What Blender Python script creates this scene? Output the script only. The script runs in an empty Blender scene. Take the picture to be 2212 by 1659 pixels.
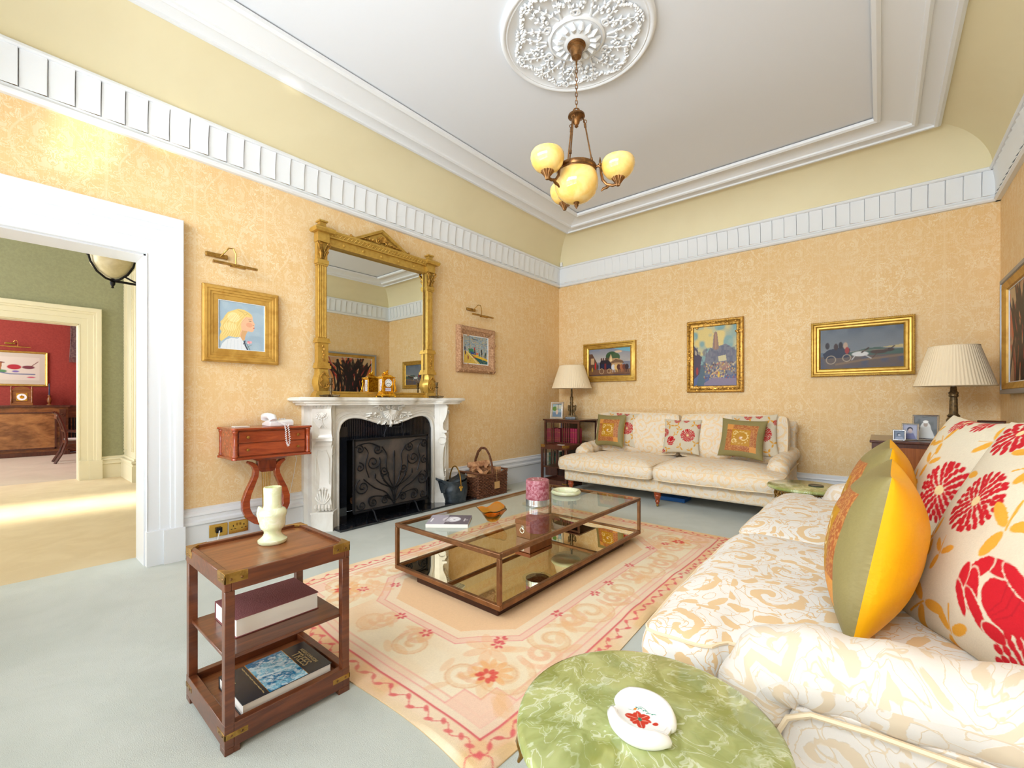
import bpy, math, random
import numpy as np
from mathutils import Vector, Matrix
random.seed(7); RNG = np.random.default_rng(7)
PI = math.pi
SC = bpy.context.scene
COL = SC.collection

# ------------------------------------------------------------------ colours
def lin(c):
    out = []
    for v in c[:3]:
        v = v / 255.0
        out.append(v / 12.92 if v <= 0.04045 else ((v + 0.055) / 1.055) ** 2.4)
    return out
def c4(c): return (*lin(c), 1.0)

# ------------------------------------------------------------------ node helper
class NT:
    def __init__(s, name):
        s.m = bpy.data.materials.new(name); s.m.use_nodes = True
        s.t = s.m.node_tree; s.b = s.t.nodes['Principled BSDF']
        s._tc = None
    def n(s, typ, ins=None, **at):
        nd = s.t.nodes.new(typ)
        for k, v in at.items(): setattr(nd, k, v)
        for k, v in (ins or {}).items(): s.put(nd.inputs[k], v)
        return nd
    def put(s, sock, v):
        if isinstance(v, bpy.types.NodeSocket): s.t.links.new(v, sock)
        else: sock.default_value = v
    def coord(s, kind='Object'):
        if s._tc is None: s._tc = s.n('ShaderNodeTexCoord')
        return s._tc.outputs[kind]
    def math(s, op, a, b=None, c=None, clamp=False):
        nd = s.n('ShaderNodeMath', operation=op, use_clamp=clamp)
        s.put(nd.inputs[0], a)
        if b is not None: s.put(nd.inputs[1], b)
        if c is not None: s.put(nd.inputs[2], c)
        return nd.outputs[0]
    def mapping(s, vec, scale=(1, 1, 1), loc=(0, 0, 0), rot=(0, 0, 0)):
        return s.n('ShaderNodeMapping', {'Vector': vec, 'Scale': scale, 'Location': loc, 'Rotation': rot}).outputs[0]
    def noise(s, vec, scale, detail=3, rough=.5, dist=0, out=0):
        return s.n('ShaderNodeTexNoise', {'Vector': vec, 'Scale': scale, 'Detail': detail, 'Roughness': rough, 'Distortion': dist}).outputs[out]
    def mix(s, f, a, b, blend='MIX'):
        nd = s.n('ShaderNodeMix', data_type='RGBA', blend_type=blend)
        s.put(nd.inputs[0], f); s.put(nd.inputs[6], a); s.put(nd.inputs[7], b)
        return nd.outputs[2]
    def ss(s, v, lo, hi, a=0., b=1.):
        return s.n('ShaderNodeMapRange', {'Value': v, 'From Min': lo, 'From Max': hi, 'To Min': a, 'To Max': b}, interpolation_type='SMOOTHSTEP').outputs[0]
    def sep(s, v):
        return s.n('ShaderNodeSeparateXYZ', {'Vector': v}).outputs
    def comb(s, x=0., y=0., z=0.):
        return s.n('ShaderNodeCombineXYZ', {'X': x, 'Y': y, 'Z': z}).outputs[0]
    def bump(s, h, strength=.3, dist=.01):
        nd = s.n('ShaderNodeBump', {'Height': h, 'Strength': strength, 'Distance': dist})
        s.put(s.b.inputs['Normal'], nd.outputs[0])
    def set(s, **k):
        for a, v in k.items():
            s.put(s.b.inputs[a.replace('_', ' ')], v)
        return s
    def base(s, v): s.put(s.b.inputs['Base Color'], v)

def plain(name, col, rough=.5, metal=0., bump=None, var=None, coat=0., **kw):
    """col sRGB 0-255; var=(col2, scale); bump=(scale, strength)"""
    T = NT(name)
    T.set(Roughness=rough, Metallic=metal)
    if coat: T.set(Coat_Weight=coat, Coat_Roughness=.08)
    for k, v in kw.items(): T.put(T.b.inputs[k.replace('_', ' ')], v)
    if var:
        f = T.ss(T.noise(T.coord(), var[1], 4, .6, .5), .35, .65)
        T.base(T.mix(f, c4(col), c4(var[0])))
    else: T.base(c4(col))
    if bump: T.bump(T.noise(T.coord(), bump[0], 4, .6), bump[1], .01)
    return T.m

def wood(name, c1, c2, rough=.3, coat=.3, scale=1., axis=1, streak=14):
    T = NT(name)
    sc = [scale * streak] * 3; sc[axis] = scale * 1.3
    v = T.mapping(T.coord(), tuple(sc))
    a = T.noise(v, 1.6, 5, .6, 1.2)
    b = T.noise(v, 7, 3, .6, .2)
    f = T.ss(T.math('ADD', T.math('MULTIPLY', a, .75), T.math('MULTIPLY', b, .25)), .32, .68)
    T.base(T.mix(f, c4(c1), c4(c2)))
    T.set(Roughness=rough, Coat_Weight=coat, Coat_Roughness=.12)
    T.bump(b, .04, .002)
    return T.m

def painted(name, rough=.6, bump=0., bscale=200., sheen=0.):
    T = NT(name)
    a = T.n('ShaderNodeAttribute', attribute_name='Col')
    T.base(a.outputs['Color']); T.set(Roughness=rough); T.put(T.b.inputs['Specular IOR Level'], .3)
    if sheen: T.set(Sheen_Weight=sheen)
    if bump: T.bump(T.noise(T.coord(), bscale, 3, .6), bump, .003)
    return T.m

# ------------------------------------------------------------------ mesh builder
class MB:
    def __init__(s):
        s.V = []; s.F = []; s.M = []; s.UV = {}; s.C = {}; s.mi = 0
    def add(s, vs, fs, uv=None, cols=None):
        b = len(s.V); s.V.extend([tuple(v) for v in vs]); f0 = len(s.F)
        for f in fs: s.F.append(tuple(b + i for i in f)); s.M.append(s.mi)
        if uv is not None:
            for k, u in enumerate(uv): s.UV[f0 + k] = u
        if cols is not None:
            for k, c in enumerate(cols): s.C[b + k] = c
        return s
    def box(s, x0, x1, y0, y1, z0, z1, R=None, top=None):
        """top=(dx,dy) shrinks the top rectangle"""
        dx, dy = top or (0, 0)
        vs = [(x0, y0, z0), (x1, y0, z0), (x1, y1, z0), (x0, y1, z0),
              (x0 + dx, y0 + dy, z1), (x1 - dx, y0 + dy, z1), (x1 - dx, y1 - dy, z1), (x0 + dx, y1 - dy, z1)]
        if R is not None: vs = [R @ Vector(v) for v in vs]
        return s.add(vs, [(0, 3, 2, 1), (4, 5, 6, 7), (0, 1, 5, 4), (1, 2, 6, 5), (2, 3, 7, 6), (3, 0, 4, 7)])
    def rings(s, rings, closed=True, caps=True, loop=False):
        n = len(rings[0]); vs = [v for r in rings for v in r]; fs = []
        m = len(rings)
        for i in range(m if loop else m - 1):
            for j in range(n if closed else n - 1):
                a = i * n + j; b = i * n + (j + 1) % n; i2 = (i + 1) % m
                fs.append((a, b, i2 * n + (j + 1) % n, i2 * n + j))
        if caps and not loop:
            fs.append(tuple(range(n - 1, -1, -1))); fs.append(tuple((m - 1) * n + k for k in range(n)))
        return s.add(vs, fs)
    def lathe(s, prof, c=(0, 0, 0), n=24, flute=0, fn=8, sx=1., sy=1., R=None):
        rs = []
        for r, z in prof:
            ring = []
            for k in range(n):
                a = 2 * PI * k / n
                rr = max(r, 1e-5) * (1 + flute * math.cos(a * fn))
                v = Vector((rr * math.cos(a) * sx, rr * math.sin(a) * sy, z))
                if R is not None: v = R @ v
                ring.append((c[0] + v.x, c[1] + v.y, c[2] + v.z))
            rs.append(ring)
        return s.rings(rs)
    def tube(s, pts, r, n=8, closed=False, sx=1.):
        pts = [Vector(p) for p in pts]; m = len(pts); rs = []
        up = None
        for i, p in enumerate(pts):
            if closed: t = pts[(i + 1) % m] - pts[i - 1]
            else: t = pts[min(i + 1, m - 1)] - pts[max(i - 1, 0)]
            if t.length < 1e-9: t = Vector((0, 0, 1))
            t.normalize()
            if up is None:
                up = Vector((0, 0, 1)) if abs(t.z) < .9 else Vector((1, 0, 0))
            a = up - t * up.dot(t)
            if a.length < 1e-6: a = t.orthogonal()
            a.normalize(); up = a; b = t.cross(a)
            rr = r[i] if isinstance(r, (list, tuple)) else r
            rs.append([tuple(p + a * (rr * math.cos(2 * PI * k / n)) + b * (rr * sx * math.sin(2 * PI * k / n))) for k in range(n)])
        return s.rings(rs, loop=closed)
    def cyl(s, p0, p1, r0, r1=None, n=16):
        return s.tube([p0, p1], [r0, r0 if r1 is None else r1], n)
    def sph(s, c, r, n=14, m=8, R=None):
        if not isinstance(r, (tuple, list)): r = (r, r, r)
        rs = []
        for i in range(m + 1):
            ph = PI * i / m; q = max(math.sin(ph), 1e-3)
            ring = []
            for k in range(n):
                v = Vector((r[0] * q * math.cos(2 * PI * k / n), r[1] * q * math.sin(2 * PI * k / n), -r[2] * math.cos(ph)))
                if R is not None: v = R @ v
                ring.append((c[0] + v.x, c[1] + v.y, c[2] + v.z))
            rs.append(ring)
        return s.rings(rs)
    def torus(s, c, R0, r, n=28, m=8, axis='z'):
        pts = []
        for k in range(n):
            a = 2 * PI * k / n; u, v = R0 * math.cos(a), R0 * math.sin(a)
            pts.append({'z': (c[0] + u, c[1] + v, c[2]), 'y': (c[0] + u, c[1], c[2] + v), 'x': (c[0], c[1] + u, c[2] + v)}[axis])
        return s.tube(pts, r, m, closed=True)
    def prism(s, poly, a0, a1, axis='y'):
        """extrude 2-D polygon between a0 and a1 along axis (other two axes in xyz order)"""
        f = {'y': lambda p, a: (p[0], a, p[1]), 'x': lambda p, a: (a, p[0], p[1]), 'z': lambda p, a: (p[0], p[1], a)}[axis]
        return s.rings([[f(p, a0) for p in poly], [f(p, a1) for p in poly]])
    def grid(s, P, img=None, uv=None, cu=False, cv=False, flip=False):
        """P array (nv,nu,3)"""
        nv, nu = P.shape[:2]; b = len(s.V)
        vs = [tuple(p) for p in P.reshape(-1, 3).tolist()]
        fs = []
        for i in range(nv if cv else nv - 1):
            for j in range(nu if cu else nu - 1):
                q = (i * nu + j, i * nu + (j + 1) % nu, ((i + 1) % nv) * nu + (j + 1) % nu, ((i + 1) % nv) * nu + j)
                fs.append(q[::-1] if flip else q)
        uvs = None
        if uv is not None:
            U = uv.reshape(-1, 2).tolist(); uvs = [[U[k] for k in f] for f in fs]
        cols = None
        if img is not None: cols = img.sample(nu, nv).reshape(-1, 3).tolist()
        return s.add(vs, fs, uvs, cols)
    def xf(s, Mx, v0=0):
        s.V[v0:] = [tuple(Mx @ Vector(v)) for v in s.V[v0:]]; return s

def rot(ax=0, ay=0, az=0):
    return Matrix.Rotation(az, 4, 'Z') @ Matrix.Rotation(ay, 4, 'Y') @ Matrix.Rotation(ax, 4, 'X')
def rxy(cx=0, cy=0, cz=0, ax=0, ay=0, az=0):
    return Matrix.Translation((cx, cy, cz)) @ rot(ax, ay, az)

def obj(name, mb, mats, parent=None, smooth=35, bevel=0, seg=2, sub=0, boxuv=False, kind=None, label=None, cat=None, group=None, loc=None, solid=0):
    if not isinstance(mats, (list, tuple)): mats = [mats]
    me = bpy.data.meshes.new(name)
    me.from_pydata(mb.V, [], mb.F)
    for m in mats: me.materials.append(m)
    if any(mb.M): me.polygons.foreach_set('material_index', mb.M)
    if boxuv or mb.UV:
        uvl = me.uv_layers.new(name='UVMap')
        n = len(me.loops); co = np.zeros(len(me.vertices) * 3); me.vertices.foreach_get('co', co); co = co.reshape(-1, 3)
        vi = np.zeros(n, int); me.loops.foreach_get('vertex_index', vi)
        nr = np.zeros(len(me.polygons) * 3); me.polygons.foreach_get('normal', nr); nr = np.abs(nr.reshape(-1, 3))
        tot = np.zeros(len(me.polygons), int); me.polygons.foreach_get('loop_total', tot)
        ax = np.repeat(nr.argmax(1), tot); p = co[vi]
        uv = np.zeros((n, 2))
        uv[ax == 2] = p[ax == 2][:, [0, 1]]; uv[ax == 1] = p[ax == 1][:, [0, 2]]; uv[ax == 0] = p[ax == 0][:, [1, 2]]
        if mb.UV:
            st = np.zeros(len(me.polygons), int); me.polygons.foreach_get('loop_start', st)
            for f, u in mb.UV.items():
                uv[st[f]:st[f] + len(u)] = u
        uvl.data.foreach_set('uv', uv.ravel())
    if mb.C:
        at = me.color_attributes.new(name='Col', type='FLOAT_COLOR', domain='POINT')
        a = np.ones((len(me.vertices), 4))
        idx = np.fromiter(mb.C.keys(), int); a[idx, :3] = np.array(list(mb.C.values()))
        at.data.foreach_set('color', a.ravel())
    me.validate()
    if smooth:
        me.polygons.foreach_set('use_smooth', [True] * len(me.polygons))
        me.set_sharp_from_angle(angle=math.radians(smooth))
    me.update()
    o = bpy.data.objects.new(name, me); COL.objects.link(o)
    if parent: o.parent = parent
    if loc: o.location = loc
    if solid:
        md = o.modifiers.new('sol', 'SOLIDIFY'); md.thickness = solid; md.offset = 0
    if bevel:
        md = o.modifiers.new('bev', 'BEVEL'); md.width = bevel; md.segments = seg; md.limit_method = 'ANGLE'; md.angle_limit = math.radians(40); md.harden_normals = False
    if sub:
        md = o.modifiers.new('sub', 'SUBSURF'); md.levels = sub; md.render_levels = sub
    if kind: o['kind'] = kind
    if label: o['label'] = label
    if cat: o['category'] = cat
    if group: o['group'] = group
    return o

def thing(name, label, cat, loc=(0, 0, 0), rz=0., group=None, rot3=None):
    o = bpy.data.objects.new(name, None); COL.objects.link(o)
    o.empty_display_size = .1
    o.location = loc; o.rotation_euler = rot3 or (0, 0, rz)
    o['label'] = label; o['category'] = cat
    if group: o['group'] = group
    return o
def struct(name, mb, mats, **k):
    return obj(name, mb, mats, kind='structure', **k)
def dup(root, loc, rz=0., label=None, group=None, rot3=None, scale=None):
    r = root.copy(); COL.objects.link(r); r.location = loc; r.rotation_euler = rot3 or (0, 0, rz)
    if scale: r.scale = scale
    if label: r['label'] = label
    if group: r['group'] = group
    for ch in list(root.children):
        c = ch.copy(); COL.objects.link(c); c.parent = r
        for g in ch.children:
            d = g.copy(); COL.objects.link(d); d.parent = c
    return r

def text_mb(txt, size, mb=None, Mx=None, depth=.0004, sp=1., sx=1.):
    cu = bpy.data.curves.new('t', 'FONT'); cu.body = txt; cu.size = size; cu.extrude = depth
    cu.align_x = 'CENTER'; cu.align_y = 'CENTER'; cu.space_character = sp
    o = bpy.data.objects.new('t', cu); COL.objects.link(o)
    dg = bpy.context.evaluated_depsgraph_get(); dg.update()
    me = o.evaluated_get(dg).to_mesh()
    vs = [(v.co.x * sx, v.co.y, v.co.z) for v in me.vertices]; fs = [tuple(p.vertices) for p in me.polygons]
    o.evaluated_get(dg).to_mesh_clear()
    bpy.data.objects.remove(o); bpy.data.curves.remove(cu)
    mb = mb or MB(); v0 = len(mb.V); mb.add(vs, fs)
    if Mx is not None: mb.xf(Mx, v0)
    return mb

# ------------------------------------------------------------------ painter (colours carried by mesh vertices)
class Img:
    """x 0..1 left to right, y 0..asp top to bottom"""
    def __init__(s, w, asp, bg, fac=1):
        s.w = w; s.h = max(2, int(round(w * asp))); s.asp = asp
        s.a = np.zeros((s.h, s.w, 3)) + np.array(lin(bg))
        s.x = (np.arange(s.w)) / (s.w - 1); s.y = (np.arange(s.h)) / (s.h - 1) * asp
        s.px = 1. / s.w
    def _bb(s, x0, x1, y0, y1):
        i0 = max(0, int(x0 * (s.w - 1)) - 1); i1 = min(s.w, int(x1 * (s.w - 1)) + 3)
        j0 = max(0, int(y0 / s.asp * (s.h - 1)) - 1); j1 = min(s.h, int(y1 / s.asp * (s.h - 1)) + 3)
        return i0, max(i0, i1), j0, max(j0, j1)
    def _bl(s, bb, m, c, al):
        i0, i1, j0, j1 = bb
        m = (np.clip(m, 0, 1) * al)[..., None]
        s.a[j0:j1, i0:i1] = s.a[j0:j1, i0:i1] * (1 - m) + np.array(lin(c)) * m
    def ell(s, cx, cy, rx, ry, c, al=1, rot=0, soft=1.):
        R = max(rx, ry) * 1.1 + s.px * 2; bb = s._bb(cx - R, cx + R, cy - R, cy + R)
        X, Y = np.meshgrid(s.x[bb[0]:bb[1]] - cx, s.y[bb[2]:bb[3]] - cy)
        ca, sa = math.cos(rot), math.sin(rot)
        U = X * ca + Y * sa; W = -X * sa + Y * ca
        d = (1 - np.sqrt((U / rx) ** 2 + (W / ry) ** 2)) * min(rx, ry)
        s._bl(bb, d / (s.px * soft) + .5, c, al)
    def ring(s, cx, cy, r, w, c, al=1):
        R = r + w + s.px * 2; bb = s._bb(cx - R, cx + R, cy - R, cy + R)
        X, Y = np.meshgrid(s.x[bb[0]:bb[1]] - cx, s.y[bb[2]:bb[3]] - cy)
        d = w / 2 - np.abs(np.hypot(X, Y) - r)
        s._bl(bb, d / s.px + .5, c, al)
    def poly(s, P, c, al=1):
        P = np.array(P, float); bb = s._bb(P[:, 0].min(), P[:, 0].max(), P[:, 1].min(), P[:, 1].max())
        X, Y = np.meshgrid(s.x[bb[0]:bb[1]], s.y[bb[2]:bb[3]])
        ins = np.zeros(X.shape, bool); n = len(P)
        for i in range(n):
            x1, y1 = P[i]; x2, y2 = P[(i + 1) % n]
            if y1 == y2: continue
            ins ^= ((Y < y1) != (Y < y2)) & (X < (x2 - x1) * (Y - y1) / (y2 - y1) + x1)
        s._bl(bb, ins.astype(float), c, al)
    def rect(s, x0, y0, x1, y1, c, al=1): s.poly([(x0, y0), (x1, y0), (x1, y1), (x0, y1)], c, al)
    def line(s, P, w, c, al=1, taper=False):
        P = np.array(P, float)
        for k in range(len(P) - 1):
            (x1, y1), (x2, y2) = P[k], P[k + 1]
            ww = w * (1 - k / (len(P) - 1)) + w * .2 if taper else w
            bb = s._bb(min(x1, x2) - ww, max(x1, x2) + ww, min(y1, y2) - ww, max(y1, y2) + ww)
            X, Y = np.meshgrid(s.x[bb[0]:bb[1]], s.y[bb[2]:bb[3]])
            dx, dy = x2 - x1, y2 - y1; L = dx * dx + dy * dy + 1e-12
            t = np.clip(((X - x1) * dx + (Y - y1) * dy) / L, 0, 1)
            d = np.hypot(X - x1 - t * dx, Y - y1 - t * dy)
            s._bl(bb, (ww / 2 - d) / s.px + .5, c, al)
    def field(s, cells, seed=0):
        r = np.random.default_rng(seed); cy = max(2, int(cells * s.asp)) + 2
        g = r.random((cy, cells + 2))
        xi = s.x * cells; yi = s.y / s.asp * (cy - 2)
        x0 = xi.astype(int); y0 = yi.astype(int); fx = xi - x0; fy = yi - y0
        fx = fx * fx * (3 - 2 * fx); fy = fy * fy * (3 - 2 * fy)
        a = g[np.ix_(y0, x0)]; b = g[np.ix_(y0, x0 + 1)]; c = g[np.ix_(y0 + 1, x0)]; d = g[np.ix_(y0 + 1, x0 + 1)]
        fx = fx[None]; fy = fy[:, None]
        return (a * (1 - fx) + b * fx) * (1 - fy) + (c * (1 - fx) + d * fx) * fy
    def mottle(s, cells, c, al, seed=0, thr=.5, w=.25, y0=0, y1=9, x0=-1, x1=9):
        m = np.clip((s.field(cells, seed) - thr) / w, 0, 1) * ((s.y >= y0) & (s.y <= y1))[:, None] * ((s.x >= x0) & (s.x <= x1))[None]
        s._bl((0, s.w, 0, s.h), m, c, al)
    def vgrad(s, y0, c0, y1, c1):
        t = np.clip((s.y - y0) / (y1 - y0), 0, 1); k = (s.y >= y0) & (s.y <= y1)
        g = np.array(lin(c0))[None] * (1 - t[:, None]) + np.array(lin(c1))[None] * t[:, None]
        s.a[k] = g[k][:, None, :]
    def grain(s, amp, seed=3):
        r = np.random.default_rng(seed); s.a *= 1 + amp * (r.random((s.h, s.w, 1)) - .5)
        return s
    def sample(s, nu, nv):
        """rows bottom to top to match grids built upwards"""
        j = np.clip(np.round(np.linspace(s.h - 1, 0, nv)).astype(int), 0, s.h - 1)
        i = np.round(np.linspace(0, s.w - 1, nu)).astype(int)
        return s.a[np.ix_(j, i)]

def canvas(name, img, w, h, y, mat, parent, cx=0, cz=0, z=None):
    """painted flat panel facing -y"""
    nu, nv = img.w, img.h
    X, Z = np.meshgrid(np.linspace(-w / 2, w / 2, nu) + cx, np.linspace(-h / 2, h / 2, nv) + cz)
    P = np.stack([X, np.zeros_like(X) + y, Z], -1)
    mb = MB().grid(P, img)
    return obj(name, mb, mat, parent, smooth=0)
# ------------------------------------------------------------------ materials
def wallpaper(name, axis, c1=(229, 190, 130), c2=(243, 226, 192)):
    T = NT(name); x, y, z = T.sep(T.coord())
    h = x if axis == 'x' else y
    u = T.math('PINGPONG', h, .265)
    per = .62
    ang = T.math('MULTIPLY', z, 2 * PI / per)
    vec = T.comb(T.math('MULTIPLY', u, 11.), T.math('MULTIPLY', T.math('COSINE', ang), 1.05), T.math('MULTIPLY', T.math('SINE', ang), 1.05))
    n1 = T.noise(vec, 1.7, 2, .5, .7)
    n2 = T.noise(vec, 2.6, 2, .5, .5)
    line1 = T.ss(T.math('ABSOLUTE', T.math('SUBTRACT', n1, .52)), .008, .026, 1., 0.)
    blob = T.ss(n1, .58, .62)
    line2 = T.ss(T.math('ABSOLUTE', T.math('SUBTRACT', n2, .45)), .006, .03, 1., 0.)
    stem = T.ss(u, .004, .012, 1., 0.)
    wob = T.ss(T.math('ABSOLUTE', T.math('SUBTRACT', u, T.math('ADD', .14, T.math('MULTIPLY', .07, T.math('SINE', ang))))), .002, .01, 1., 0.)
    vert = T.noise(T.mapping(T.coord(), (260, 260, 5)), 1, 2, .5)
    m = T.math('MAXIMUM', T.math('MAXIMUM', line1, T.math('MULTIPLY', blob, .75)), T.math('MAXIMUM', T.math('MULTIPLY', line2, .7), T.math('MULTIPLY', stem, .5)))
    m = T.math('MAXIMUM', m, T.math('MULTIPLY', wob, .6))
    worn = T.ss(T.noise(T.coord(), 2.2, 3, .6), .3, .7, .45, .95)
    m = T.math('MULTIPLY', m, worn)
    m = T.math('ADD', T.math('MULTIPLY', m, .8), T.math('MULTIPLY', T.ss(vert, .35, .7), .18), clamp=True)
    col = T.mix(m, c4(c1), c4(c2))
    big = T.ss(T.noise(T.coord(), .9, 3, .6), .3, .75)
    col = T.mix(T.math('MULTIPLY', big, .35), col, c4((238, 210, 164)))
    T.base(col); T.set(Roughness=.7)
    return T.m

def damask(name, gold=(236, 200, 150), white=(236, 228, 216), cell=.21, wr=.35, bias=0.):
    T = NT(name); uv = T.coord('UV')
    warp = T.noise(uv, 5, 2, .5, out=1)
    wv = T.n('ShaderNodeVectorMath', {0: warp, 1: (.5, .5, .5)}, operation='SUBTRACT').outputs[0]
    wv = T.n('ShaderNodeVectorMath', {0: wv, 'Scale': .07}, operation='SCALE').outputs[0]
    p = T.n('ShaderNodeVectorMath', {0: uv, 1: wv}, operation='ADD').outputs[0]
    vo = T.n('ShaderNodeTexVoronoi', {'Vector': p, 'Scale': 1 / cell, 'Randomness': .75}, voronoi_dimensions='2D', feature='F1')
    d = T.n('ShaderNodeVectorMath', {0: p, 1: vo.outputs['Position']}, operation='SUBTRACT').outputs[0]
    x, y, z = T.sep(d); r = T.math('SQRT', T.math('ADD', T.math('MULTIPLY', x, x), T.math('MULTIPLY', y, y)))
    th = T.math('ARCTAN2', y, x)
    hs = T.sep(vo.outputs['Color'])
    sg = T.math('SUBTRACT', T.math('MULTIPLY', T.math('GREATER_THAN', hs[0], .5), 2.), 1.)
    ph = T.math('MULTIPLY', hs[1], 6.28)
    sp = T.math('SINE', T.math('ADD', T.math('ADD', T.math('MULTIPLY', th, sg), T.math('MULTIPLY', r, 100. * .2 / cell)), ph))
    leaf = T.math('SINE', T.math('ADD', T.math('MULTIPLY', th, 9.), T.math('MULTIPLY', r, 60.)))
    outer = T.ss(r, cell * .26, cell * .42)
    sp2 = T.math('ADD', sp, T.math('MULTIPLY', T.math('MULTIPLY', leaf, outer), .55))
    fine = T.noise(p, 26, 3, .6, .6)
    big = T.noise(p, 7.5, 2, .5, 1.2)
    sp2 = T.math('ADD', sp2, T.math('MULTIPLY', T.math('SUBTRACT', fine, .5), 1.1))
    sp2 = T.math('ADD', sp2, T.math('MULTIPLY', T.math('SUBTRACT', big, .5), 2.2))
    m = T.ss(sp2, -.55 + bias, -.38 + bias)
    ln = T.ss(T.math('ABSOLUTE', T.math('SUBTRACT', big, .52)), .006, .016)
    ln2 = T.ss(T.math('ABSOLUTE', T.math('SUBTRACT', sp2, .6)), .03, .09)
    m = T.math('MULTIPLY', m, T.math('MULTIPLY', ln, ln2))
    weave = T.noise(T.mapping(uv, (900, 160, 1)), 1, 1, .5)
    col = T.mix(m, c4(gold), c4(white))
    col = T.mix(T.math('MULTIPLY', T.ss(weave, .3, .7), .12), col, c4((214, 196, 170)))
    T.base(col); T.set(Roughness=.75, Sheen_Weight=.15)
    wrk = T.noise(T.mapping(T.coord(), (1, 1, 1)), 3.2, 3, .55, .6)
    hgt = T.math('ADD', T.math('MULTIPLY', wrk, wr * 2), T.math('MULTIPLY', m, .05))
    T.bump(hgt, .35, .03)
    return T.m

def marble(name, base=(240, 238, 232), vein=(224, 218, 208), scale=1.2, rough=.22):
    T = NT(name)
    n = T.noise(T.coord(), scale, 6, .6, 1.6)
    l = T.ss(T.math('ABSOLUTE', T.math('SUBTRACT', n, .5)), .0, .09, 1., 0.)
    T.base(T.mix(T.math('MULTIPLY', l, .45), c4(base), c4(vein))); T.set(Roughness=rough, Coat_Weight=.2)
    return T.m

def onyx(name, c1=(138, 148, 78), c2=(182, 190, 128), c3=(222, 230, 204), scale=5.):
    T = NT(name)
    w = T.noise(T.coord(), scale * .6, 3, .6, 1.5, out=1)
    v = T.n('ShaderNodeVectorMath', {0: w, 'Scale': .22}, operation='SCALE').outputs[0]
    p = T.n('ShaderNodeVectorMath', {0: T.coord(), 1: v}, operation='ADD').outputs[0]
    a = T.noise(p, scale * 1.2, 4, .5, 1.2)
    b = T.noise(p, scale * 1.9, 4, .5, 1.6)
    col = T.mix(T.ss(a, .34, .66), c4(c1), c4(c2))
    ed = T.ss(T.math('ABSOLUTE', T.math('SUBTRACT', b, .5)), .0, .032, 1., 0.)
    pl = T.ss(T.noise(p, scale * .9, 5, .65, 2.), .58, .68)
    col = T.mix(T.math('MULTIPLY', ed, T.ss(a, .35, .6, .15, .75)), col, c4(c3))
    col = T.mix(T.math('MULTIPLY', pl, .55), col, c4((205, 216, 185)))
    T.base(col); T.set(Roughness=.12, Coat_Weight=.5, Subsurface_Weight=.08)
    return T.m

def carpet(name, c1, c2, sc=1.):
    T = NT(name)
    a = T.noise(T.coord(), 1.7 * sc, 4, .6, .6); b = T.noise(T.coord(), 260, 2, .6); c = T.noise(T.coord(), 9, 3, .6)
    col = T.mix(T.ss(a, .35, .65), c4(c1), c4(c2))
    col = T.mix(T.math('MULTIPLY', T.ss(b, .35, .65), .25), col, c4([v * .86 for v in c1]))
    col = T.mix(T.math('MULTIPLY', T.ss(c, .45, .7), .12), col, c4([v * .9 for v in c1]))
    T.base(col); T.set(Roughness=.95, Sheen_Weight=.2)
    T.bump(b, .5, .004)
    return T.m

def gilt(name, c1=(190, 148, 62), c2=(120, 84, 30), rough=.38, bs=60, bst=.25, metal=.75):
    T = NT(name)
    n = T.noise(T.coord(), bs, 4, .6, .4)
    T.base(T.mix(T.ss(n, .3, .6), c4(c2), c4(c1))); T.set(Roughness=rough, Metallic=metal)
    T.bump(n, bst, .004)
    return T.m

M = {}
M['paper_y'] = wallpaper('wallpaper_side', 'y')
M['paper_x'] = wallpaper('wallpaper_back', 'x')
M['white'] = plain('white_gloss_paint', (229, 232, 236), .35, bump=(3, .02))
M['plaster'] = plain('white_plaster', (232, 235, 238), .6)
M['ceiling'] = plain('ceiling_paint', (226, 230, 236), .8)
M['cove'] = plain('cove_cream_paint', (232, 222, 186), .75, var=((228, 217, 180), .8))
M['carpet'] = carpet('pale_green_grey_carpet', (200, 205, 198), (190, 196, 188))
M['hall_carpet'] = carpet('hall_sand_carpet', (216, 196, 152), (208, 186, 140), 2)
M['red_carpet'] = carpet('beige_carpet', (196, 180, 150), (186, 170, 140))
M['green_wall'] = plain('green_wallcovering', (154, 156, 124), .85, bump=(120, .15), var=((146, 148, 118), 30))
M['red_wall'] = plain('red_wallcovering', (160, 62, 48), .8, bump=(140, .15), var=((148, 54, 42), 30))
M['cream'] = plain('cream_gloss_paint', (226, 220, 194), .4)
M['mirror'] = plain('mirror_glass', (232, 234, 226), .0, 1.)
M['tint_mirror'] = plain('tinted_mirror', (232, 220, 186), .01, 1.)
M['gilt'] = gilt('antique_gilt', (206, 168, 82), (190, 150, 68), .38, 20, .03, .6)
M['gilt_dk'] = gilt('carved_antique_gilt', (204, 156, 70), (132, 92, 38), .42, 45, .5, .6)
M['gilt_flat'] = gilt('dull_gold_paint', (206, 162, 78), (182, 136, 56), .5, 9, .05, .35)
M['gilt_bright'] = gilt('bright_gilt_bronze', (250, 190, 50), (190, 120, 16), .22, 50, .2, .8)
M['brass'] = plain('polished_brass', (214, 172, 84), .2, .95)
M['brass_old'] = plain('aged_brass', (184, 144, 74), .32, .85, var=((150, 112, 52), 25))
M['bronze'] = plain('bronze', (146, 104, 62), .35, .85, var=((110, 78, 48), 30))
M['silver'] = plain('silver_metal', (216, 218, 222), .2, .9)
M['oak_frame'] = plain('bleached_carved_wood', (202, 160, 122), .7, bump=(80, .8), var=((168, 122, 86), 50))
M['mahog'] = wood('mahogany', (82, 40, 22), (120, 64, 34), .3, .35, axis=1)
M['mahog_top'] = wood('mahogany_top', (112, 60, 30), (154, 92, 50), .32, .3, axis=1)
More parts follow.
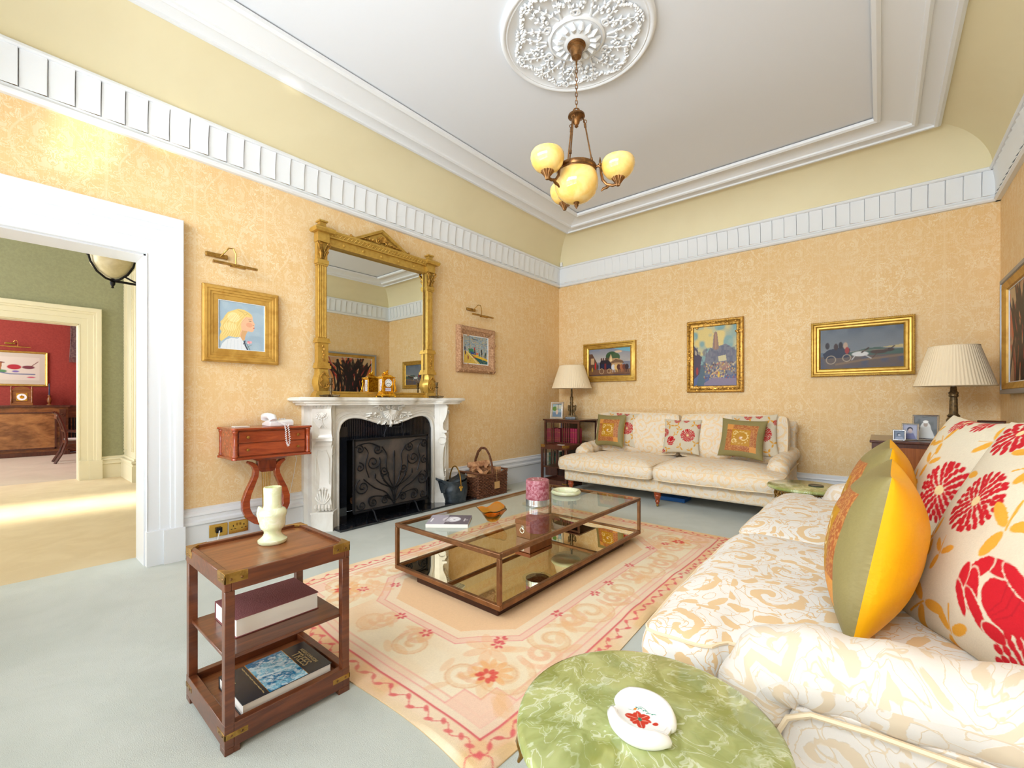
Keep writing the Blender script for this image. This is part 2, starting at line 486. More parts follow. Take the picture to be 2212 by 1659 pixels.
M['mahog_dk'] = wood('dark_mahogany', (66, 34, 24), (96, 52, 36), .28, .4, axis=2)
M['cherry'] = wood('red_cherry_wood', (130, 48, 20), (174, 76, 32), .25, .5, axis=0)
M['cherry_dk'] = wood('dark_cherry_wood', (104, 36, 16), (146, 60, 26), .25, .5, axis=2)
M['bronze_frame'] = plain('bronze_painted_metal', (142, 98, 62), .3, .65, var=((122, 82, 52), 12))
M['white_marble'] = marble('white_marble')
M['black_slate'] = plain('polished_black_slate', (26, 28, 34), .12, coat=.5, var=((34, 36, 42), 6))
M['black'] = plain('black_soot', (17, 17, 20), .6)
M['iron'] = plain('black_iron', (34, 34, 38), .42, .7, bump=(60, .2))
M['mesh_screen'] = plain('fine_iron_mesh', (66, 64, 64), .6, .2, var=((92, 82, 76), 5))
M['galv'] = plain('dark_pewter', (66, 74, 82), .36, .8, var=((86, 92, 98), 14))
M['onyx'] = onyx('green_onyx')
M['onyx_pale'] = onyx('pale_onyx', (214, 222, 176), (230, 232, 200), (240, 242, 222), 5)
M['dam_near'] = damask('cream_damask_near', (220, 188, 142), (228, 226, 222), .30, .25, bias=-.22)
M['dam_far'] = damask('cream_damask_far', (234, 206, 162), (230, 219, 202), .2, .3, bias=.0)
M['dam_pale'] = damask('cream_damask_pale', (214, 196, 170), (220, 214, 207), .34, .6, bias=-.35)
M['piping'] = plain('piping_cord', (232, 212, 180), .8)
M['bronze_dk'] = plain('aged_lamp_bronze', (122, 98, 62), .42, .6, var=((84, 72, 52), 40), bump=(60, .2))
M['shade'] = plain('pleated_cream_shade', (240, 222, 190), .8, Transmission_Weight=0.)
M['amber'] = plain('amber_glass_shade', (246, 200, 104), .08, var=((250, 218, 140), 9), coat=.6, Subsurface_Weight=.0)
M['white_pl'] = plain('white_plastic', (242, 243, 246), .3)
M['white_cer'] = plain('white_ceramic', (244, 246, 248), .15, coat=.5)
M['page'] = plain('page_block', (236, 232, 224), .8)
M['paint'] = painted('painted_surface', .5)
M['canvas'] = painted('oil_on_canvas', .45, .25, 300)
M['rug'] = painted('woven_rug', .95, .5, 420, 0)
M['cushion'] = painted('cushion_cloth', .85, .35, 260, 0)
M['silk'] = painted('silk_cushion_cloth', .5, .6, 26, 0)
T = NT('clear_glass'); T.set(Roughness=0., Transmission_Weight=1., IOR=1.45); T.base((.93, .97, .95, 1)); M['glass'] = T.m
T = NT('amber_glass_bowl'); T.set(Roughness=.02, Transmission_Weight=.93, IOR=1.45); T.base(c4((255, 170, 40))); M['amber_glass'] = T.m
M['candle'] = plain('mottled_mauve_wax', (146, 58, 74), .45, var=((190, 134, 144), 45), bump=(30, .2))
M['leather_box'] = wood('chestnut_leather', (134, 62, 28), (164, 84, 42), .35, .3, axis=2, streak=5)
M['wicker'] = plain('brown_wicker', (124, 76, 48), .6, bump=(90, .9), var=((96, 56, 34), 60))
M['log'] = plain('split_log', (214, 164, 120), .9, bump=(40, .8), var=((150, 100, 66), 14))
# ------------------------------------------------------------------ room shell
X1, Y0, Y1, ZC = 5.16, -.8, 6.335, 3.92
WT = .27
DOP, DOT = .75, 2.36            # doorway inner edge / top
FY0, FY1, FZ = 2.2, 3.45, 1.12  # chimney opening

mb = MB()
mb.box(-WT, 0, Y0 - .2, -.5, 0, 4.3); mb.box(-WT, 0, -.5, DOP, DOT, 4.3); mb.box(-WT, 0, DOP, FY0, 0, 4.3)
mb.box(-WT, 0, FY0, FY1, FZ, 4.3); mb.box(-WT, 0, FY1, Y1 + .2, 0, 4.3)
struct('wall_left', mb, M['paper_y'], smooth=0)
struct('wall_back', MB().box(0, X1, Y1, Y1 + .2, 0, 4.3), M['paper_x'], smooth=0)
struct('wall_right', MB().box(X1, X1 + .2, Y0 - .2, Y1 + .2, 0, 4.3), M['paper_y'], smooth=0)
WINS = [(.35, 1.75), (1.95, 3.3), (3.5, 4.85)]
mb = MB(); xs = [0] + [v for w in WINS for v in w] + [X1]
for i in range(0, len(xs), 2): mb.box(xs[i], xs[i + 1], Y0 - .2, Y0, 0, 4.3)
for a, b in WINS: mb.box(a, b, Y0 - .2, Y0, 0, .55); mb.box(a, b, Y0 - .2, Y0, 3.2, 4.3)
struct('wall_rear', mb, M['paper_x'], smooth=0)
for k, (a, b) in enumerate(WINS):
    mb = MB()
    for x in (a, (a + b) / 2 - .025, b - .05): mb.box(x, x + .05, Y0 - .14, Y0 - .09, .55, 3.2)
    for z in (.55, 1.82, 3.13): mb.box(a, b, Y0 - .14, Y0 - .09, z, z + .07)
    mb.box(a - .1, b + .1, Y0 - .02, Y0 + .03, 3.2, 3.34); mb.box(a - .1, a, Y0 - .02, Y0 + .03, .5, 3.2); mb.box(b, b + .1, Y0 - .02, Y0 + .03, .5, 3.2)
    struct('window_%d' % (k + 1), mb, M['white'], smooth=0)
struct('floor', MB().box(-WT - .01, X1, Y0 - .2, Y1, -.1, 0), M['carpet'], smooth=0)
struct('ceiling', MB().box(-.27, X1 + .2, Y0 - .2, Y1 + .2, ZC + .02, ZC + .2), M['ceiling'], smooth=0)

def ring_profile(prof, closed=False):
    """prof [(inset, z)] swept round the room with mitred corners; inset may be (left, right, near, far)"""
    mb = MB()
    for side in range(4):      # one strip per wall so each keeps its own clean mitre
        rs = []
        for i, z in prof:
            c = [(i, Y0 + i, z), (X1 - i, Y0 + i, z), (X1 - i, Y1 - i, z), (i, Y1 - i, z)]
            rs.append([c[side], c[(side + 1) % 4]])
        mb.rings(rs, closed=False, caps=False)
    return mb
# coved frieze above the cornice
pr = []
for k in range(15):
    a = k / 14 * PI / 2
    pr.append((.055 + .415 * (1 - math.cos(a)), 3.52 + .4 * math.sin(a)))
struct('trim_1', ring_profile(pr), M['cove'], smooth=60)
# flat margin and ceiling ridges
mb = ring_profile([(.45, 3.93), (.45, 3.90), (.475, 3.885), (.50, 3.885), (.505, 3.9), (.53, 3.91), (.62, 3.91), (.625, 3.89), (.645, 3.88), (.665, 3.89), (.67, 3.905), (.70, 3.92), (.89, 3.92), (.895, 3.9), (.92, 3.893), (.945, 3.905), (.95, 3.93)])
struct('trim_2', mb, M['plaster'], smooth=30)
# cornice: slatted band with a roll below and a fillet above
def cornice(name, length, tf, flip):
    mb = MB(); n = int(round(length / .13)); w = length / n
    mb.prism([(0, 3.2), (.035, 3.2), (.05, 3.215), (.05, 3.23), (.04, 3.24), (.035, 3.25), (.035, 3.262), (0, 3.262)], 0, length, 'x')
    mb.prism([(0, 3.5), (.075, 3.5), (.085, 3.51), (.085, 3.525), (.07, 3.535), (0, 3.535)], 0, length, 'x')
    for k in range(n):
        rows = []
        for j in range(9):
            t = j / 8; z = 3.262 + .24 * t
            cv = .010 * (1 - t) ** 3 + .030 * t ** 2
            row = []
            for s in (0, .012, .03, .2, .4, .6, .8, .97, .988, 1):
                q = s if flip else 1 - s; gr_ = -.016 if s in (0, .012, .988, 1) else 0
                row.append((w * (k + s), .026 + cv + .013 * (1 - q) ** 1.3 + gr_, z))
            rows.append(row)
        mb.grid(np.array(rows))
    mb.V = [tf(v) for v in mb.V]
    # the extruded prisms carry (along, out, z)
    return struct(name, mb, M['plaster'], smooth=25)
cornice('trim_3', Y1 - Y0, lambda v: (v[1], Y0 + v[0], v[2]), False)
cornice('trim_4', X1, lambda v: (v[0], Y1 - v[1], v[2]), True)
cornice('trim_5', Y1 - Y0, lambda v: (X1 - v[1], Y0 + v[0], v[2]), False)

BP = [(0, 0), (.032, 0), (.032, .235), (.05, .25), (.05, .272), (.03, .285), (.03, .31), (.04, .32), (.034, .338), (.016, .352), (.016, .37), (0, .378)]
mb = MB().prism(BP, .97, 1.93, 'y'); mb.prism(BP, 3.72, Y1, 'y')
struct('baseboard_left', mb, M['white'], smooth=25)
struct('baseboard_back', MB().prism([(Y1 - a, z) for a, z in BP], 0, X1, 'x'), M['white'], smooth=25)
struct('baseboard_right', MB().prism([(X1 - a, z) for a, z in BP], Y0, Y1, 'y'), M['white'], smooth=25)

# doorway casing: moulded architrave swept as (across, out) profile
def architrave(mb, xin, sgn, yin, ztop, w, wt, y_far, zb=0.26):
    """frame on plane x=xin facing sgn; opening edge yin (right side), head height ztop"""
    prof = [(0, 0), (0, .03), (.012, .034), (.016, .026), (.35, .026), (.36, .034), (.62, .036), (.64, .05), (.74, .052), (.76, .066), (.9, .074), (.97, .074), (1, .06), (1, 0)]
    A = [(xin + sgn * d, yin + t * w, zb) for t, d in prof]
    B = [(xin + sgn * d, yin + t * w, ztop + t * wt) for t, d in prof]
    C = [(xin + sgn * d, y_far, ztop + t * wt) for t, d in prof]
    mb.rings([A, B, C])
    mb.box(min(xin, xin + sgn * .06), max(xin, xin + sgn * .06), yin - .004, yin + w * .42, 0, zb)
    mb.box(min(xin, xin + sgn * .085), max(xin, xin + sgn * .085), yin + w * .42, yin + w + .004, 0, zb)
mb = MB(); architrave(mb, 0, 1, DOP, DOT, .225, .31, -.75)
mb.box(-WT, 0, DOP - .012, DOP, 0, DOT); mb.box(-WT, 0, -.5, DOP, DOT - .012, DOT)
struct('door_1', mb, M['white'], smooth=20)

# ------------------------------------------------------------------ hall and dining room beyond
HX = -5.38
struct('floor_hall', MB().box(HX - .2, -WT - .01, -3.6, 1.75, -.1, 0), M['hall_carpet'], smooth=0)
mb = MB(); mb.box(HX - .2, HX, .88, 2.3, 0, 4.4); mb.box(HX - .2, HX, -1.2, .88, 2.45, 4.4); mb.box(HX - .2, HX, -3.6, -1.2, 0, 4.4)
struct('wall_hall_far', mb, M['green_wall'], smooth=0)
mb = MB(); mb.box(HX, -WT, 1.75, 1.9, 0, 4.4)
struct('wall_hall_side', mb, M['green_wall'], smooth=0)
struct('wall_hall_near', MB().box(HX, -WT, -3.8, -3.6, 0, 4.4), M['green_wall'], smooth=0)
struct('ceiling_hall', MB().box(HX - .2, -WT, -3.8, 1.9, 4.3, 4.4), M['ceiling'], smooth=0)
mb = MB(); architrave(mb, HX, 1, .88, 2.45, .26, .27, -1.4, .3)
mb.box(HX - .2, HX, .868, .88, 0, 2.45); mb.box(HX - .2, HX, -1.2, .88, 2.438, 2.45)
struct('door_2', mb, M['cream'], smooth=20)
BP2 = [(a * 1.3, z * .92) for a, z in BP]
struct('baseboard_hall', MB().prism([(HX + a, z) for a, z in BP2], 1.14, 1.42, 'y'), M['cream'], smooth=25)
# panelled pilaster standing out from the hall wall
mb = MB(); PX0, PX1, PY = HX, -4.5, 1.42
mb.box(PX0, PX1, PY, 1.76, .3, 4.3); mb.box(PX0, PX1 + .05, PY - .05, 1.76, 0, .24)
for k, (o, z) in enumerate([(.04, .24), (.055, .28), (.02, .32)]): mb.box(PX0, PX1 + o, PY - o, 1.76, z, z + .035)
for a, b in ((PX0 + .1, PX0 + .13), (PX0 + .2, PX0 + .215), (PX1 - .2, PX1 - .185), (PX1 - .13, PX1 - .1)): mb.box(a, b, PY - .02, PY, .45, 3.3)
mb.box(PX1, PX1 + .02, PY + .05, PY + .07, .45, 3.3); mb.box(PX1, PX1 + .02, PY + .25, PY + .27, .45, 3.3)
mb.box(PX0, PX1 + .05, PY - .05, 1.76, 3.45, 3.62)
for k in range(60): mb.box(PX0 + .02, PX0 + .07, PY - .012, PY, .4 + k * .05, .43 + k * .05)
struct('trim_6', mb, M['cream'], smooth=20)
RX = -10.83
struct('floor_dining', MB().box(RX, HX - .2, -2.5, 1.75, -.1, -.002), M['red_carpet'], smooth=0)
struct('wall_dining_far', MB().box(RX - .1, RX, -2.5, 1.9, 0, 3.9), M['red_wall'], smooth=0)
struct('wall_dining_side', MB().box(RX, HX - .2, 1.75, 1.9, 0, 3.9), M['red_wall'], smooth=0)
struct('wall_dining_near', MB().box(RX, HX - .2, -2.6, -2.5, 0, 3.9), M['red_wall'], smooth=0)
struct('ceiling_dining', MB().box(RX, HX - .2, -2.6, 1.9, 3.8, 3.9), M['ceiling'], smooth=0)

# ------------------------------------------------------------------ camera, lights
cam = bpy.data.cameras.new('camera'); co = bpy.data.objects.new('camera', cam); COL.objects.link(co)
co.location = (4.26, 0, 1.25); co.rotation_euler = (PI / 2, 0, math.radians(40.07))
cam.sensor_width = 36; cam.lens = 945 / 2212 * 36; cam.shift_y = 36 / 2212; cam.clip_start = .03; cam.clip_end = 60
SC.camera = co
def area(name, loc, rotd, sx, sy, power, col=(1, 1, 1), spread=180, diff=None):
    l = bpy.data.lights.new(name, 'AREA'); l.shape = 'RECTANGLE'; l.size = sx; l.size_y = sy; l.energy = power; l.color = col
    l.spread = math.radians(spread)
    o = bpy.data.objects.new(name, l); COL.objects.link(o); o.location = loc; o.rotation_euler = [math.radians(v) for v in rotd]
    return o
def spot(name, loc, target, power, angle, blend=.6, col=(1, 1, 1), size=.02):
    l = bpy.data.lights.new(name, 'SPOT'); l.energy = power; l.spot_size = math.radians(angle); l.spot_blend = blend; l.color = col; l.shadow_soft_size = size
    o = bpy.data.objects.new(name, l); COL.objects.link(o); o.location = loc
    o.rotation_euler = (Vector(target) - Vector(loc)).to_track_quat('-Z', 'Y').to_euler()
    return o
for k, (a, b) in enumerate(WINS):
    area('daylight_window', ((a + b) / 2, Y0 - .16, 1.88), (90, 0, 0), b - a - .1, 2.5, [24, 30, 26][k], (.88, .95, 1.0))
area('far_end_fill', (2.6, Y0 + .12, 2.85), (82, 0, 0), 4.2, .9, 82, (.9, .96, 1.0), 115)  # added fill lamp, no window of its own; brightens the far end
area('ceiling_fill', (2.6, Y0 + .1, .5), (142, 0, 0), 4.2, .4, 44, (.93, .97, 1.0))  # added up-light behind the camera, lifts the ceiling like light off the floor
area('hall_daylight', (-2.8, -3.4, 2.4), (90, 0, 0), 3.4, 2.6, 230, (1., .97, .92))
area('hall_sunbeam', (-3.1, .3, 4.2), (0, 0, -3), .8, 3.5, 26, (1., .96, .88), 16)
area('dining_daylight', (-8.2, -2.3, 2.2), (90, 0, 0), 3.4, 2., 230, (.95, .97, 1.))
# sunlight thrown back on to the cornice by polished furniture
spot('sun_glint', (2.2, -.5, .7), (.0, .42, 3.08), 300, 8, .9, (1, .97, .9))
spot('sun_glint', (2.4, -.5, .7), (.0, .95, 3.40), 260, 6, .9, (1, .97, .9))
spot('sun_glint', (2.2, -.5, .7), (.47, 1.62, 3.9), 200, 3, .9, (1, .99, .95))
w = bpy.data.worlds.new('world'); SC.world = w; w.use_nodes = True
w.node_tree.nodes['Background'].inputs[0].default_value = (.8, .9, 1, 1); w.node_tree.nodes['Background'].inputs[1].default_value = .8
SC.view_settings.view_transform = 'Standard'; SC.view_settings.look = 'None'; SC.view_settings.exposure = 0.0
cy = SC.cycles
cy.use_denoising = True; cy.max_bounces = 7; cy.diffuse_bounces = 4; cy.glossy_bounces = 5; cy.transmission_bounces = 8; cy.transparent_max_bounces = 8
cy.caustics_reflective = False; cy.caustics_refractive = False; cy.sample_clamp_indirect = 6; cy.use_adaptive_sampling = True; cy.adaptive_threshold = .08; cy.time_limit = 900; cy.adaptive_min_samples = 12
# ------------------------------------------------------------------ rug
def band_rect(g, i, w, c, al=1, asp=.634):
    g.line([(i, i), (1 - i, i), (1 - i, asp - i), (i, asp - i), (i, i)], w, c, al)
def scroll(g, x, y, r, dirn, a0, c, w, al, turns=1.6, n=26):
    P = []
    for k in range(n):
        t = k / (n - 1); a = a0 + dirn * t * turns * 2 * PI; q = r * (1 - .85 * t)
        P.append((x + q * math.cos(a), y + q * math.sin(a)))
    g.line(P, w, c, al); return P
def bloom(g, x, y, r, c, seed=0, n=6, core=(240, 190, 160)):
    rr = random.Random(seed)
    for k in range(n):
        a = 2 * PI * k / n + rr.random() * .5; q = r * (.6 + .25 * rr.random())
        g.ell(x + q * math.cos(a), y + q * math.sin(a), r * .42, r * .26, c, .9, rot=a)
    g.ell(x, y, r * .3, r * .3, core, .8)
def make_rug_img():
    A = .634; g = Img(680, A, (232, 196, 146))
    g.rect(.012, .012, .988, A - .012, (238, 196, 152)); g.mottle(40, (240, 210, 178), .7, 1)
    g.rect(.034, .034, .966, A - .034, (240, 212, 186))
    g.rect(.062, .062, .938, A - .062, (240, 224, 194)); g.mottle(14, (244, 230, 204), .6, 2); g.mottle(30, (238, 206, 164), .25, 5, .55)
    RED = (226, 104, 106); PNK = (238, 172, 158); GLD = (234, 194, 146)
    # outer vine
    def vine(fx, L):
        P = [fx(t * L, .022 + .006 * math.sin(t * L * 2 * PI / .038)) for t in np.linspace(0, 1, int(L * 240))]
        g.line(P, .0018, RED, .75)
        k = 0; t = .02
        while t < L - .02:
            s = math.sin(t * 2 * PI / .038); x, y = fx(t, .022 + .006 * s)
            g.ell(x, y, .0062, .0034, RED, .85, rot=.6 * (1 if k % 2 else -1) + (1.5 if fx(0, 1)[0] == 1 else 0)); k += 1; t += .0175
    vine(lambda t, d: (t, d), 1.); vine(lambda t, d: (t, A - d), 1.)
    vine(lambda t, d: (d, t), A); vine(lambda t, d: (1 - d, t), A)
    band_rect(g, .036, .0036, (222, 98, 104), .9); band_rect(g, .050, .0024, PNK, .9); band_rect(g, .062, .003, (238, 182, 160), .8)
    for sx in (0, 1):
        for sy in (0, 1):
            f = lambda x, y: ((1 - x) if sx else x, (A - y) if sy else y)
            g.poly([f(.05, .05), f(.115, .05), f(.115, .085), f(.085, .085), f(.085, .115), f(.05, .115)], (243, 206, 182), .9)
            g.line([f(.115, .05), f(.115, .085), f(.085, .085), f(.085, .115), f(.05, .115)], .0025, PNK, .8)
    # gold acanthus scrolls in the field
    rr = random.Random(4)
    def motif(x, y, s, d, fl=1):
        scroll(g, x, y, .045 * s, d, 0, GLD, .012 * s, .32); scroll(g, x, y, .050 * s, d, .1, (226, 176, 136), .0022, .45)
        scroll(g, x + .075 * s * fl, y + .012 * d, .034 * s, -d, 2.5, (236, 186, 150), .011 * s, .4)
        for k in range(5): g.ell(x + rr.uniform(-.07, .07) * s, y + rr.uniform(-.045, .045) * s, .022 * s, .008 * s, (236, 188, 138), .45, rot=rr.uniform(0, 3))
    for k in range(7):
        x = .14 + k * .12
        motif(x, .096, 1., 1 if k % 2 else -1); motif(x, A - .096, 1., -1 if k % 2 else 1)
    for k in range(4):
        y = .14 + k * .115
        motif(.108, y, .8, 1 if k % 2 else -1, .3); motif(.892, y, .8, -1 if k % 2 else 1, -.3)
    # central panel
    def octo(i, ch): 
        x0, x1, y0, y1 = i, 1 - i, i - .02, A - i + .02
        return [(x0, y0 + ch), (x0 + ch * .35, y0 + ch * .7), (x0 + ch, y0), (x1 - ch, y0), (x1 - ch * .35, y0 + ch * .7), (x1, y0 + ch), (x1, y1 - ch), (x1 - ch * .35, y1 - ch * .7), (x1 - ch, y1), (x0 + ch, y1), (x0 + ch * .35, y1 - ch * .7), (x0, y1 - ch)]
    o1, o2, o3 = octo(.15, .075), octo(.163, .07), octo(.18, .065)
    g.poly(o1, (240, 204, 180)); g.poly(o2, (241, 218, 188)); g.line(o2 + o2[:1], .0022, (232, 150, 140), .7); g.poly(o3, (238, 198, 156))
    g.line(o1 + o1[:1], .0022, (234, 150, 146), .8)
    m = (.19, A - .19); g.mottle(9, (240, 200, 158), .7, 7, .45, .3, .19, .44)
    for sx in (0, 1):
        for sy in (0, 1):
            x = 1 - .175 if sx else .175; y = A - .155 if sy else .155
            for k in range(7): a = k * .9; g.ell(x + .022 * math.cos(a), y + .022 * math.sin(a), .02, .009, (238, 186, 140), .5, rot=a)
    FL = (220, 88, 98)
    pts = [(.192, .152), (.205, .158), (.334, .137), (.449, .124), (.512, .127), (.631, .137), (.778, .15), (.836, .133), (.14, .265), (.147, .344), (.158, .495), (.215, .462), (.86, .27), (.86, .36), (.84, .49)]
    for x in (.334, .449, .512, .631, .778): pts.append((x, A - .135))
    for k, (x, y) in enumerate(pts): bloom(g, x, y, .0105, FL, k)
    for x, y in ((.125, .112), (.125, A - .112), (.875, .112), (.875, A - .112)):
        for k in range(10): a = k * .63; g.ell(x + .02 * math.cos(a) + .01, y + .02 * math.sin(a), .012, .005, (238, 180, 120), .7, rot=a)
        bloom(g, x, y, .0145, (222, 84, 76), 3, 9)
    return g.grain(.06)
g = make_rug_img()
LX, LY = 2.06, 3.25
U, V = np.meshgrid(np.linspace(0, 1, g.w), np.linspace(1, 0, g.h))
edge = np.minimum(np.minimum(U * LY, (1 - U) * LY), np.minimum(V * LX, (1 - V) * LX))
wv = .012 * np.sin(U * 31 + 1) * np.exp(-V * LX / .15) + .010 * np.sin(V * 17) * np.exp(-U * LY / .2) + .004 * np.sin(U * 60 + V * 9) * np.exp(-V * LX / .25)
X = LX / 2 - V * LX + .018 * np.sin(U * 9) * np.exp(-V * LX / .3) + .02 * np.sin(U * 14 + 2) * np.exp(-(1 - V) * LX / .3); Y = U * LY - LY / 2 - .09 * (1 - V) * (1 - U) ** 3 + .04 * (1 - U) ** 3 + .03 * np.sin(V * 8 + .4) * np.exp(-U * LY / .3)
Z = .006 + np.clip(wv, -.0, 1) * np.clip(edge / .02, 0, 1)
rug = MB().grid(np.stack([X, Y, Z], -1), g)
# turned-down rim so the rug has thickness
nv, nu = X.shape
border = [j for j in range(nu)] + [i * nu + nu - 1 for i in range(1, nv)] + [(nv - 1) * nu + j for j in range(nu - 2, -1, -1)] + [i * nu for i in range(nv - 2, 0, -1)]
b = len(rug.V)
for k in border: v = rug.V[k]; rug.V.append((v[0], v[1], .0005)); rug.C[len(rug.V) - 1] = lin((214, 180, 126))
L = len(border)
for k in range(L): rug.F.append((border[k], b + k, b + (k + 1) % L, border[(k + 1) % L])); rug.M.append(0)
obj('rug', rug, M['rug'], loc=(1.2 + LX / 2, 1.05 + LY / 2, 0), smooth=60, label='large cream and peach woven rug with red flowers under the glass coffee table', cat='rug')

# ------------------------------------------------------------------ upholstery helpers
def round_poly(P, it=2, n=140):
    P = [Vector(p) for p in P]
    # keep straight runs: insert points near the corners first
    Q = []
    for k, p in enumerate(P):
        a, c = P[k - 1], P[(k + 1) % len(P)]
        ra, rc = min(.05, (a - p).length * .3), min(.05, (c - p).length * .3)
        Q += [p + (a - p).normalized() * ra, p + (c - p).normalized() * rc]
    for _ in range(it):
        R = []
        for k, p in enumerate(Q):
            q = Q[(k + 1) % len(Q)]; R += [p * .75 + q * .25, p * .25 + q * .75]
        Q = R
    # resample evenly
    L = [0]
    for k in range(len(Q)): L.append(L[-1] + (Q[(k + 1) % len(Q)] - Q[k]).length)
    out = []
    for i in range(n):
        t = L[-1] * i / n
        k = max(j for j in range(len(Q)) if L[j] <= t)
        f = (t - L[k]) / max(1e-9, L[k + 1] - L[k]); out.append(Q[k].lerp(Q[(k + 1) % len(Q)], f))
    return out
def puff(outline, c, z0, z1, crown=.05, under=.02, bulge=.02, wob=.006, seed=0, sag=None):
    """star-shaped stuffed cushion over a 2-D outline; returns MB, top seam, bottom seam"""
    P = round_poly(outline); n = len(P); C = Vector(c); rr = random.Random(seed); ph = [rr.uniform(0, 6) for _ in range(6)]
    N = []
    for k in range(n):
        t = P[(k + 1) % n] - P[k - 1]; N.append(Vector((t.y, -t.x)).normalized())
    if sum((P[k] - C).dot(N[k]) for k in range(n)) < 0: N = [-v for v in N]
    def w(x, y, z): return wob * (math.sin(x * 9 + ph[0] + y * 3) * math.sin(y * 11 + ph[1]) + .6 * math.sin(x * 17 + y * 7 + ph[2] + z * 9))
    rings = []; top = []; bot = []
    seq = [('b', s) for s in (.02, .3, .6, .85, .95)] + [('s', t) for t in (0, .12, .3, .5, .7, .88, 1)] + [('t', s) for s in (.97, .92, .84, .74, .62, .48, .34, .2, .02)]
    for kd, s in seq:
        ring = []
        for k in range(n):
            if kd == 's':
                q = P[k] + N[k] * (bulge * math.sin(PI * s)); z = z0 + (z1 - z0) * s
            elif kd == 't':
                q = C + (P[k] - C) * s; z = z1 + crown * (1 - s ** 3.2) ** .8
            else:
                q = C + (P[k] - C) * s; z = z0 - under * (1 - s ** 3)
            z += w(q.x, q.y, z) * (1 if kd != 's' else .5) + (sag(q.x, q.y) if sag else 0)
            ring.append((q.x, q.y, z))
            if kd == 's' and s == 1: top.append((q.x, q.y, z))
            if kd == 's' and s == 0: bot.append((q.x, q.y, z))
        rings.append(ring)
    return MB().rings(rings), top, bot
def welt(mb, loop, r=.006):
    return mb.tube(loop, r, 6, closed=True)

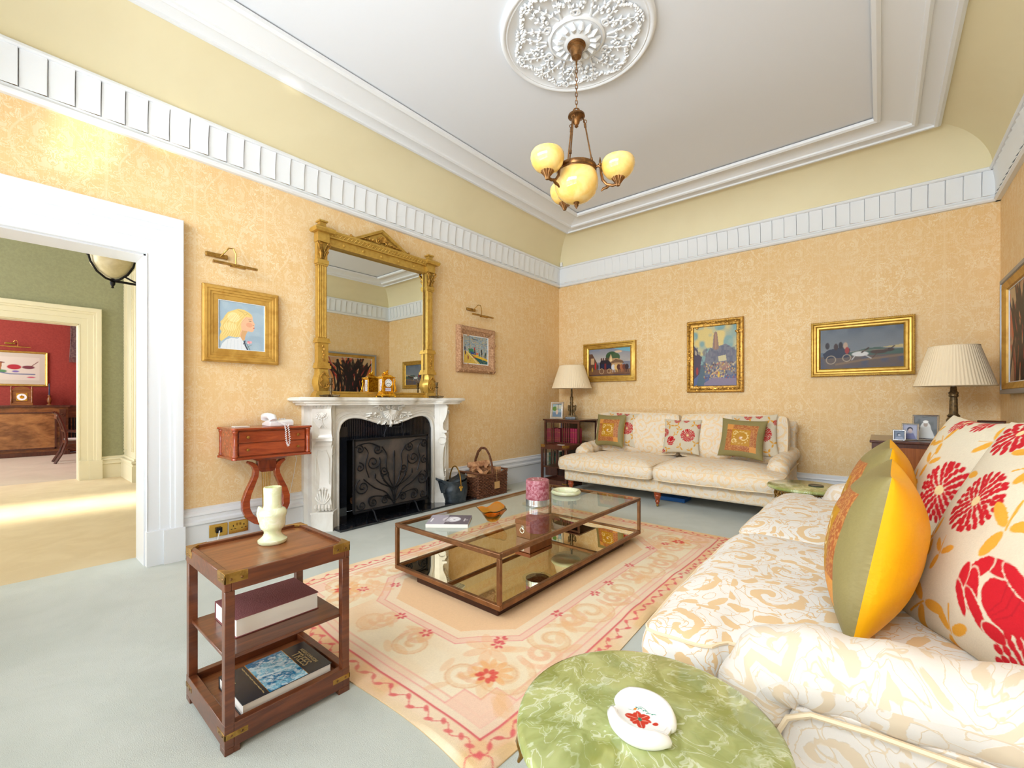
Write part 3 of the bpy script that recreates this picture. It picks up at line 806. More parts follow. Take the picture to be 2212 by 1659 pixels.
def turned_leg(h=.17):
    return [(.0, .0), (.018, .0), (.018, .012), (.028, .03), (.022, .045), (.034, .075), (.042, .1), (.036, .115), (.044, .125), (.044, .138), (.038, .142), (.046, .155), (.046, h), (0, h)]
def make_sofa(name, label, W, loc, rz, mats, arm_mat=None, D=1.22, ear=0., fr=-.1):
    fab, side = mats
    t = thing(name, label, 'sofa', loc, rz)
    mb = MB(); mb.box(.03, W - .03, .02, D - .04, .175, .35); mb.box(.2, W - .2, D - .43, D - .1, .35, .505)
    obj('base', mb, side, t, bevel=.03, seg=3, boxuv=True)
    for sx in (0, 1):
        f = (lambda x: x) if sx == 0 else (lambda x: W - x)
        aw = .21; m = W / 2
        ol = [(f(ear), fr), (f(m - .004), fr - .02), (f(m - .004), D - .36), (f(aw), D - .36), (f(aw), .22), (f(ear), .22)]
        mb, top, bot = puff(ol, (f(m / 2 + .12), .2), .365, .50, .065, .0, .018, .007, seed=sx * 5 + int(W * 10),
                            sag=lambda x, y: -.02 * max(0, (-y + .1)) / .2)
        sc = obj('seat_cushion', mb, fab, t, smooth=50, boxuv=True)
        w = MB(); welt(w, top); welt(w, bot); obj('piping', w, M['piping'], sc)
        # back cushion, built lying down then stood up
        bw = m - .1
        x0 = .07 if sx == 0 else m + .01
        mb, top, bot = puff([(0, 0), (bw, 0), (bw, .56), (0, .56)], (bw / 2, .28), 0, .16, .075, .03, .015, .008, seed=sx + 3 + int(W * 10))
        Mx = Matrix.Translation((x0 + (.02 if sx == 0 else 0), D - .29, .50)) @ Matrix.Rotation(math.radians(80), 4, 'X')
        mb.xf(Mx); tp = [tuple(Mx @ Vector(v)) for v in top]; bt = [tuple(Mx @ Vector(v)) for v in bot]
        bc = obj('back_cushion', mb, fab, t, smooth=50, boxuv=True)
        w = MB(); welt(w, tp, .007); welt(w, bt, .007); obj('piping', w, M['piping'], bc)
        # rolled arm: a fat roll that turns down at the front
        path = [(.36, .19), (.345, .28), (.335, .38), (.345, .46), (.385, .525), (.46, .553), (.58, .56), (.75, .575), (.95, .595), (D - .06, .62)]
        P = [Vector((f(.115), y, z)) for y, z in path]
        # smooth path
        Q = P[:1]
        for k in range(len(P) - 1):
            a, b_, c_, d_ = P[max(k - 1, 0)], P[k], P[k + 1], P[min(k + 2, len(P) - 1)]
            for s in (.25, .5, .75, 1):
                Q.append(.5 * ((2 * b_) + (-a + c_) * s + (2 * a - 5 * b_ + 4 * c_ - d_) * s * s + (-a + 3 * b_ - 3 * c_ + d_) * s ** 3))
        rad = [.098 + .006 * math.sin(k * 1.3) * (1 if k > 6 else 0) for k in range(len(Q))]
        grid = []; nn = 28; Ls = 0
        rings = []; uvr = []
        for k, p in enumerate(Q):
            tg = (Q[min(k + 1, len(Q) - 1)] - Q[max(k - 1, 0)]).normalized(); sdv = Vector((1, 0, 0)); up = tg.cross(sdv)
            if k: Ls += (p - Q[k - 1]).length
            ring = []; ur = []
            for j in range(nn + 1):
                a = 2 * PI * j / nn; ring.append(tuple(p + sdv * (rad[k] * 1.05 * math.cos(a)) + up * (rad[k] * math.sin(a)))); ur.append((rad[k] * a, Ls))
            rings.append(ring); uvr.append(ur)
        mb = MB(); mb.grid(np.array(rings), uv=np.array(uvr), flip=True)
        arm = obj('arm', mb, M['dam_pale'] if arm_mat is None else arm_mat, t, smooth=60)
        # panels below the roll: outer (piped) and inner filler
        pan = [(.42, .19), (.405, .40), (.43, .465), (.50, .495), (D - .05, .52), (D - .05, .19)]
        mb = MB().prism([(y, z) for y, z in pan], f(.045), f(.185), 'x')
        obj('arm_panel', mb, side, arm, smooth=30, boxuv=True, bevel=.006)
        w = MB(); w.tube([(f(.03), y, z) for y, z in [(.40, .19), (.39, .30), (.395, .39), (.42, .445), (.47, .475), (.58, .485), (D - .05, .51)]], .007, 6); obj('piping', w, M['piping'], arm)
    mb = MB(); mb.box(.05, W - .05, D - .13, D, .175, .93); mb.tube([(.04, D - .05, .93), (W - .04, D - .05, .93)], .075, 16)
    obj('back_frame', mb, side, t, bevel=.02, boxuv=True)
    for x, y in ((.1, .09), (W / 2, .09), (W - .1, .09), (.1, D - .12), (W - .1, D - .12)):
        lg = obj('leg', MB().lathe([(a, b + .03) for a, b in turned_leg(.15)], (x, y, 0), 20), M['cherry'], t)
        cs = MB(); cs.tube([(x - .009, y, .0165), (x + .009, y, .0165)], .016, 14); cs.lathe([(.0, .02), (.016, .024), (.018, .034), (0, .034)], (x, y, 0), 14)
        obj('caster', cs, M['brass_old'], lg)
    return t
make_sofa('sofa', 'cream damask two-seat sofa with rolled arms along the back wall under three paintings', 2.6, (.95, 4.97, 0), 0, (M['dam_far'], M['dam_far']), M['dam_far'])
make_sofa('sofa', 'large white and gold damask sofa in the right foreground with big red flowered cushions', 2.95, (3.66, 4.22, 0), -PI / 2, (M['dam_near'], M['dam_pale']), D=1.485, ear=.11, fr=-.02)

# ------------------------------------------------------------------ scatter cushions
BG = (206, 196, 174); RD = (184, 20, 34); MU = (212, 154, 52)
def mum(g, x, y, r, c=RD, rings=4, gap=BG, core=(220, 200, 150), seed=1):
    rr = random.Random(seed)
    for q in range(rings, 0, -1):
        R = r * q / rings; n = int(5 + q * 4.2)
        for k in range(n):
            a = 2 * PI * (k + .5 * (q % 2)) / n + rr.uniform(-.06, .06)
            px_, py_ = x + R * .86 * math.cos(a), y + R * .86 * math.sin(a)
            g.ell(px_, py_, r / rings * .56, R * PI / n * .70, c, 1, rot=a)
    g.ell(x, y, r * .16, r * .16, core)
def peony(g, x, y, r, c=RD, a0=0.):
    ca, sa = math.cos(a0), math.sin(a0); Q = lambda u, v: (x + r * (u * ca - v * sa), y + r * (u * sa + v * ca))
    for (u, v, a, b_, rt) in ((.38, -.12, .62, .50, 0), (-.28, -.52, .42, .2, -.5), (.2, -.66, .5, .17, .05), (-.62, -.12, .2, .44, .15), (-.36, .34, .2, .52, -.75), (.0, .56, .52, .15, .25), (-.74, .35, .13, .4, -.5), (-.45, .72, .42, .12, .5), (.62, .52, .3, .15, -.4)):
        px_, py_ = Q(u, v); g.ell(px_, py_, r * (a + .035), r * (b_ + .035), BG, 1, rot=rt + a0); g.ell(px_, py_, r * a, r * b_, c, 1, rot=rt + a0)
    for k in range(3): g.line([Q(.1 + .2 * k, -.5), Q(.3 + .16 * k, -.1), Q(.28 + .1 * k, .3)], r * .03, (150, 16, 30), .6)
def sprig(g, x, y, s, a0, n=3, c=MU):
    for k in range(n):
        a = a0 + k * 2 * PI / max(n, 3) * .9; g.ell(x + s * .6 * math.cos(a), y + s * .6 * math.sin(a), s * .5, s * .2, c, 1, rot=a)
    g.line([(x, y), (x + s * math.cos(a0 + 2.6), y + s * math.sin(a0 + 2.6))], s * .08, c)
def floral_img(w, variant=0, asp=1.):
    g = Img(w, asp, BG)
    if variant == 0:
        mum(g, .72, .48, .2, rings=5); peony(g, .24, .66, .14, a0=-.9); mum(g, .04, .42, .12, rings=3, seed=3); mum(g, .38, .02, .09, rings=3); mum(g, .62, .0, .08, rings=2)
        for k, (x, y, s, a) in enumerate([(.2, .2, .11, 0), (.42, .18, .1, 1), (.46, .34, .1, 2), (.12, .12, .08, 2), (.52, .84, .1, 1), (.86, .14, .1, .5), (.93, .7, .09, 2), (.15, .9, .09, 0), (.8, .92, .1, 1.4), (.36, .46, .07, .4)]): sprig(g, x, y, s, a)
        mum(g, .99, .2, .06, rings=2); mum(g, .02, .97, .07, rings=2)
    else:
        g.line([(.42, .02), (.5, .2), (.56, .32)], .012, MU); g.line([(.98, .3), (.86, .42), (.8, .6)], .014, MU)
        mum(g, .34, .42, .155, rings=5, seed=5); peony(g, .62, .74, .165, a0=.5); mum(g, .10, .86, .085, rings=3, seed=8)
        mum(g, .8, .92, .13, rings=4, seed=9, core=(236, 220, 180)); mum(g, .93, .4, .11, rings=3); mum(g, .2, .06, .13, rings=3, seed=2); g.ell(.6, .06, .16, .05, RD, rot=-.3); g.ell(.66, .1, .13, .03, (222, 90, 80), rot=-.3)
        mum(g, .98, .08, .09, rings=2)
        for k, (x, y, s, a) in enumerate([(.5, .2, .11, 0), (.62, .26, .12, 1), (.74, .2, .11, 2.2), (.57, .5, .13, 2), (.4, .15, .1, 3), (.15, .62, .09, 1), (.3, .68, .08, 2), (.86, .6, .12, .5), (.9, .74, .1, 2), (.28, .9, .12, 0), (.45, .96, .1, 2), (.8, .02, .1, 2), (.08, .3, .1, 0)]): sprig(g, x, y, s, a)
    return g.grain(.06)
def gold_img(w, spir=1):
    g = Img(w, 1., (138, 126, 80)); g.mottle(60, (160, 148, 100), .4, 3)
    g.rect(.15, .15, .87, .87, (176, 100, 50)); g.mottle(90, (226, 176, 96), .8, 4, .5, .1, .15, .87, .15, .87)
    for s in ((.0, .0, .15, 1), (.87, 0, 1, 1), (0, 0, 1, .15), (0, .87, 1, 1)): g.rect(*s, (138, 126, 80))
    g.rect(.15, .15, .87, .87, (150, 84, 50), .5)
    g.rect(.15, .15, .30, .30, (216, 150, 70), .8); g.rect(.72, .72, .87, .87, (216, 150, 70), .8)
    g.rect(.29, .29, .73, .73, (182, 128, 20)); g.mottle(50, (184, 136, 30), .5, 6, .5, .2, .29, .73, .29, .73)
    CR = (232, 212, 150)
    g.ell(.51, .52, .035, .035, (206, 160, 150)); g.ell(.53, .5, .02, .02, (240, 226, 190))
    scroll(g, .55, .5, .16, 1, -2, CR, .012, .95, .9); scroll(g, .37, .4, .07, -1, 0, CR, .011, .9, 1.3); scroll(g, .37, .6, .075, 1, 1, CR, .011, .9, 1.3)
    for k in range(14): a = k * .45; g.ell(.52 + .17 * math.cos(a), .5 + .17 * math.sin(a), .018, .008, CR, .9, rot=a + 1)
    return g.grain(.07)
def pillow(name, label, w, h, T, imf, back, mat, loc, ax, ay=0, az=0, n=90, group=None, seed=0, pinch=.08):
    """square stuffed cushion facing -y; ax leans it back"""
    s = np.linspace(-1, 1, n); s = np.sin(s * PI / 2) * .5 + s * .5
    U, V = np.meshgrid(s, s); rr = np.random.default_rng(seed); p = rr.uniform(0, 6, 6)
    X = w / 2 * U * (1 - pinch * np.cos(PI * V / 2)); Z = h / 2 * V * (1 - pinch * np.cos(PI * U / 2))
    th = T / 2 * (np.clip(np.cos(PI * U / 2), 0, 1) * np.clip(np.cos(PI * V / 2), 0, 1)) ** .42
    th = th + .004 * np.sin(U * 7 + p[0] + V * 3) * np.sin(V * 6 + p[1]) * (1 - U ** 2) * (1 - V ** 2) + .003 * np.sin((U + V) * 15 + p[2]) * np.clip(U * V, 0, 1) ** 2 * (1 - np.abs(U)) * 4 * (1 - V ** 2)
    mb = MB()
    P = np.stack([X, -th, Z], -1)
    mb.grid(P, None); b = 0
    # colour sampled at the warped parameter so the print stays square
    j = np.clip(((1 - (V + 1) / 2) * (imf.h - 1)).round().astype(int), 0, imf.h - 1); i = np.clip(((U + 1) / 2 * (imf.w - 1)).round().astype(int), 0, imf.w - 1)
    C = imf.a[j, i].reshape(-1, 3).tolist()
    for k, c in enumerate(C): mb.C[k] = c
    m0 = len(mb.V); mb.grid(np.stack([X, th, Z], -1), flip=True)
    bc = back.a[j, i[:, ::-1]].reshape(-1, 3).tolist() if isinstance(back, Img) else [lin(back)] * (n * n)
    for k, c in enumerate(bc): mb.C[m0 + k] = c
    o = obj(name, mb, mat, smooth=75, label=label, cat='cushion', group=group)
    o.location = loc; o.rotation_euler = (ax, ay, az)
    return o
FL0 = floral_img(110); FL1 = floral_img(300, 1); FL2 = floral_img(220, 0); GD = gold_img(110); GDN = gold_img(220)
D_ = math.radians
pillow('cushion', 'olive and bronze square cushion with vine embroidery at the left of the far sofa', .46, .46, .17, GD, (226, 170, 30), M['silk'], (1.345, 5.62, .83), D_(-12), 0, D_(-4), seed=1)
pillow('cushion', 'red flowered cushion tucked behind the left olive cushion on the far sofa', .46, .48, .14, FL0, BG, M['cushion'], (1.46, 5.74, .85), D_(-14), D_(4), D_(6), seed=2)
pillow('cushion', 'beige cushion with two big red blooms standing alone in the middle of the far sofa', .47, .45, .15, FL0, BG, M['cushion'], (2.31, 5.70, .79), D_(-14), 0, 0, seed=3)
pillow('cushion', 'olive and bronze square cushion with vine embroidery at the right of the far sofa', .48, .46, .17, GD, (226, 170, 30), M['silk'], (3.04, 5.58, .81), D_(-16), D_(3), D_(-2), seed=4)
pillow('cushion', 'red flowered cushion tucked behind the right olive cushion on the far sofa', .48, .50, .14, FL0, BG, M['cushion'], (3.14, 5.72, .84), D_(-14), D_(-3), D_(3), seed=5)
pillow('cushion', 'nearest olive cushion with bright yellow silk back standing on the foreground sofa', .50, .51, .25, GDN, (238, 172, 10), M['silk'], (4.245, 1.83, .79), D_(-10), 0, D_(-91), n=150, seed=6)
pillow('cushion', 'farther olive and yellow silk cushion standing behind the nearest one on the foreground sofa', .52, .54, .25, GDN, (238, 172, 10), M['silk'], (4.25, 2.5, .80), D_(-10), 0, D_(-90), n=120, seed=7)
pillow('cushion', 'largest beige cushion with big red peonies and mustard leaves on the foreground sofa', .66, .74, .28, FL1, BG, M['cushion'], (4.60, 1.80, .85), D_(-27), D_(0), D_(-62), n=300, seed=8)
pillow('cushion', 'red flowered cushion behind the largest one farther along the foreground sofa', .60, .66, .26, FL2, BG, M['cushion'], (4.50, 2.42, .87), D_(-17), 0, D_(-74), n=200, seed=9)
# ------------------------------------------------------------------ chimney-piece (local: x along the wall, -y into the room)
def on_left(y, x=0., z=0.): return (x, y, z)
RZL = PI / 2
FY = 2.815                       # centre line of the chimney-piece
mp = thing('mantelpiece', 'white carved marble mantelpiece with scallop shell and scrolled legs round the fireplace', 'mantelpiece', on_left(FY, 0.003), RZL)
W_ = M['white_marble']
def serp(k, y_):  # shelf plan
    pass
sh = [(-1.03, 0), (1.03, 0)]
fr = []
for k in range(61):
    t = -1.03 + 2.06 * k / 60; a = abs(t)
    if a > .70: d = .285 - .5 * max(0, (a - .92)) ** 1.2
    elif a > .58: d = .285 - .05 * (math.cos((a - .58) / .12 * PI) * .5 + .5)
    elif a > .32: d = .235
    elif a > .24: d = .235 + .045 * (math.cos((a - .24) / .08 * PI) * .5 + .5)
    else: d = .28
    fr.append((-t, -d))
def shelf_layer(mb, s, z0, z1):
    P = [(-1.03 * s, 0), (1.03 * s, 0)] + [(x * s, y * (s - .0)) for x, y in fr]
    mb.prism(P, z0, z1, 'z')
mb = MB()
for s, z0, z1 in ((.985, 1.243, 1.25), (1., 1.25, 1.275), (.985, 1.275, 1.283), (.955, 1.225, 1.243), (.93, 1.205, 1.225)): shelf_layer(mb, s, z0, z1)
obj('shelf', mb, W_, mp, bevel=.003)
# back plate with the serpentine opening
def arch(x):   # head of the opening
    a = abs(x) / .59
    if a > 1: return 0
    return .985 + .085 * math.sin(min(1, a / .72) ** 1.0 * PI / 2) ** 2.2 if a < .72 else .92 + .15 * math.sqrt(max(0, 1 - ((a - .72) / .28) ** 2.2))
xs = np.linspace(-.59, .59, 61)
def plate(mb, off, y0, y1, ztop, xo):
    P = [(-xo, .0), (-xo, ztop), (xo, ztop), (xo, .023), (.59 + off, .023)]
    for x in xs[::-1]: P.append((x * (1 + off / .59), arch(x) + off))
    P.append((-.59 - off, .023)); mb.prism(P, y0, y1, 'y')
mb = MB(); plate(mb, 0, -.13, -.0, 1.21, .86)
obj('frieze', mb, W_, mp, bevel=.003)
mb = MB()
def arch_tube(off, r, y):
    P = [(-.59 - off, y, .0)] + [(x * (1 + off / .59), y, arch(x) + off) for x in xs] + [(.59 + off, y, 0)]
    mb.tube(P, r, 8)
arch_tube(.012, .014, -.135); arch_tube(.05, .008, -.134); arch_tube(.075, .006, -.132)
for sx in (-1, 1):
    mb.tube([(sx * .30, -.132, 1.175), (sx * .66, -.132, 1.175), (sx * .66, -.132, .98), (sx * .6, -.132, 1.05), (sx * .45, -.132, 1.13), (sx * .3, -.132, 1.14)], .005, 6)
obj('moulding', mb, W_, mp)
# scallop shell and foliage
mb = MB()
for k in range(11):
    a = (k - 5) / 5 * 1.25; L = .115 - .012 * abs(k - 5) / 5
    mb.tube([(0, -.15, 1.155), (math.sin(a) * L * .5, -.175, 1.155 - math.cos(a) * L * .5), (math.sin(a) * L, -.155, 1.155 - math.cos(a) * L)], [.004, .010, .013], 8)
for sx in (-1, 1):
    for (x, z, r, tn) in ((.03, 1.175, .022, 1.4), (.12, 1.16, .03, 1.5), (.14, 1.07, .026, 1.3), (.06, 1.01, .022, 1.2)):
        P = []
        for k in range(18):
            t = k / 17; a = t * tn * 2 * PI; q = r * (1 - .8 * t); P.append((sx * (x + q * math.cos(a)), -.152 - .01 * t, z + q * math.sin(a)))
        mb.tube(P, [.008 * (1 - .4 * k / 17) for k in range(18)], 6)
    for (x0, z0, x1, z1) in ((.12, 1.185, .21, 1.18), (.15, 1.12, .24, 1.09), (.22, 1.09, .31, 1.075), (.12, 1.03, .16, 1.0), (.04, .995, .11, .99), (.2, 1.1, .29, 1.11)):
        mb.tube([(sx * x0, -.145, z0), (sx * (x0 + x1) / 2, -.165, (z0 + z1) / 2 + .012), (sx * x1, -.14, z1)], [.008, .013, .003], 6)
    for k in range(5): mb.sph((sx * (.19 + .025 * k), -.148, 1.085 - .006 * k + .02 * (k % 2)), .011, 8, 5)
for k in range(3): mb.tube([(0, -.15, 1.04 - .02 * k), (0, -.17, 1.0), (.012 * (k - 1), -.145, .965)], [.01, .015, .004], 6)
obj('shell_carving', mb, W_, mp)
# canted legs
for sx in (-1, 1):
    R = rxy(sx * .735, -.125, 0, az=sx * math.radians(42))
    mb = MB()
    prof = [(.0, .19), (-.035, .19), (-.05, .22), (-.055, .3), (-.04, .42), (-.035, .55), (-.05, .68), (-.075, .76), (-.08, .82), (-.055, .855), (-.075, .865), (-.075, .885), (-.05, .895), (-.035, .93), (-.04, .98), (-.075, 1.05), (-.09, 1.12), (-.095, 1.17), (-.07, 1.205), (.0, 1.205)]
    rr = []
    # widths taper slightly at the waist
    v0 = len(mb.V)
    ring = lambda xx: [(xx * (1 if .6 < z < .9 or z < .3 or z > 1 else .88), y, z) for y, z in prof]
    mb.rings([ring(-.085), ring(.085)])
    mb.box(-.1, .1, -.085, .06, 0, .165); mb.box(-.105, .105, -.09, .06, .165, .185)
    mb.box(-.09, .09, 0, .06, .185, 1.205)
    mb.box(-.095, .095, -.085, -.03, .862, .888)
    mb.xf(R)
    lg = obj('leg', mb, W_, mp, smooth=40)
    mb = MB()
    mfo = MB()
    for k in range(5): mb.cyl((-.062 + .031 * k, -.083, 1.165), (-.062 + .031 * k, -.066, 1.205), .018, .016, 8); mfo.tube([(-.062 + .031 * k, -.045, .20), (-.062 + .031 * k, -.066, .225), (-.062 + .031 * k, -.056, .25)], .015, 8)
    for k in range(7):
        a = (k - 3) * .42; mb.tube([(0, -.092, 1.14), (math.sin(a) * .045, -.098, 1.14 - math.cos(a) * .05)], [.004, .008], 6); mb.sph((math.sin(a) * .06, -.085, 1.125 - math.cos(a) * .055), .008, 6, 4)
    mb.xf(R); obj('scallop_carving', mb, W_, lg); mb = MB()
    for k in range(3): mb.tube([(0, -.088, 1.08), (0, -.065, 1.03), ((k - 1) * .03, -.055, .99)], [.005, .008, .004], 6)
    mfo.xf(R); obj('foot_roll', mfo, W_, lg)
    mb.xf(R); obj('leaf_drop', mb, W_, lg); mb = MB()
    for k in range(7):
        a = (k - 3) * .3; mb.tube([(math.sin(a) * .02, -.062, .26), (math.sin(a) * .07, -.062, .26 + math.cos(a) * .07), (math.sin(a) * .085, -.058, .26 + math.cos(a) * (.14 - .01 * abs(k - 3)))], [.006, .010, .007], 6)
    mb.sph((0, -.06, .405), (.016, .01, .014), 8, 6); mb.sph((-.03, -.06, .395), .012, 8, 6); mb.sph((.03, -.06, .395), .012, 8, 6)
    mb.xf(R); obj('acanthus_carving', mb, W_, lg); mb = MB()
    mb.tube([(-.06, -.058, .45), (-.058, -.068, .7), (-.04, -.085, .78), (0, -.085, .765), (.04, -.085, .78), (.058, -.068, .7), (.06, -.058, .45)], .004, 6)
    mb.torus((sx * -.088, -.03, .77), .045, .006, 16, 6, 'x')
    mb.xf(R); obj('panel_moulding', mb, W_, lg)
for sx in (-1, 1):
    mb = MB().box(min(sx * .86, sx * .9), max(sx * .86, sx * .9), -.05, 0, 0, 1.21)
    obj('side_slip', mb, W_, mp)

# hearth slab and fire recess
h = MB().box(.001, .36, 2.24, 4.02, .0005, .022); h.box(.2, .36, 2.12, 2.24, .0005, .022)
obj('hearth', h, M['black_slate'], bevel=.003, label='polished black slate hearth slab in front of the fireplace', cat='hearth')
fb = thing('firebox', 'black fire recess with reeded slips inside the marble mantelpiece', 'fireplace', (0, FY, 0), RZL)
mb = MB()
for sx in (-1, 1):
    for k in range(9): x = sx * (.60 - .012 * k); mb.box(x - .0055, x + .0055, -.118, -.10, .023, .985)
    mb.box(min(sx * .615, sx * .49), max(sx * .615, sx * .49), -.10, -.08, .023, 1.0)
mb.box(-.61, .61, -.10, -.08, .84, 1.115)
for k in range(60): mb.box(-.59 + .02 * k - .006, -.59 + .02 * k + .006, -.115, -.10, .85, 1.1)
obj('reeded_slip', mb, M['black_slate'], fb, smooth=0)
mb = MB(); mb.box(-.61, .61, .25, .262, .024, 1.11); mb.box(-.612, -.6, -.08, .26, .024, 1.11); mb.box(.6, .612, -.08, .26, .024, 1.11); mb.box(-.6, .6, -.08, .25, 1.0, 1.01)
obj('back_plate', mb, M['black'], fb, smooth=0)
obj('inner_hearth', MB().box(-.6, .6, .004, .25, .0005, .0225), M['black_slate'], fb, smooth=0)
gr = thing('fire_grate', 'black iron fire grate with cut logs behind the scrolled screen', 'grate', (-.1, FY, 0), RZL)
mb = MB()
for k in range(9): mb.cyl((-.32 + .08 * k, -.1, .13), (-.32 + .08 * k, .1, .13), .007, n=6)
for y in (-.1, .1): mb.cyl((-.36, y, .13), (.36, y, .13), .009, n=6)
for x in (-.33, .33):
    mb.tube([(x, -.1, .03), (x, -.1, .16), (x * 1.05, -.1, .24)], .009, 6); mb.tube([(x, .1, .03), (x, .1, .14)], .009, 6); mb.sph((x * 1.05, -.1, .26), .022, 10, 6)
obj('iron_bars', mb, M['iron'], gr)
for k, (x, y, z, a) in enumerate([(-.22, -.03, .18, .1), (.0, .03, .18, -.1), (.2, -.02, .18, .2)]):
    v = Vector((math.cos(a) * .12, math.sin(a) * .12, 0))
    mb = MB(); mb.tube([Vector((x, y, z)) - v, Vector((x, y, z)) + v], .038, 7)
    lgo = obj('firewood_log', mb, M['log'], loc=None, smooth=20, label='split log lying on the iron grate behind the fire screen', cat='log', group='logs on the fire grate')
    lgo.location = (-.1, FY, 0); lgo.rotation_euler = (0, 0, RZL)

# ------------------------------------------------------------------ wrought-iron fire screen
fs = thing('fire_screen', 'black wrought iron fire screen with scrolled tendrils and leaf buds in front of the fireplace', 'fire screen', (.285, 2.755, .022), RZL)
I = M['iron']; SW, SH0, SH1 = .455, .115, .835
mb = MB()
for p, q in (((-SW, SH0), (SW, SH0)), ((-SW, SH1), (SW, SH1)), ((-SW, SH0), (-SW, SH1)), ((SW, SH0), (SW, SH1))):
    mb.box(min(p[0], q[0]) - .011, max(p[0], q[0]) + .011, -.012, .012, min(p[1], q[1]) - .011, max(p[1], q[1]) + .011)
obj('frame', mb, I, fs, bevel=.003)
mb = MB(); mb.grid(np.array([[(-SW + 2 * SW * i / 20, .004 - .014 * math.sin(PI * i / 20) * math.sin(PI * j / 12), SH0 + (SH1 - SH0) * j / 12) for i in range(21)] for j in range(13)]))
obj('mesh_panel', mb, M['mesh_screen'], fs)
def spiral(x, z, r, turns, a0, d, y=-.018, n=26, tail=None):
    P = list(tail or [])
    for k in range(n):
        t = k / (n - 1); a = a0 + d * t * turns * 2 * PI; q = r * (1 - .86 * t ** .85); P.append((x + q * math.cos(a), y, z + q * math.sin(a)))
    return P
mb = MB()
for sx in (-1, 1):
    d = sx
    for (x, z, r, tn, a0) in ((.25, .60, .085, 1.6, 2.6), (.40, .74, .05, 1.5, .5), (.20, .73, .055, 1.5, 3.4), (.40, .56, .05, 1.4, 1.5), (.37, .36, .085, 1.7, 1.2), (.38, .18, .055, 1.5, .3), (.25, .19, .06, 1.6, 1.8), (.11, .19, .055, 1.5, 2.8), (.12, .50, .05, 1.4, 3.9)):
        P = spiral(x, z, r, tn, a0, 1 if z > .4 else -1)
        mb.tube([(sx * p[0], p[1], p[2]) for p in P], .0065, 6)
    for P in ([(0, .13), (.10, .27), (.24, .34), (.36, .44)], [(0, .15), (.04, .3), (.16, .46), (.17, .60), (.165, .62)], [(0, .16), (.1, .22), (.22, .25), (.30, .24), (.31, .19)], [(.0, .3), (.06, .40), (.10, .56), (.09, .66), (.15, .75)],
              [(.0, .28), (.08, .35), (.13, .40)], [(0, .3), (.14, .36), (.22, .42)], [(.17, .75), (.3, .80), (.43, .78)], [(.30, .45), (.34, .58), (.31, .70), (.35, .76)]):
        Q = []
        for k in range(len(P) - 1):
            a, b_, c_, e_ = [Vector((p[0], p[1])) for p in (P[max(k - 1, 0)], P[k], P[k + 1], P[min(k + 2, len(P) - 1)])]
            for s_ in (0, .33, .66): Q.append(.5 * ((2 * b_) + (-a + c_) * s_ + (2 * a - 5 * b_ + 4 * c_ - e_) * s_ * s_ + (-a + 3 * b_ - 3 * c_ + e_) * s_ ** 3))
        Q.append(Vector(P[-1]))
        mb.tube([(sx * q.x, -.02, q.y) for q in Q], .0065, 6)
    for (x, z, a) in ((.14, .42, .5), (.23, .435, .8), (.075, .43, .25)):
        mb.sph((sx * x, -.022, z + .02), (.012, .006, .03), 8, 6)
mb.tube([(0, -.02, .13), (0, -.02, .66)], .008, 6)
mb.sph((0, -.022, .66), (.012, .007, .045), 8, 6)
obj('scrollwork', mb, I, fs)
mb = MB()
for x in (-.12, .12):
    mb.tube([(x * (.6 + .4 * k / 10) if k else x * .6, -.0, .85 + .0 * k) for k in range(2)], .006, 6)
    mb.tube([(x * 1.0, -.02, .85), (x * .95, -.02, .90), (x * .8, -.02, .94), (x * .9, -.02, .985), (x * .75, -.02, 1.0)], .006, 6)
    mb.tube([(p[0], p[1], p[2]) for p in spiral(x * 1.05, .862, .018, 1.2, 0, 1, n=12)], .005, 6)
mb.tube([(-.09, -.02, .955), (-.04, -.02, .94), (0, -.02, .95), (.04, -.02, .94), (.09, -.02, .955)], .008, 6)
obj('handle', mb, I, fs)
for x in (-.26, .26):
    mb = MB(); mb.tube([(x, -.012, .12), (x, -.05, .10), (x, -.09, .03), (x, -.12, .012), (x, -.14, .02), (x, -.135, .035)], .009, 6); mb.tube([(x, .012, .12), (x, .06, .09), (x, .09, .012)], .009, 6)
    obj('foot', mb, I, fs)

# ---------------------------------------------------------------- coal scuttle
cs_ = thing('coal_scuttle', 'dark pewter coal scuttle with brass swing handle on the right end of the hearth', 'coal scuttle', (.275, 3.655, .0225), math.radians(78))
prof = [(.125, 0), (.13, .01), (.128, .03), (.13, .04), (.145, .1), (.148, .16), (.14, .2)]
rs = []; n = 36
for r, z in [(.0, .0)] + prof:
    rs.append([(r * math.cos(2 * PI * k / n) * 1.1, r * math.sin(2 * PI * k / n) * .9, z) for k in range(n)])
def rim(s, dz):
    ring = []
    for k in range(n):
        a = 2 * PI * k / n; c = math.cos(a); sp = max(0, -c) ** 6; bk = max(0, c) ** 2
        r = .14 * s; x = r * c * 1.1 - .115 * sp * s; y = r * math.sin(a) * .9 * (1 - .3 * sp)
        ring.append((x, y, .2 + dz + .055 * sp + .02 * bk - .015 * abs(math.sin(a))))
    return ring
rs += [rim(1., .035), rim(1.0, .06), rim(.96, .058), rim(.9, .03)]
rs.append([(x * .8, y * .8, .12) for x, y, z in rs[-1]])
mb = MB().rings(rs); mb.torus((0, 0, .0), .0, .0, 3, 3) if False else None
obj('bucket', mb, M['galv'], cs_, smooth=50)
mb = MB(); mb.rings([[(.12 * s * math.cos(2 * PI * k / 24) + .03, .11 * s * math.sin(2 * PI * k / 24), z + .03 * math.cos(2 * PI * k / 24)) for k in range(24)] for s, z in ((.9, .245), (.95, .262), (.8, .285), (.4, .30), (.02, .303))])
obj('lid', mb, M['galv'], cs_, smooth=50)
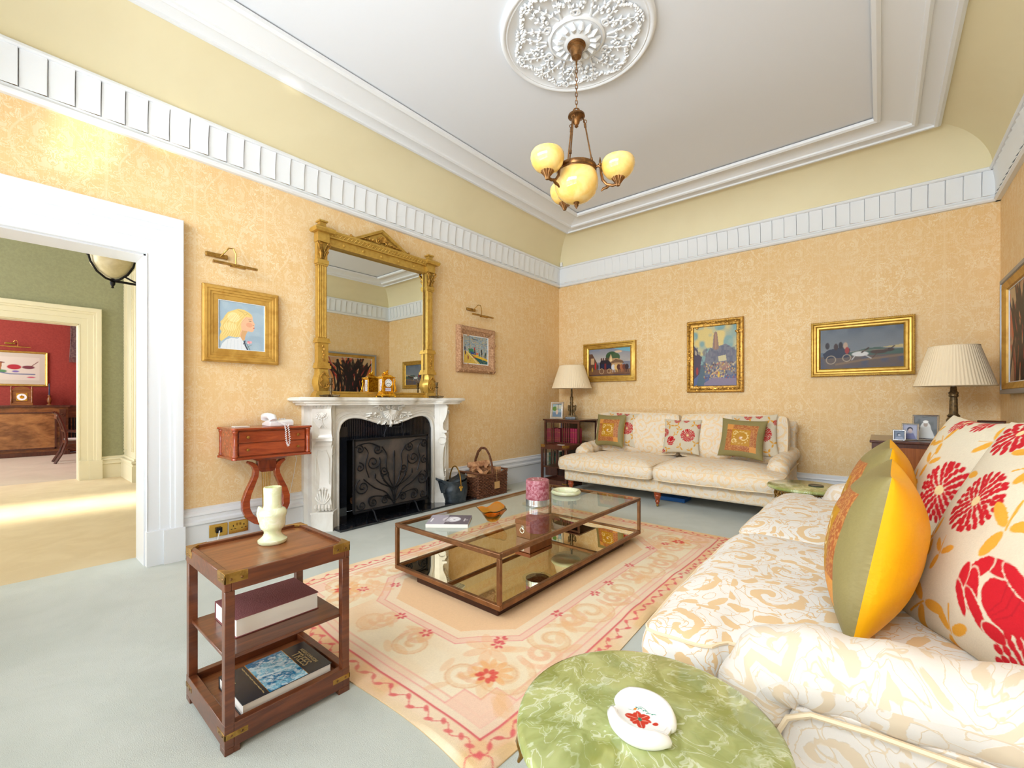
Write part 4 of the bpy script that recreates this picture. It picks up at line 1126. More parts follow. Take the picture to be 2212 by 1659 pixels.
mb = MB(); mb.tube([(.0, .135 * math.cos(PI * k / 16), .19 + .235 * math.sin(PI * k / 16)) for k in range(17)], .0085, 8); mb.tube([(.03 * math.cos(k * PI / 8) - .03, .0, .425) for k in range(2)], .011, 8)
obj('handle', mb, M['brass_old'], cs_)
for sy in (-1, 1): mb = MB(); mb.sph((0, sy * .138, .185), (.028, .006, .02), 10, 6); mb.sph((0, sy * .138, .16), (.014, .006, .022), 8, 6); obj('handle_plate', mb, M['brass'], cs_)

# ------------------------------------------------------------------ log basket
BX, BY = .21, 4.22
bk = thing('log_basket', 'brown wicker log basket with tall hoop handle and square tag beside the fireplace', 'basket', (BX, BY, .0), RZL)
bw, bd, bh = .27, .17, .27
def wall(x0, y0, x1, y1, mb, flare=.03, dip=0):
    L = math.hypot(x1 - x0, y1 - y0); n = int(L / .028); nx, ny = -(y1 - y0) / L, (x1 - x0) / L
    rows = 15
    for r in range(rows):
        z = .012 + bh * r / rows; P = []
        for k in range(n * 2 + 1):
            t = k / (n * 2); wv_ = .009 * math.cos(PI * (k / 2. + r)) if k % 2 == 0 else 0
            fl = 1 + flare / .2 * (z / bh) * .25
            e = dip * (abs(t - .5) * 2) ** 2.2 * (z / bh) ** 2
            P.append(((x0 + (x1 - x0) * t) * fl + nx * wv_, (y0 + (y1 - y0) * t) * fl + ny * wv_, z + e))
        mb.tube(P, .0095, 6)
mb = MB()
wall(-bw, -bd, bw, -bd, mb, dip=.04); wall(bw, -bd, bw, bd, mb, dip=.0); wall(bw, bd, -bw, bd, mb, dip=.04); wall(-bw, bd, -bw, -bd, mb, dip=.0)
f = 1.037
for z, dz in ((.285, .04),):
    pts = []
    for (x0, y0, x1, y1, dp) in ((-bw, -bd, bw, -bd, dz), (bw, -bd, bw, bd, 0), (bw, bd, -bw, bd, dz), (-bw, bd, -bw, -bd, 0)):
        for k in range(12):
            t = k / 12; e = dp * (abs(t - .5) * 2) ** 2.2 if dp else dz; pts.append(((x0 + (x1 - x0) * t) * f, (y0 + (y1 - y0) * t) * f, z + e))
    mb.tube(pts, .013, 8, closed=True)
mb.box(-bw, bw, -bd, bd, .003, .015)
obj('woven_body', mb, M['wicker'], bk, smooth=60)
mb = MB()
P = [(.0 + .0 * k, -bd * 1.04 * math.cos(PI * k / 24), .12 + (.50 * math.sin(PI * k / 24) ** .8)) for k in range(25)]
for ph in range(3): mb.tube([(p[0] + .011 * math.cos(k * .9 + ph * 2.1), p[1] + .006 * math.sin(k * .9 + ph * 2.1), p[2] + .011 * math.sin(k * .9 + ph * 2.1)) for k, p in enumerate(P)], .009, 6)
obj('handle', mb, M['wicker'], bk)
mb = MB(); mb.box(.0, .1, -bd - .035, -bd - .033, .10, .19); mb.tube([(.05, -bd - .03, .19), (.045, -bd - .022, .38)], .0018, 5)
obj('tag', mb, plain('kraft_card', (204, 160, 104), .8), bk, smooth=0)
LOGS = [(-.14, .02, .22, .2, .0, .06, .34), (.06, .05, .20, -.3, .1, .065, .36), (.0, -.06, .26, .5, .15, .05, .34), (-.16, -.05, .30, 1.2, .35, .048, .26), (.14, -.03, .27, -.5, .0, .05, .3), (-.04, .06, .33, .1, .1, .055, .34), (-.12, .0, .37, -.4, .05, .042, .3), (.08, .02, .34, .8, -.1, .04, .28)]
for k, (x, y, z, a, e, r, L) in enumerate(LOGS):
    mb = MB(); v = Vector((math.cos(a) * math.cos(e), math.sin(a) * math.cos(e), math.sin(e))) * L / 2
    poly = [(r * (.7 + .3 * math.cos(q * 2 + k)) * math.cos(q), r * (.7 + .3 * math.sin(q * 3 + k)) * math.sin(q)) for q in [i * PI / 4.5 for i in range(9)]]
    s_ = v.normalized(); u_ = s_.orthogonal().normalized(); w_ = s_.cross(u_); c_ = Vector((x * .75, y * .7, z + .045))
    mb.rings([[tuple(c_ + v * t + u_ * p[0] + w_ * p[1]) for p in poly] for t in (-1, -.3, .4, 1)])
    o = obj('firewood_log', mb, M['log'], smooth=25, label='split firewood log piled in the wicker basket beside the fireplace', cat='log', group='split logs in the wicker basket')
    o.location = (BX, BY, .0); o.rotation_euler = (0, 0, RZL)
mb = MB()
for k in range(4):
    z = .003 + .004 * k; a = .1 * k - .1
    mb.prism([(.0 + .02 * k, 0), (.21, .01 * k), (.2 + .01 * k, .14), (.02, .15)], z, z + .003, 'z')
o = obj('newspaper', mb, plain('newsprint', (226, 222, 212), .9, var=((190, 186, 178), 60)), smooth=0, label='folded newspapers lying on the floor to the right of the log basket', cat='newspaper')
o.location = (.1, 4.50, 0); o.rotation_euler = (0, 0, .2)

# ------------------------------------------------------------------ overmantel mirror
mr = thing('overmantel_mirror', 'tall gilt overmantel mirror with fluted columns and triangular pediment standing on the mantelpiece', 'mirror', (.045, 2.74, 1.283), RZL)
G, GC = M['gilt'], M['gilt_dk']
obj('glass', MB().box(-.60, .60, -.012, -.006, .06, 1.50), M['mirror'], mr, smooth=0)
mb = MB(); mb.box(-.64, .64, -.008, .02, .03, 1.56)
obj('backboard', mb, M['mahog_dk'], mr, smooth=0)
mb = MB(); mb.box(-.75, .75, -.075, 0, .0, .035); mb.box(-.73, .73, -.06, 0, .035, .06)
obj('base_rail', mb, G, mr, bevel=.005)
for sx in (-1, 1):
    cx = sx * .665
    mb = MB()
    mb.box(cx - .1, cx + .1, -.12, 0, 0, .035, top=(.01, .01)); mb.box(cx - .085, cx + .085, -.105, 0, .035, .06, top=(.015, .015))
    # bulbous carved foot
    rs = []
    for k in range(13):
        t = k / 12; z = .06 + .22 * t; wd = .055 + .025 * math.sin(PI * min(1, t * 1.25)) ** 1.5
        rs.append([(cx - wd, 0, z), (cx - wd, -.06, z), (cx - wd * .8, -.075 - .02 * math.sin(PI * t), z), (cx + wd * .8, -.075 - .02 * math.sin(PI * t), z), (cx + wd, -.06, z), (cx + wd, 0, z)])
    mb.rings(rs)
    mb.box(cx - .07, cx + .07, -.09, 0, .28, .31); mb.box(cx - .062, cx + .062, -.08, 0, .31, .335)
    mb.box(cx - .052, cx + .052, -.07, 0, .335, .53)
    mb.box(cx - .066, cx + .066, -.085, 0, .53, .555); mb.box(cx - .06, cx + .06, -.08, 0, .555, .575)
    mb.box(cx - .045, cx + .045, -.05, 0, .575, 1.30)
    for k in range(5): x = cx - .034 + .017 * k; mb.cyl((x, -.05, .585), (x, -.05, 1.295), .0075, n=8)
    mb.box(cx - .056, cx + .056, -.072, 0, 1.30, 1.34); mb.box(cx - .05, cx + .05, -.066, 0, 1.285, 1.30)
    mb.box(cx - .05, cx + .05, -.055, 0, 1.34, 1.51)
    mb.box(cx - .058, cx + .058, -.085, 0, 1.51, 1.60); mb.box(cx - .09, cx + .09, -.125, 0, 1.60, 1.62, top=(-.012, -.012)); mb.box(cx - .1, cx + .1, -.135, 0, 1.62, 1.635)
    mb.box(cx - .1, cx + .1, -.135, 0, 1.635, 1.665, top=(.045, .05)); mb.box(cx - .03, cx + .03, -.07, -.01, 1.665, 1.705); mb.box(cx - .042, cx + .042, -.085, 0, 1.705, 1.72)
    cl = obj('column', mb, G, mr, smooth=30)
    mb = MB(); mf = MB()
    for s2 in (-1, 1):   # capital leaves, foot scrolls, drop garland
        for (z0, h, w) in ((1.35, .07, .03), (1.40, .08, .045)):
            for q in (-.5, .5, 1.1): mb.tube([(cx + s2 * w * q * .6, -.06, z0), (cx + s2 * w * q * .9, -.082, z0 + h * .7), (cx + s2 * w * q * 1.3, -.1, z0 + h)], [.007, .012, .004], 6)
        mb.tube([(p[0], -.09, p[2]) for p in spiral(cx + s2 * .05, 1.49, .02, 1.4, 0, s2, n=14)], .006, 6)
        mf.tube([(cx, -.1, .09), (cx + s2 * .03, -.105, .10), (cx + s2 * .05, -.1, .14), (cx + s2 * .025, -.1, .17), (cx + s2 * .04, -.1, .2), (cx, -.1, .25)], .008, 6)
        mf.tube([(p[0], -.102, p[2]) for p in spiral(cx + s2 * .03, .12, .022, 1.2, 0, s2, n=12)], .006, 6)
    obj('leaf_carving', mb, GC, cl); obj('scroll_carving', mf, GC, cl); mb = MB()
    for k in range(6): mb.sph((cx + .006 * (-1) ** k, -.076, .36 + .027 * k), (.014 - .001 * k, .008, .014), 7, 5)
    obj('garland_carving', mb, GC, cl)
mb = MB(); mb.box(-.61, .61, -.05, 0, 1.50, 1.575); mb.box(-.61, .61, -.062, 0, 1.495, 1.51); mb.box(-.6, .6, -.075, 0, 1.575, 1.59); mb.box(-.6, .6, -.095, 0, 1.62, 1.64)
mb.add([(-.6, -.068, 1.59), (.6, -.068, 1.59), (.6, -.09, 1.62), (-.6, -.09, 1.62)], [(0, 1, 2, 3)])
for k in range(30): x = -.58 + .04 * k; mb.tube([(x, -.073, 1.593), (x + .02, -.088, 1.617), (x + .04, -.073, 1.593)], .004, 5)
for k in range(5): mb.sph((-.44 + .22 * k, -.052, 1.538), (.016, .01, .016), 10, 6)
fz = obj('frieze', mb, G, mr, smooth=30)
mb = MB()
A_, B_, C_ = (-.32, 1.64), (.32, 1.64), (0, 1.81)
mb.prism([A_, B_, C_], -.05, -.01, 'y')
for p, q in ((A_, C_), (C_, B_)):
    mb.tube([(p[0], -.06, p[1]), (q[0], -.06, q[1])], .016, 6); mb.tube([(p[0], -.07, p[1] + .012), (q[0], -.07, q[1] + .012)], .008, 6)
mb.tube([(A_[0], -.06, A_[1] + .008), (B_[0], -.06, B_[1] + .008)], .01, 6)
pdm = obj('pediment', mb, G, mr, smooth=30)
mb = MB()
for k in range(9): a = (k - 4) * .36; mb.tube([(0, -.065, 1.685), (math.sin(a) * .045, -.08, 1.70 + math.cos(a) * .045)], [.005, .010], 6)
for s2 in (-1, 1):
    mb.tube([(p[0], -.07, p[2]) for p in spiral(s2 * .06, 1.69, .03, 1.3, 0, s2, n=14)], .007, 6)
    for k in range(4): mb.tube([(s2 * (.09 + .04 * k), -.062, 1.675), (s2 * (.12 + .04 * k), -.072, 1.685 - .004 * k), (s2 * (.14 + .04 * k), -.06, 1.67)], [.009, .012 - .002 * k, .003], 6)
    for k in range(3): mb.sph((s2 * (.335 + .025 * k), -.05, 1.655 + .012 * math.sin(k * 2)), .014, 8, 5)
mb.torus((0, -.062, 1.70), .05, .006, 20, 6, 'y')
obj('shell_ornament', mb, GC, pdm)

# ------------------------------------------------------------------ mantel clock and candlesticks
ck = thing('mantel_clock', 'small gilt bronze carriage-style clock with painted porcelain panels on the mantelpiece', 'clock', (.197, 2.725, 1.2835), RZL)
B = M['gilt_bright']
mb = MB(); mb.box(-.085, .085, -.06, .06, .02, .04, top=(.008, .008)); mb.box(-.07, .07, -.05, .05, .04, .055)
for x in (-.08, .08):
    for y in (-.055, .055): mb.sph((x, y, .01), (.012, .012, .01), 8, 6)
mb.box(-.062, .062, -.042, .042, .055, .205)
mb.box(-.075, .075, -.055, .055, .205, .214); mb.box(-.082, .082, -.062, .062, .214, .222); mb.box(-.07, .07, -.05, .05, .222, .245, top=(.035, .022))
obj('case', mb, B, ck, bevel=.002)
mb = MB(); mb.lathe([(0, 0), (.046, 0), (.046, .004), (0, .004)], (0, 0, 0), 32); mb.xf(rxy(0, -.043, .155, ax=PI / 2))
dl = obj('dial', mb, M['white_cer'], ck)
mb = MB(); mb.torus((0, -.046, .155), .048, .005, 28, 6, 'y'); obj('bezel', mb, B, dl)
mb = MB()
for k in range(12): a = k * PI / 6; mb.box(-.0025, .0025, -.0485, -.0475, .03, .039); v = mb.V[-8:]; mb.V[-8:] = [tuple(rxy(0, 0, .155) @ (Matrix.Rotation(a, 4, 'Y') @ Vector(p))) for p in v]
for a, L, w_ in ((4.2, .024, .0022), (2.0, .03, .0018)): 
    mb.box(-w_, w_, -.0495, -.0485, 0, L); v = mb.V[-8:]; mb.V[-8:] = [tuple(rxy(0, 0, .155) @ (Matrix.Rotation(a, 4, 'Y') @ Vector(p))) for p in v]
obj('hand', mb, M['black'], dl, smooth=0)
g = Img(30, .6, (210, 206, 226)); 
for k in range(9): g.ell(.1 + .1 * k, .3 + .1 * math.sin(k * 2), .07, .05, [(170, 90, 120), (110, 120, 180), (120, 140, 90)][k % 3], .8)
canvas('porcelain_panel', g, .07, .035, -.0435, M['paint'], ck, 0, .085)
g = Img(16, 3.2, (232, 230, 232)); g.line([(.5, .3), (.5, 2.9)], .25, (200, 120, 140), .8); g.ring(.5, 1.6, .45, .08, (190, 150, 90))
for sx in (-1, 1):
    U2, V2 = np.meshgrid(np.linspace(-.022, .022, g.w), np.linspace(.07, .195, g.h))
    mb = MB().grid(np.stack([np.full_like(U2, sx * .0635), U2, V2], -1), g); obj('porcelain_panel', mb, M['paint'], ck, smooth=0)
for sx in (-1, 1):
    mb = MB(); mb.tube([(sx * .072, -.052, .06), (sx * .08, -.056, .10), (sx * .07, -.052, .15), (sx * .074, -.054, .2)], [.008, .011, .009, .007], 8); mb.tube([(p[0], -.055, p[2]) for p in spiral(sx * .088, .072, .016, 1.3, 0, sx, n=12)], .005, 6); mb.sph((sx * .073, -.055, .175), (.012, .012, .016), 8, 6)
    obj('scroll_mount', mb, B, ck)
mb = MB(); mb.sph((0, 0, .255), (.03, .022, .014), 10, 6); mb.sph((.012, 0, .272), (.012, .01, .018), 8, 6); mb.sph((-.014, 0, .268), (.014, .01, .012), 8, 6); mb.sph((.02, 0, .29), .009, 8, 6); mb.tube([(-.02, 0, .262), (-.04, 0, .252), (-.045, 0, .24)], .006, 6)
obj('figure_finial', mb, B, ck)
def candlestick(lbl, y):
    t = thing('candlestick', lbl, 'candlestick', (.235, y, 1.2835), RZL)
    mb = MB()
    for k in range(5):
        a = k * 2 * PI / 5 + .3; mb.tube([(0, 0, .018), (.05 * math.cos(a), .035 * math.sin(a), .014), (.095 * math.cos(a), .06 * math.sin(a), .012), (.11 * math.cos(a), .07 * math.sin(a), .022)], [.008, .012, .009, .003], 6)
    mb.lathe([(0, .0), (.025, .0), (.028, .01), (.015, .025), (.011, .04), (.012, .08), (.010, .115), (.02, .122), (.021, .126), (.009, .13), (.01, .14), (.016, .15), (.016, .175), (.024, .178), (.024, .182), (.012, .182), (0, .17)], n=16)
    obj('stem', mb, M['bronze_dk'], t)
    return t
candlestick('small brass leaf-footed candlestick at the left end of the mantelpiece', 2.09)
candlestick('small brass leaf-footed candlestick at the right end of the mantelpiece', 3.395)
# ------------------------------------------------------------------ pictures
def frame_sweep(w, h, prof, mb=None):
    mb = mb or MB(); rs = []
    for i, d in prof:
        rs.append([(-w / 2 + i, -d, -h / 2 + i), (w / 2 - i, -d, -h / 2 + i), (w / 2 - i, -d, h / 2 - i), (-w / 2 + i, -d, h / 2 - i)])
    return mb.rings(rs, caps=False)
def beads(mb, w, h, i, d, r, step):
    for x0, z0, x1, z1 in ((-1, -1, 1, -1), (1, -1, 1, 1), (1, 1, -1, 1), (-1, 1, -1, -1)):
        a = Vector((x0 * (w / 2 - i), 0, z0 * (h / 2 - i))); b_ = Vector((x1 * (w / 2 - i), 0, z1 * (h / 2 - i))); n = int((b_ - a).length / step)
        for k in range(n): p = a.lerp(b_, k / n); mb.sph((p.x, -d, p.z), r, 6, 4)
def picture(label, loc, rz, w, h, fw, prof, fmat, img, slip=None, ornate=None, bead=None, name='painting'):
    t = thing(name, label, 'painting', loc, rz)
    mb = frame_sweep(w, h, prof)
    if ornate:
        rr = random.Random(int(w * 1000))
        for sx in (-1, 1):
            for sz in (-1, 1):
                for k in range(16):
                    u, v = rr.random() ** 1.5, rr.random() ** 1.5
                    if u > .45 and v > .45: continue
                    mb.sph((sx * (w / 2 - .012 - u * fw * 2.2), -ornate, sz * (h / 2 - .012 - v * fw * 2.2)), (rr.uniform(.008, .02), .012, rr.uniform(.008, .02)), 7, 5)
        for x, z in ((0, h / 2 - fw * .4), (0, -h / 2 + fw * .4), (w / 2 - fw * .4, 0), (-w / 2 + fw * .4, 0)):
            for k in range(14):
                o_ = rr.uniform(-1, 1) * .11; mb.sph((x + (o_ if x == 0 else rr.uniform(-.015, .015)), -ornate, z + (o_ if z == 0 else rr.uniform(-.015, .015))), (.014, .010, .012), 7, 5)
    if bead: beads(mb, w, h, *bead)
    obj('frame', mb, fmat, t, smooth=30)
    cw, ch = w - 2 * fw, h - 2 * fw
    if slip:
        mb = frame_sweep(cw + .01, ch + .01, [(0, .012), (0, .02), (slip, .02), (slip, .012)]); obj('slip', mb, M['white'], t, smooth=0)
    canvas('canvas', img, cw - .002, ch - .002, -.013, M['canvas'], t)
    return t

# girl in profile
g = Img(150, 1.17, (162, 184, 200)); g.mottle(7, (176, 194, 204), .6, 1); g.mottle(5, (150, 172, 190), .5, 2, .5, .3, .8, 1.2)
HR = [(.33, .2), (.42, .155), (.55, .165), (.66, .22), (.72, .28), (.7, .34), (.58, .33), (.5, .42), (.47, .55), (.49, .66), (.45, .76), (.46, .84), (.36, .87), (.22, .85), (.14, .92), (.06, 1.0), (.02, .95), (.03, .85), (.07, .76), (.03, .7), (.06, .6), (.04, .53), (.1, .45), (.14, .36), (.2, .27)]
g.poly([(.70, .25), (.735, .32), (.735, .40), (.79, .505), (.765, .53), (.775, .57), (.76, .60), (.765, .66), (.72, .70), (.63, .69), (.6, .74), (.57, .82), (.56, .92), (.45, .95), (.42, .8), (.46, .5), (.55, .3)], (232, 186, 150))
g.ell(.66, .53, .07, .06, (226, 150, 120), .6); g.poly([(.5, .68), (.62, .69), (.58, .8), (.55, .93), (.44, .95)], (206, 158, 104), .7)
g.poly(HR, (232, 204, 128)); g.ell(.32, .38, .13, .12, (246, 228, 170), .7); g.ell(.25, .62, .14, .1, (244, 224, 160), .6)
for k in range(16):
    x = .1 + .024 * k; g.line([(x + .14, .27 + .01 * abs(k - 8)), (x + .03 * math.sin(k), .5), (x - .03, .62), (x + .02, .74), (x - .04, .84 + .003 * k)], .006, (206, 160, 70) if k % 2 else (250, 236, 184), .55)
g.line([(.40, .18), (.52, .24), (.56, .3), (.62, .25)], .008, (176, 130, 70), .7); g.line([(.46, .2), (.6, .23), (.7, .3)], .01, (190, 150, 90), .6)
g.line([(.655, .43), (.70, .43)], .012, (60, 50, 50)); g.line([(.64, .395), (.71, .385)], .006, (150, 110, 70)); g.line([(.75, .6), (.775, .59)], .018, (206, 70, 60)); g.line([(.74, .53), (.76, .53)], .008, (150, 90, 70))
g.poly([(.04, 1.17), (.08, 1.05), (.17, .94), (.28, .89), (.4, .90), (.46, .84), (.52, .95), (.56, 1.03), (.6, 1.1), (.62, 1.17)], (222, 226, 230))
for k in range(5): g.line([(.2 + .07 * k, .93), (.17 + .08 * k, 1.17)], .008, (190, 200, 208), .7)
g.line([(.55, .95), (.57, 1.05), (.62, 1.15)], .03, (64, 70, 84)); g.line([(.57, .94), (.53, 1.02)], .02, (70, 76, 90)); g.line([(.6, 1.0), (.68, 1.17)], .01, (60, 90, 60)); g.line([(.6, 1.1), (.72, 1.02)], .006, (80, 100, 70))
g.ell(.65, .97, .04, .035, (236, 130, 140)); g.ell(.69, .96, .03, .03, (240, 170, 170)); g.ell(.63, .99, .02, .02, (246, 200, 200))
picture('portrait painting of a fair-haired girl in profile in a wide stepped gold frame', (.002, 1.4, 1.895), RZL, .59, .64, .115,
        [(0, 0), (0, .03), (.008, .034), (.014, .046), (.03, .046), (.034, .040), (.052, .040), (.056, .032), (.072, .032), (.076, .026), (.11, .024), (.115, .018), (.115, .0)], M['gilt_flat'], g.grain(.06), slip=.008)
# harbour scene
g = Img(110, .9, (150, 168, 176)); rr = random.Random(5)
for k in range(900):
    x, y = rr.random(), rr.random() * .9; g.ell(x, y, .022, .007, [(206, 184, 110), (120, 150, 180), (190, 200, 200), (84, 104, 130), (214, 170, 80)][rr.randrange(5)], .85, rot=rr.uniform(-.3, .3))
g.poly([(0, .5), (.2, .5), (.72, .9), (0, .9)], (216, 184, 84)); g.poly([(.2, .52), (1, .72), (1, .9), (.72, .9)], (40, 92, 96)); g.poly([(.24, .55), (.5, .58), (1, .72), (1, .78), (.5, .68)], (226, 190, 60))
g.line([(.14, .5), (.62, .9)], .02, (236, 224, 190)); g.line([(.26, .0), (.26, .5)], .012, (34, 60, 60)); g.line([(.5, .15), (.5, .5)], .008, (150, 110, 60))
g.line([(.36, .1), (.56, .12)], .02, (20, 30, 50)); g.poly([(.2, .42), (.4, .42), (.44, .55), (.26, .56)], (60, 130, 90)); g.poly([(.28, .5), (.5, .52), (.5, .6), (.3, .58)], (50, 80, 150))
for x, y, c in ((.08, .42, (40, 50, 90)), (.45, .42, (190, 40, 30)), (.46, .5, (30, 30, 40)), (.73, .46, (20, 30, 40)), (.74, .56, (20, 26, 36)), (.64, .58, (40, 80, 120)), (.9, .56, (30, 60, 60)), (.2, .7, (140, 40, 60)), (.1, .55, (60, 40, 90)), (.88, .62, (30, 70, 60))): g.ell(x, y, .022, .065, c)
g.ell(.55, .56, .05, .02, (220, 80, 30)); g.ell(.45, .67, .07, .015, (210, 50, 30))
for k in range(120): x, y = rr.random(), .5 + rr.random() * .4; g.ell(x, y, .02, .006, [(240, 210, 100), (40, 70, 110), (60, 120, 80), (200, 80, 40)][rr.randrange(4)], .6, rot=rr.uniform(0, 3))
picture('small colourful harbour painting in a carved bleached wood frame right of the mirror', (.002, 4.275, 1.94), RZL, .72, .62, .115,
        [(0, 0), (0, .03), (.01, .05), (.03, .066), (.055, .06), (.075, .04), (.10, .03), (.115, .02), (.115, 0)], M['oak_frame'], g.grain(.05), slip=.016, ornate=.055)
# coach outside an inn
g = Img(130, .60, (128, 130, 142)); g.vgrad(0, (120, 128, 146), .3, (188, 180, 170)); g.mottle(6, (150, 146, 150), .6, 3, .45, .3, 0, .3); g.poly([(.62, 0), (1, 0), (1, .1), (.8, .06)], (110, 176, 196), .8); g.ell(.72, .08, .09, .025, (226, 190, 150), .8)
g.ell(.56, .17, .14, .1, (56, 84, 50)); g.ell(.66, .2, .1, .09, (66, 92, 60)); g.ell(.5, .22, .08, .08, (50, 78, 48))
g.poly([(.0, .1), (.08, .1), (.15, .22), (.2, .3), (.2, .48), (0, .5)], (96, 66, 50)); g.poly([(.04, .2), (.13, .2), (.13, .34), (.04, .34)], (190, 156, 116)); g.poly([(.47, .3), (.54, .12), (.58, .22), (.7, .22), (.82, .28), (.82, .4), (.5, .42)], (186, 150, 106)); g.poly([(.49, .34), (.66, .24), (.82, .28), (.86, .34), (.7, .32)], (120, 90, 66)); g.poly([(.51, .3), (.545, .12), (.575, .28)], (226, 200, 150))
g.rect(0, .46, 1, .60, (120, 84, 60)); g.mottle(9, (160, 116, 74), .7, 5, .5, .3, .48, .6); g.poly([(.3, .25), (.48, .25), (.56, .34), (.55, .46), (.27, .46), (.27, .32)], (34, 26, 34)); g.rect(.3, .34, .38, .43, (24, 30, 60)); g.rect(.38, .33, .43, .46, (110, 36, 40)); g.rect(.44, .36, .54, .44, (24, 28, 60))
for x in (.31, .36, .42, .47): g.ell(x, .23, .018, .03, (90, 56, 44))
g.ring(.315, .5, .055, .01, (200, 170, 130)); g.ring(.5, .5, .045, .01, (200, 170, 130))
for x, c in ((.6, (206, 206, 210)), (.67, (220, 180, 110)), (.73, (90, 50, 40)), (.8, (170, 100, 60)), (.86, (110, 60, 46)), (.92, (60, 40, 40))): g.ell(x, .42, .045, .06, c); g.line([(x, .46), (x - .01, .53)], .012, c); g.line([(x + .03, .46), (x + .04, .53)], .012, c)
g.ell(.16, .38, .018, .075, (200, 36, 36)); g.ell(.08, .46, .02, .05, (190, 150, 60)); g.ell(.22, .4, .02, .07, (60, 40, 40)); g.rect(0, .57, 1, .6, (60, 40, 50), .7)
picture('dark painting of a stagecoach outside an inn in a gold frame above the far lamp', (.962, 6.333, 1.865), 0, .91, .62, .095,
        [(0, 0), (0, .045), (.006, .055), (.022, .06), (.03, .05), (.034, .04), (.05, .046), (.056, .034), (.07, .036), (.09, .026), (.095, .016), (.095, 0)], M['gilt'], g.grain(.08))
# cathedral and canal
g = Img(120, 1.47, (128, 160, 160)); g.mottle(5, (222, 196, 120), .9, 4, .42, .2, 0, .8); g.mottle(8, (160, 176, 160), .5, 8, .5, .2, 0, .8); g.vgrad(.95, (96, 98, 124), 1.47, (84, 104, 150))
g.poly([(.24, .95), (.3, .7), (.4, .52), (.45, .55), (.48, .2), (.52, .14), (.56, .16), (.6, .5), (.66, .48), (.76, .45), (.86, .52), (.95, .6), (1, .62), (1, 1.2), (.25, 1.2)], (120, 120, 130))
g.mottle(16, (92, 96, 116), .7, 9, .5, .2, .5, 1.2); g.poly([(.46, .55), (.49, .16), (.52, .13), (.56, .16), (.6, .55), (.54, .6)], (150, 118, 102)); g.line([(.53, .2), (.53, .55)], .02, (188, 146, 110), .8)
for k in range(9): x = .3 + .08 * k; g.poly([(x - .02, .75), (x, .5 + .04 * (k % 3)), (x + .02, .75)], (110, 108, 124), .9)
g.poly([(0, .45), (.1, .58), (.09, .66), (.2, .75), (.17, .86), (.16, 1.15), (0, 1.3)], (78, 66, 82)); g.poly([(.02, .55), (.07, .6), (.07, .7), (.02, .68)], (190, 176, 150), .7)
g.poly([(.58, .75), (.76, .72), (.78, .86), (.6, .88)], (200, 190, 150)); g.poly([(.62, .9), (.78, .88), (.86, 1.1), (.62, 1.1)], (170, 130, 110), .7)
g.poly([(.18, .95), (.26, .9), (.28, 1.47), (.06, 1.47)], (84, 106, 116), .8)
rr = random.Random(11)
for k in range(260): x, y = .25 + .75 * rr.random(), .9 + .4 * rr.random(); g.ell(x, y, .012, .02, [(180, 90, 80), (210, 190, 150), (70, 70, 100), (150, 140, 120), (226, 190, 90), (100, 60, 60)][rr.randrange(6)], .65)
g.line([(.4, 1.22), (.62, 1.05)], .02, (206, 170, 130)); g.ell(.6, 1.2, .02, .09, (222, 180, 70)); g.ell(.08, 1.1, .03, .1, (150, 60, 60)); g.poly([(.25, 1.4), (.5, 1.25), (.8, 1.3), (1, 1.3), (1, 1.47), (.25, 1.47)], (150, 132, 150), .7)
t = picture('tall painting of a cathedral tower above a crowded canal in an ornate gold frame', (2.54, 6.333, 1.858), 0, .72, .985, .088,
        [(0, 0), (0, .04), (.01, .055), (.03, .06), (.04, .045), (.055, .035), (.08, .03), (.088, .018), (.088, 0)], M['gilt_dk'], g.grain(.1), ornate=.05)
obj('name_plate', MB().box(-.05, .05, -.045, -.038, -.455, -.435), M['brass'], t, smooth=0)
# coach on the open road
g = Img(140, .58, (92, 104, 120)); g.vgrad(0, (84, 96, 112), .34, (128, 132, 136)); g.mottle(7, (110, 118, 128), .7, 4, .45, .3, 0, .36); g.poly([(.75, .3), (1, .27), (1, .32)], (196, 176, 120), .8)
g.poly([(.35, .36), (.55, .31), (.72, .29), (.85, .33), (1, .33), (1, .42), (.3, .42)], (70, 92, 84)); g.rect(0, .4, 1, .58, (96, 84, 80)); g.mottle(9, (70, 80, 104), .7, 5, .5, .3, .42, .58); g.line([(.2, .52), (.6, .46), (1, .42)], .03, (130, 106, 84), .8)
g.poly([(.03, .36), (.1, .3), (.3, .26), (.38, .3), (.36, .42), (.05, .43)], (44, 50, 70)); g.ring(.135, .45, .06, .009, (176, 160, 140)); g.ring(.335, .43, .05, .009, (176, 160, 140))
for x, y, c in ((.09, .24, (50, 44, 50)), (.2, .26, (60, 40, 40)), (.26, .24, (40, 36, 44)), (.32, .25, (176, 150, 130)), (.34, .32, (150, 50, 50))): g.ell(x, y, .028, .05, c)
g.ell(.5, .38, .1, .035, (204, 204, 204)); g.line([(.44, .4), (.4, .46)], .012, (190, 190, 190)); g.line([(.56, .4), (.63, .45)], .012, (190, 190, 190)); g.line([(.52, .36), (.6, .3)], .02, (60, 46, 40))
g.ell(.72, .36, .1, .03, (70, 50, 44)); g.ell(.84, .34, .06, .025, (62, 46, 42)); g.line([(.7, .38), (.65, .44)], .012, (80, 60, 50)); g.line([(.85, .33), (.9, .29)], .014, (60, 44, 40)); g.line([(.38, .34), (.82, .33)], .004, (180, 160, 140), .7)
picture('long blue-grey painting of a galloping coach in a gold frame beside the right lamp', (4.088, 6.333, 1.85), 0, .915, .635, .09,
        [(0, 0), (0, .04), (.008, .052), (.02, .056), (.03, .042), (.045, .038), (.05, .044), (.058, .03), (.075, .032), (.085, .024), (.09, .016), (.09, 0)], M['gilt'], g.grain(.06), bead=(.004, .05, .006, .018))
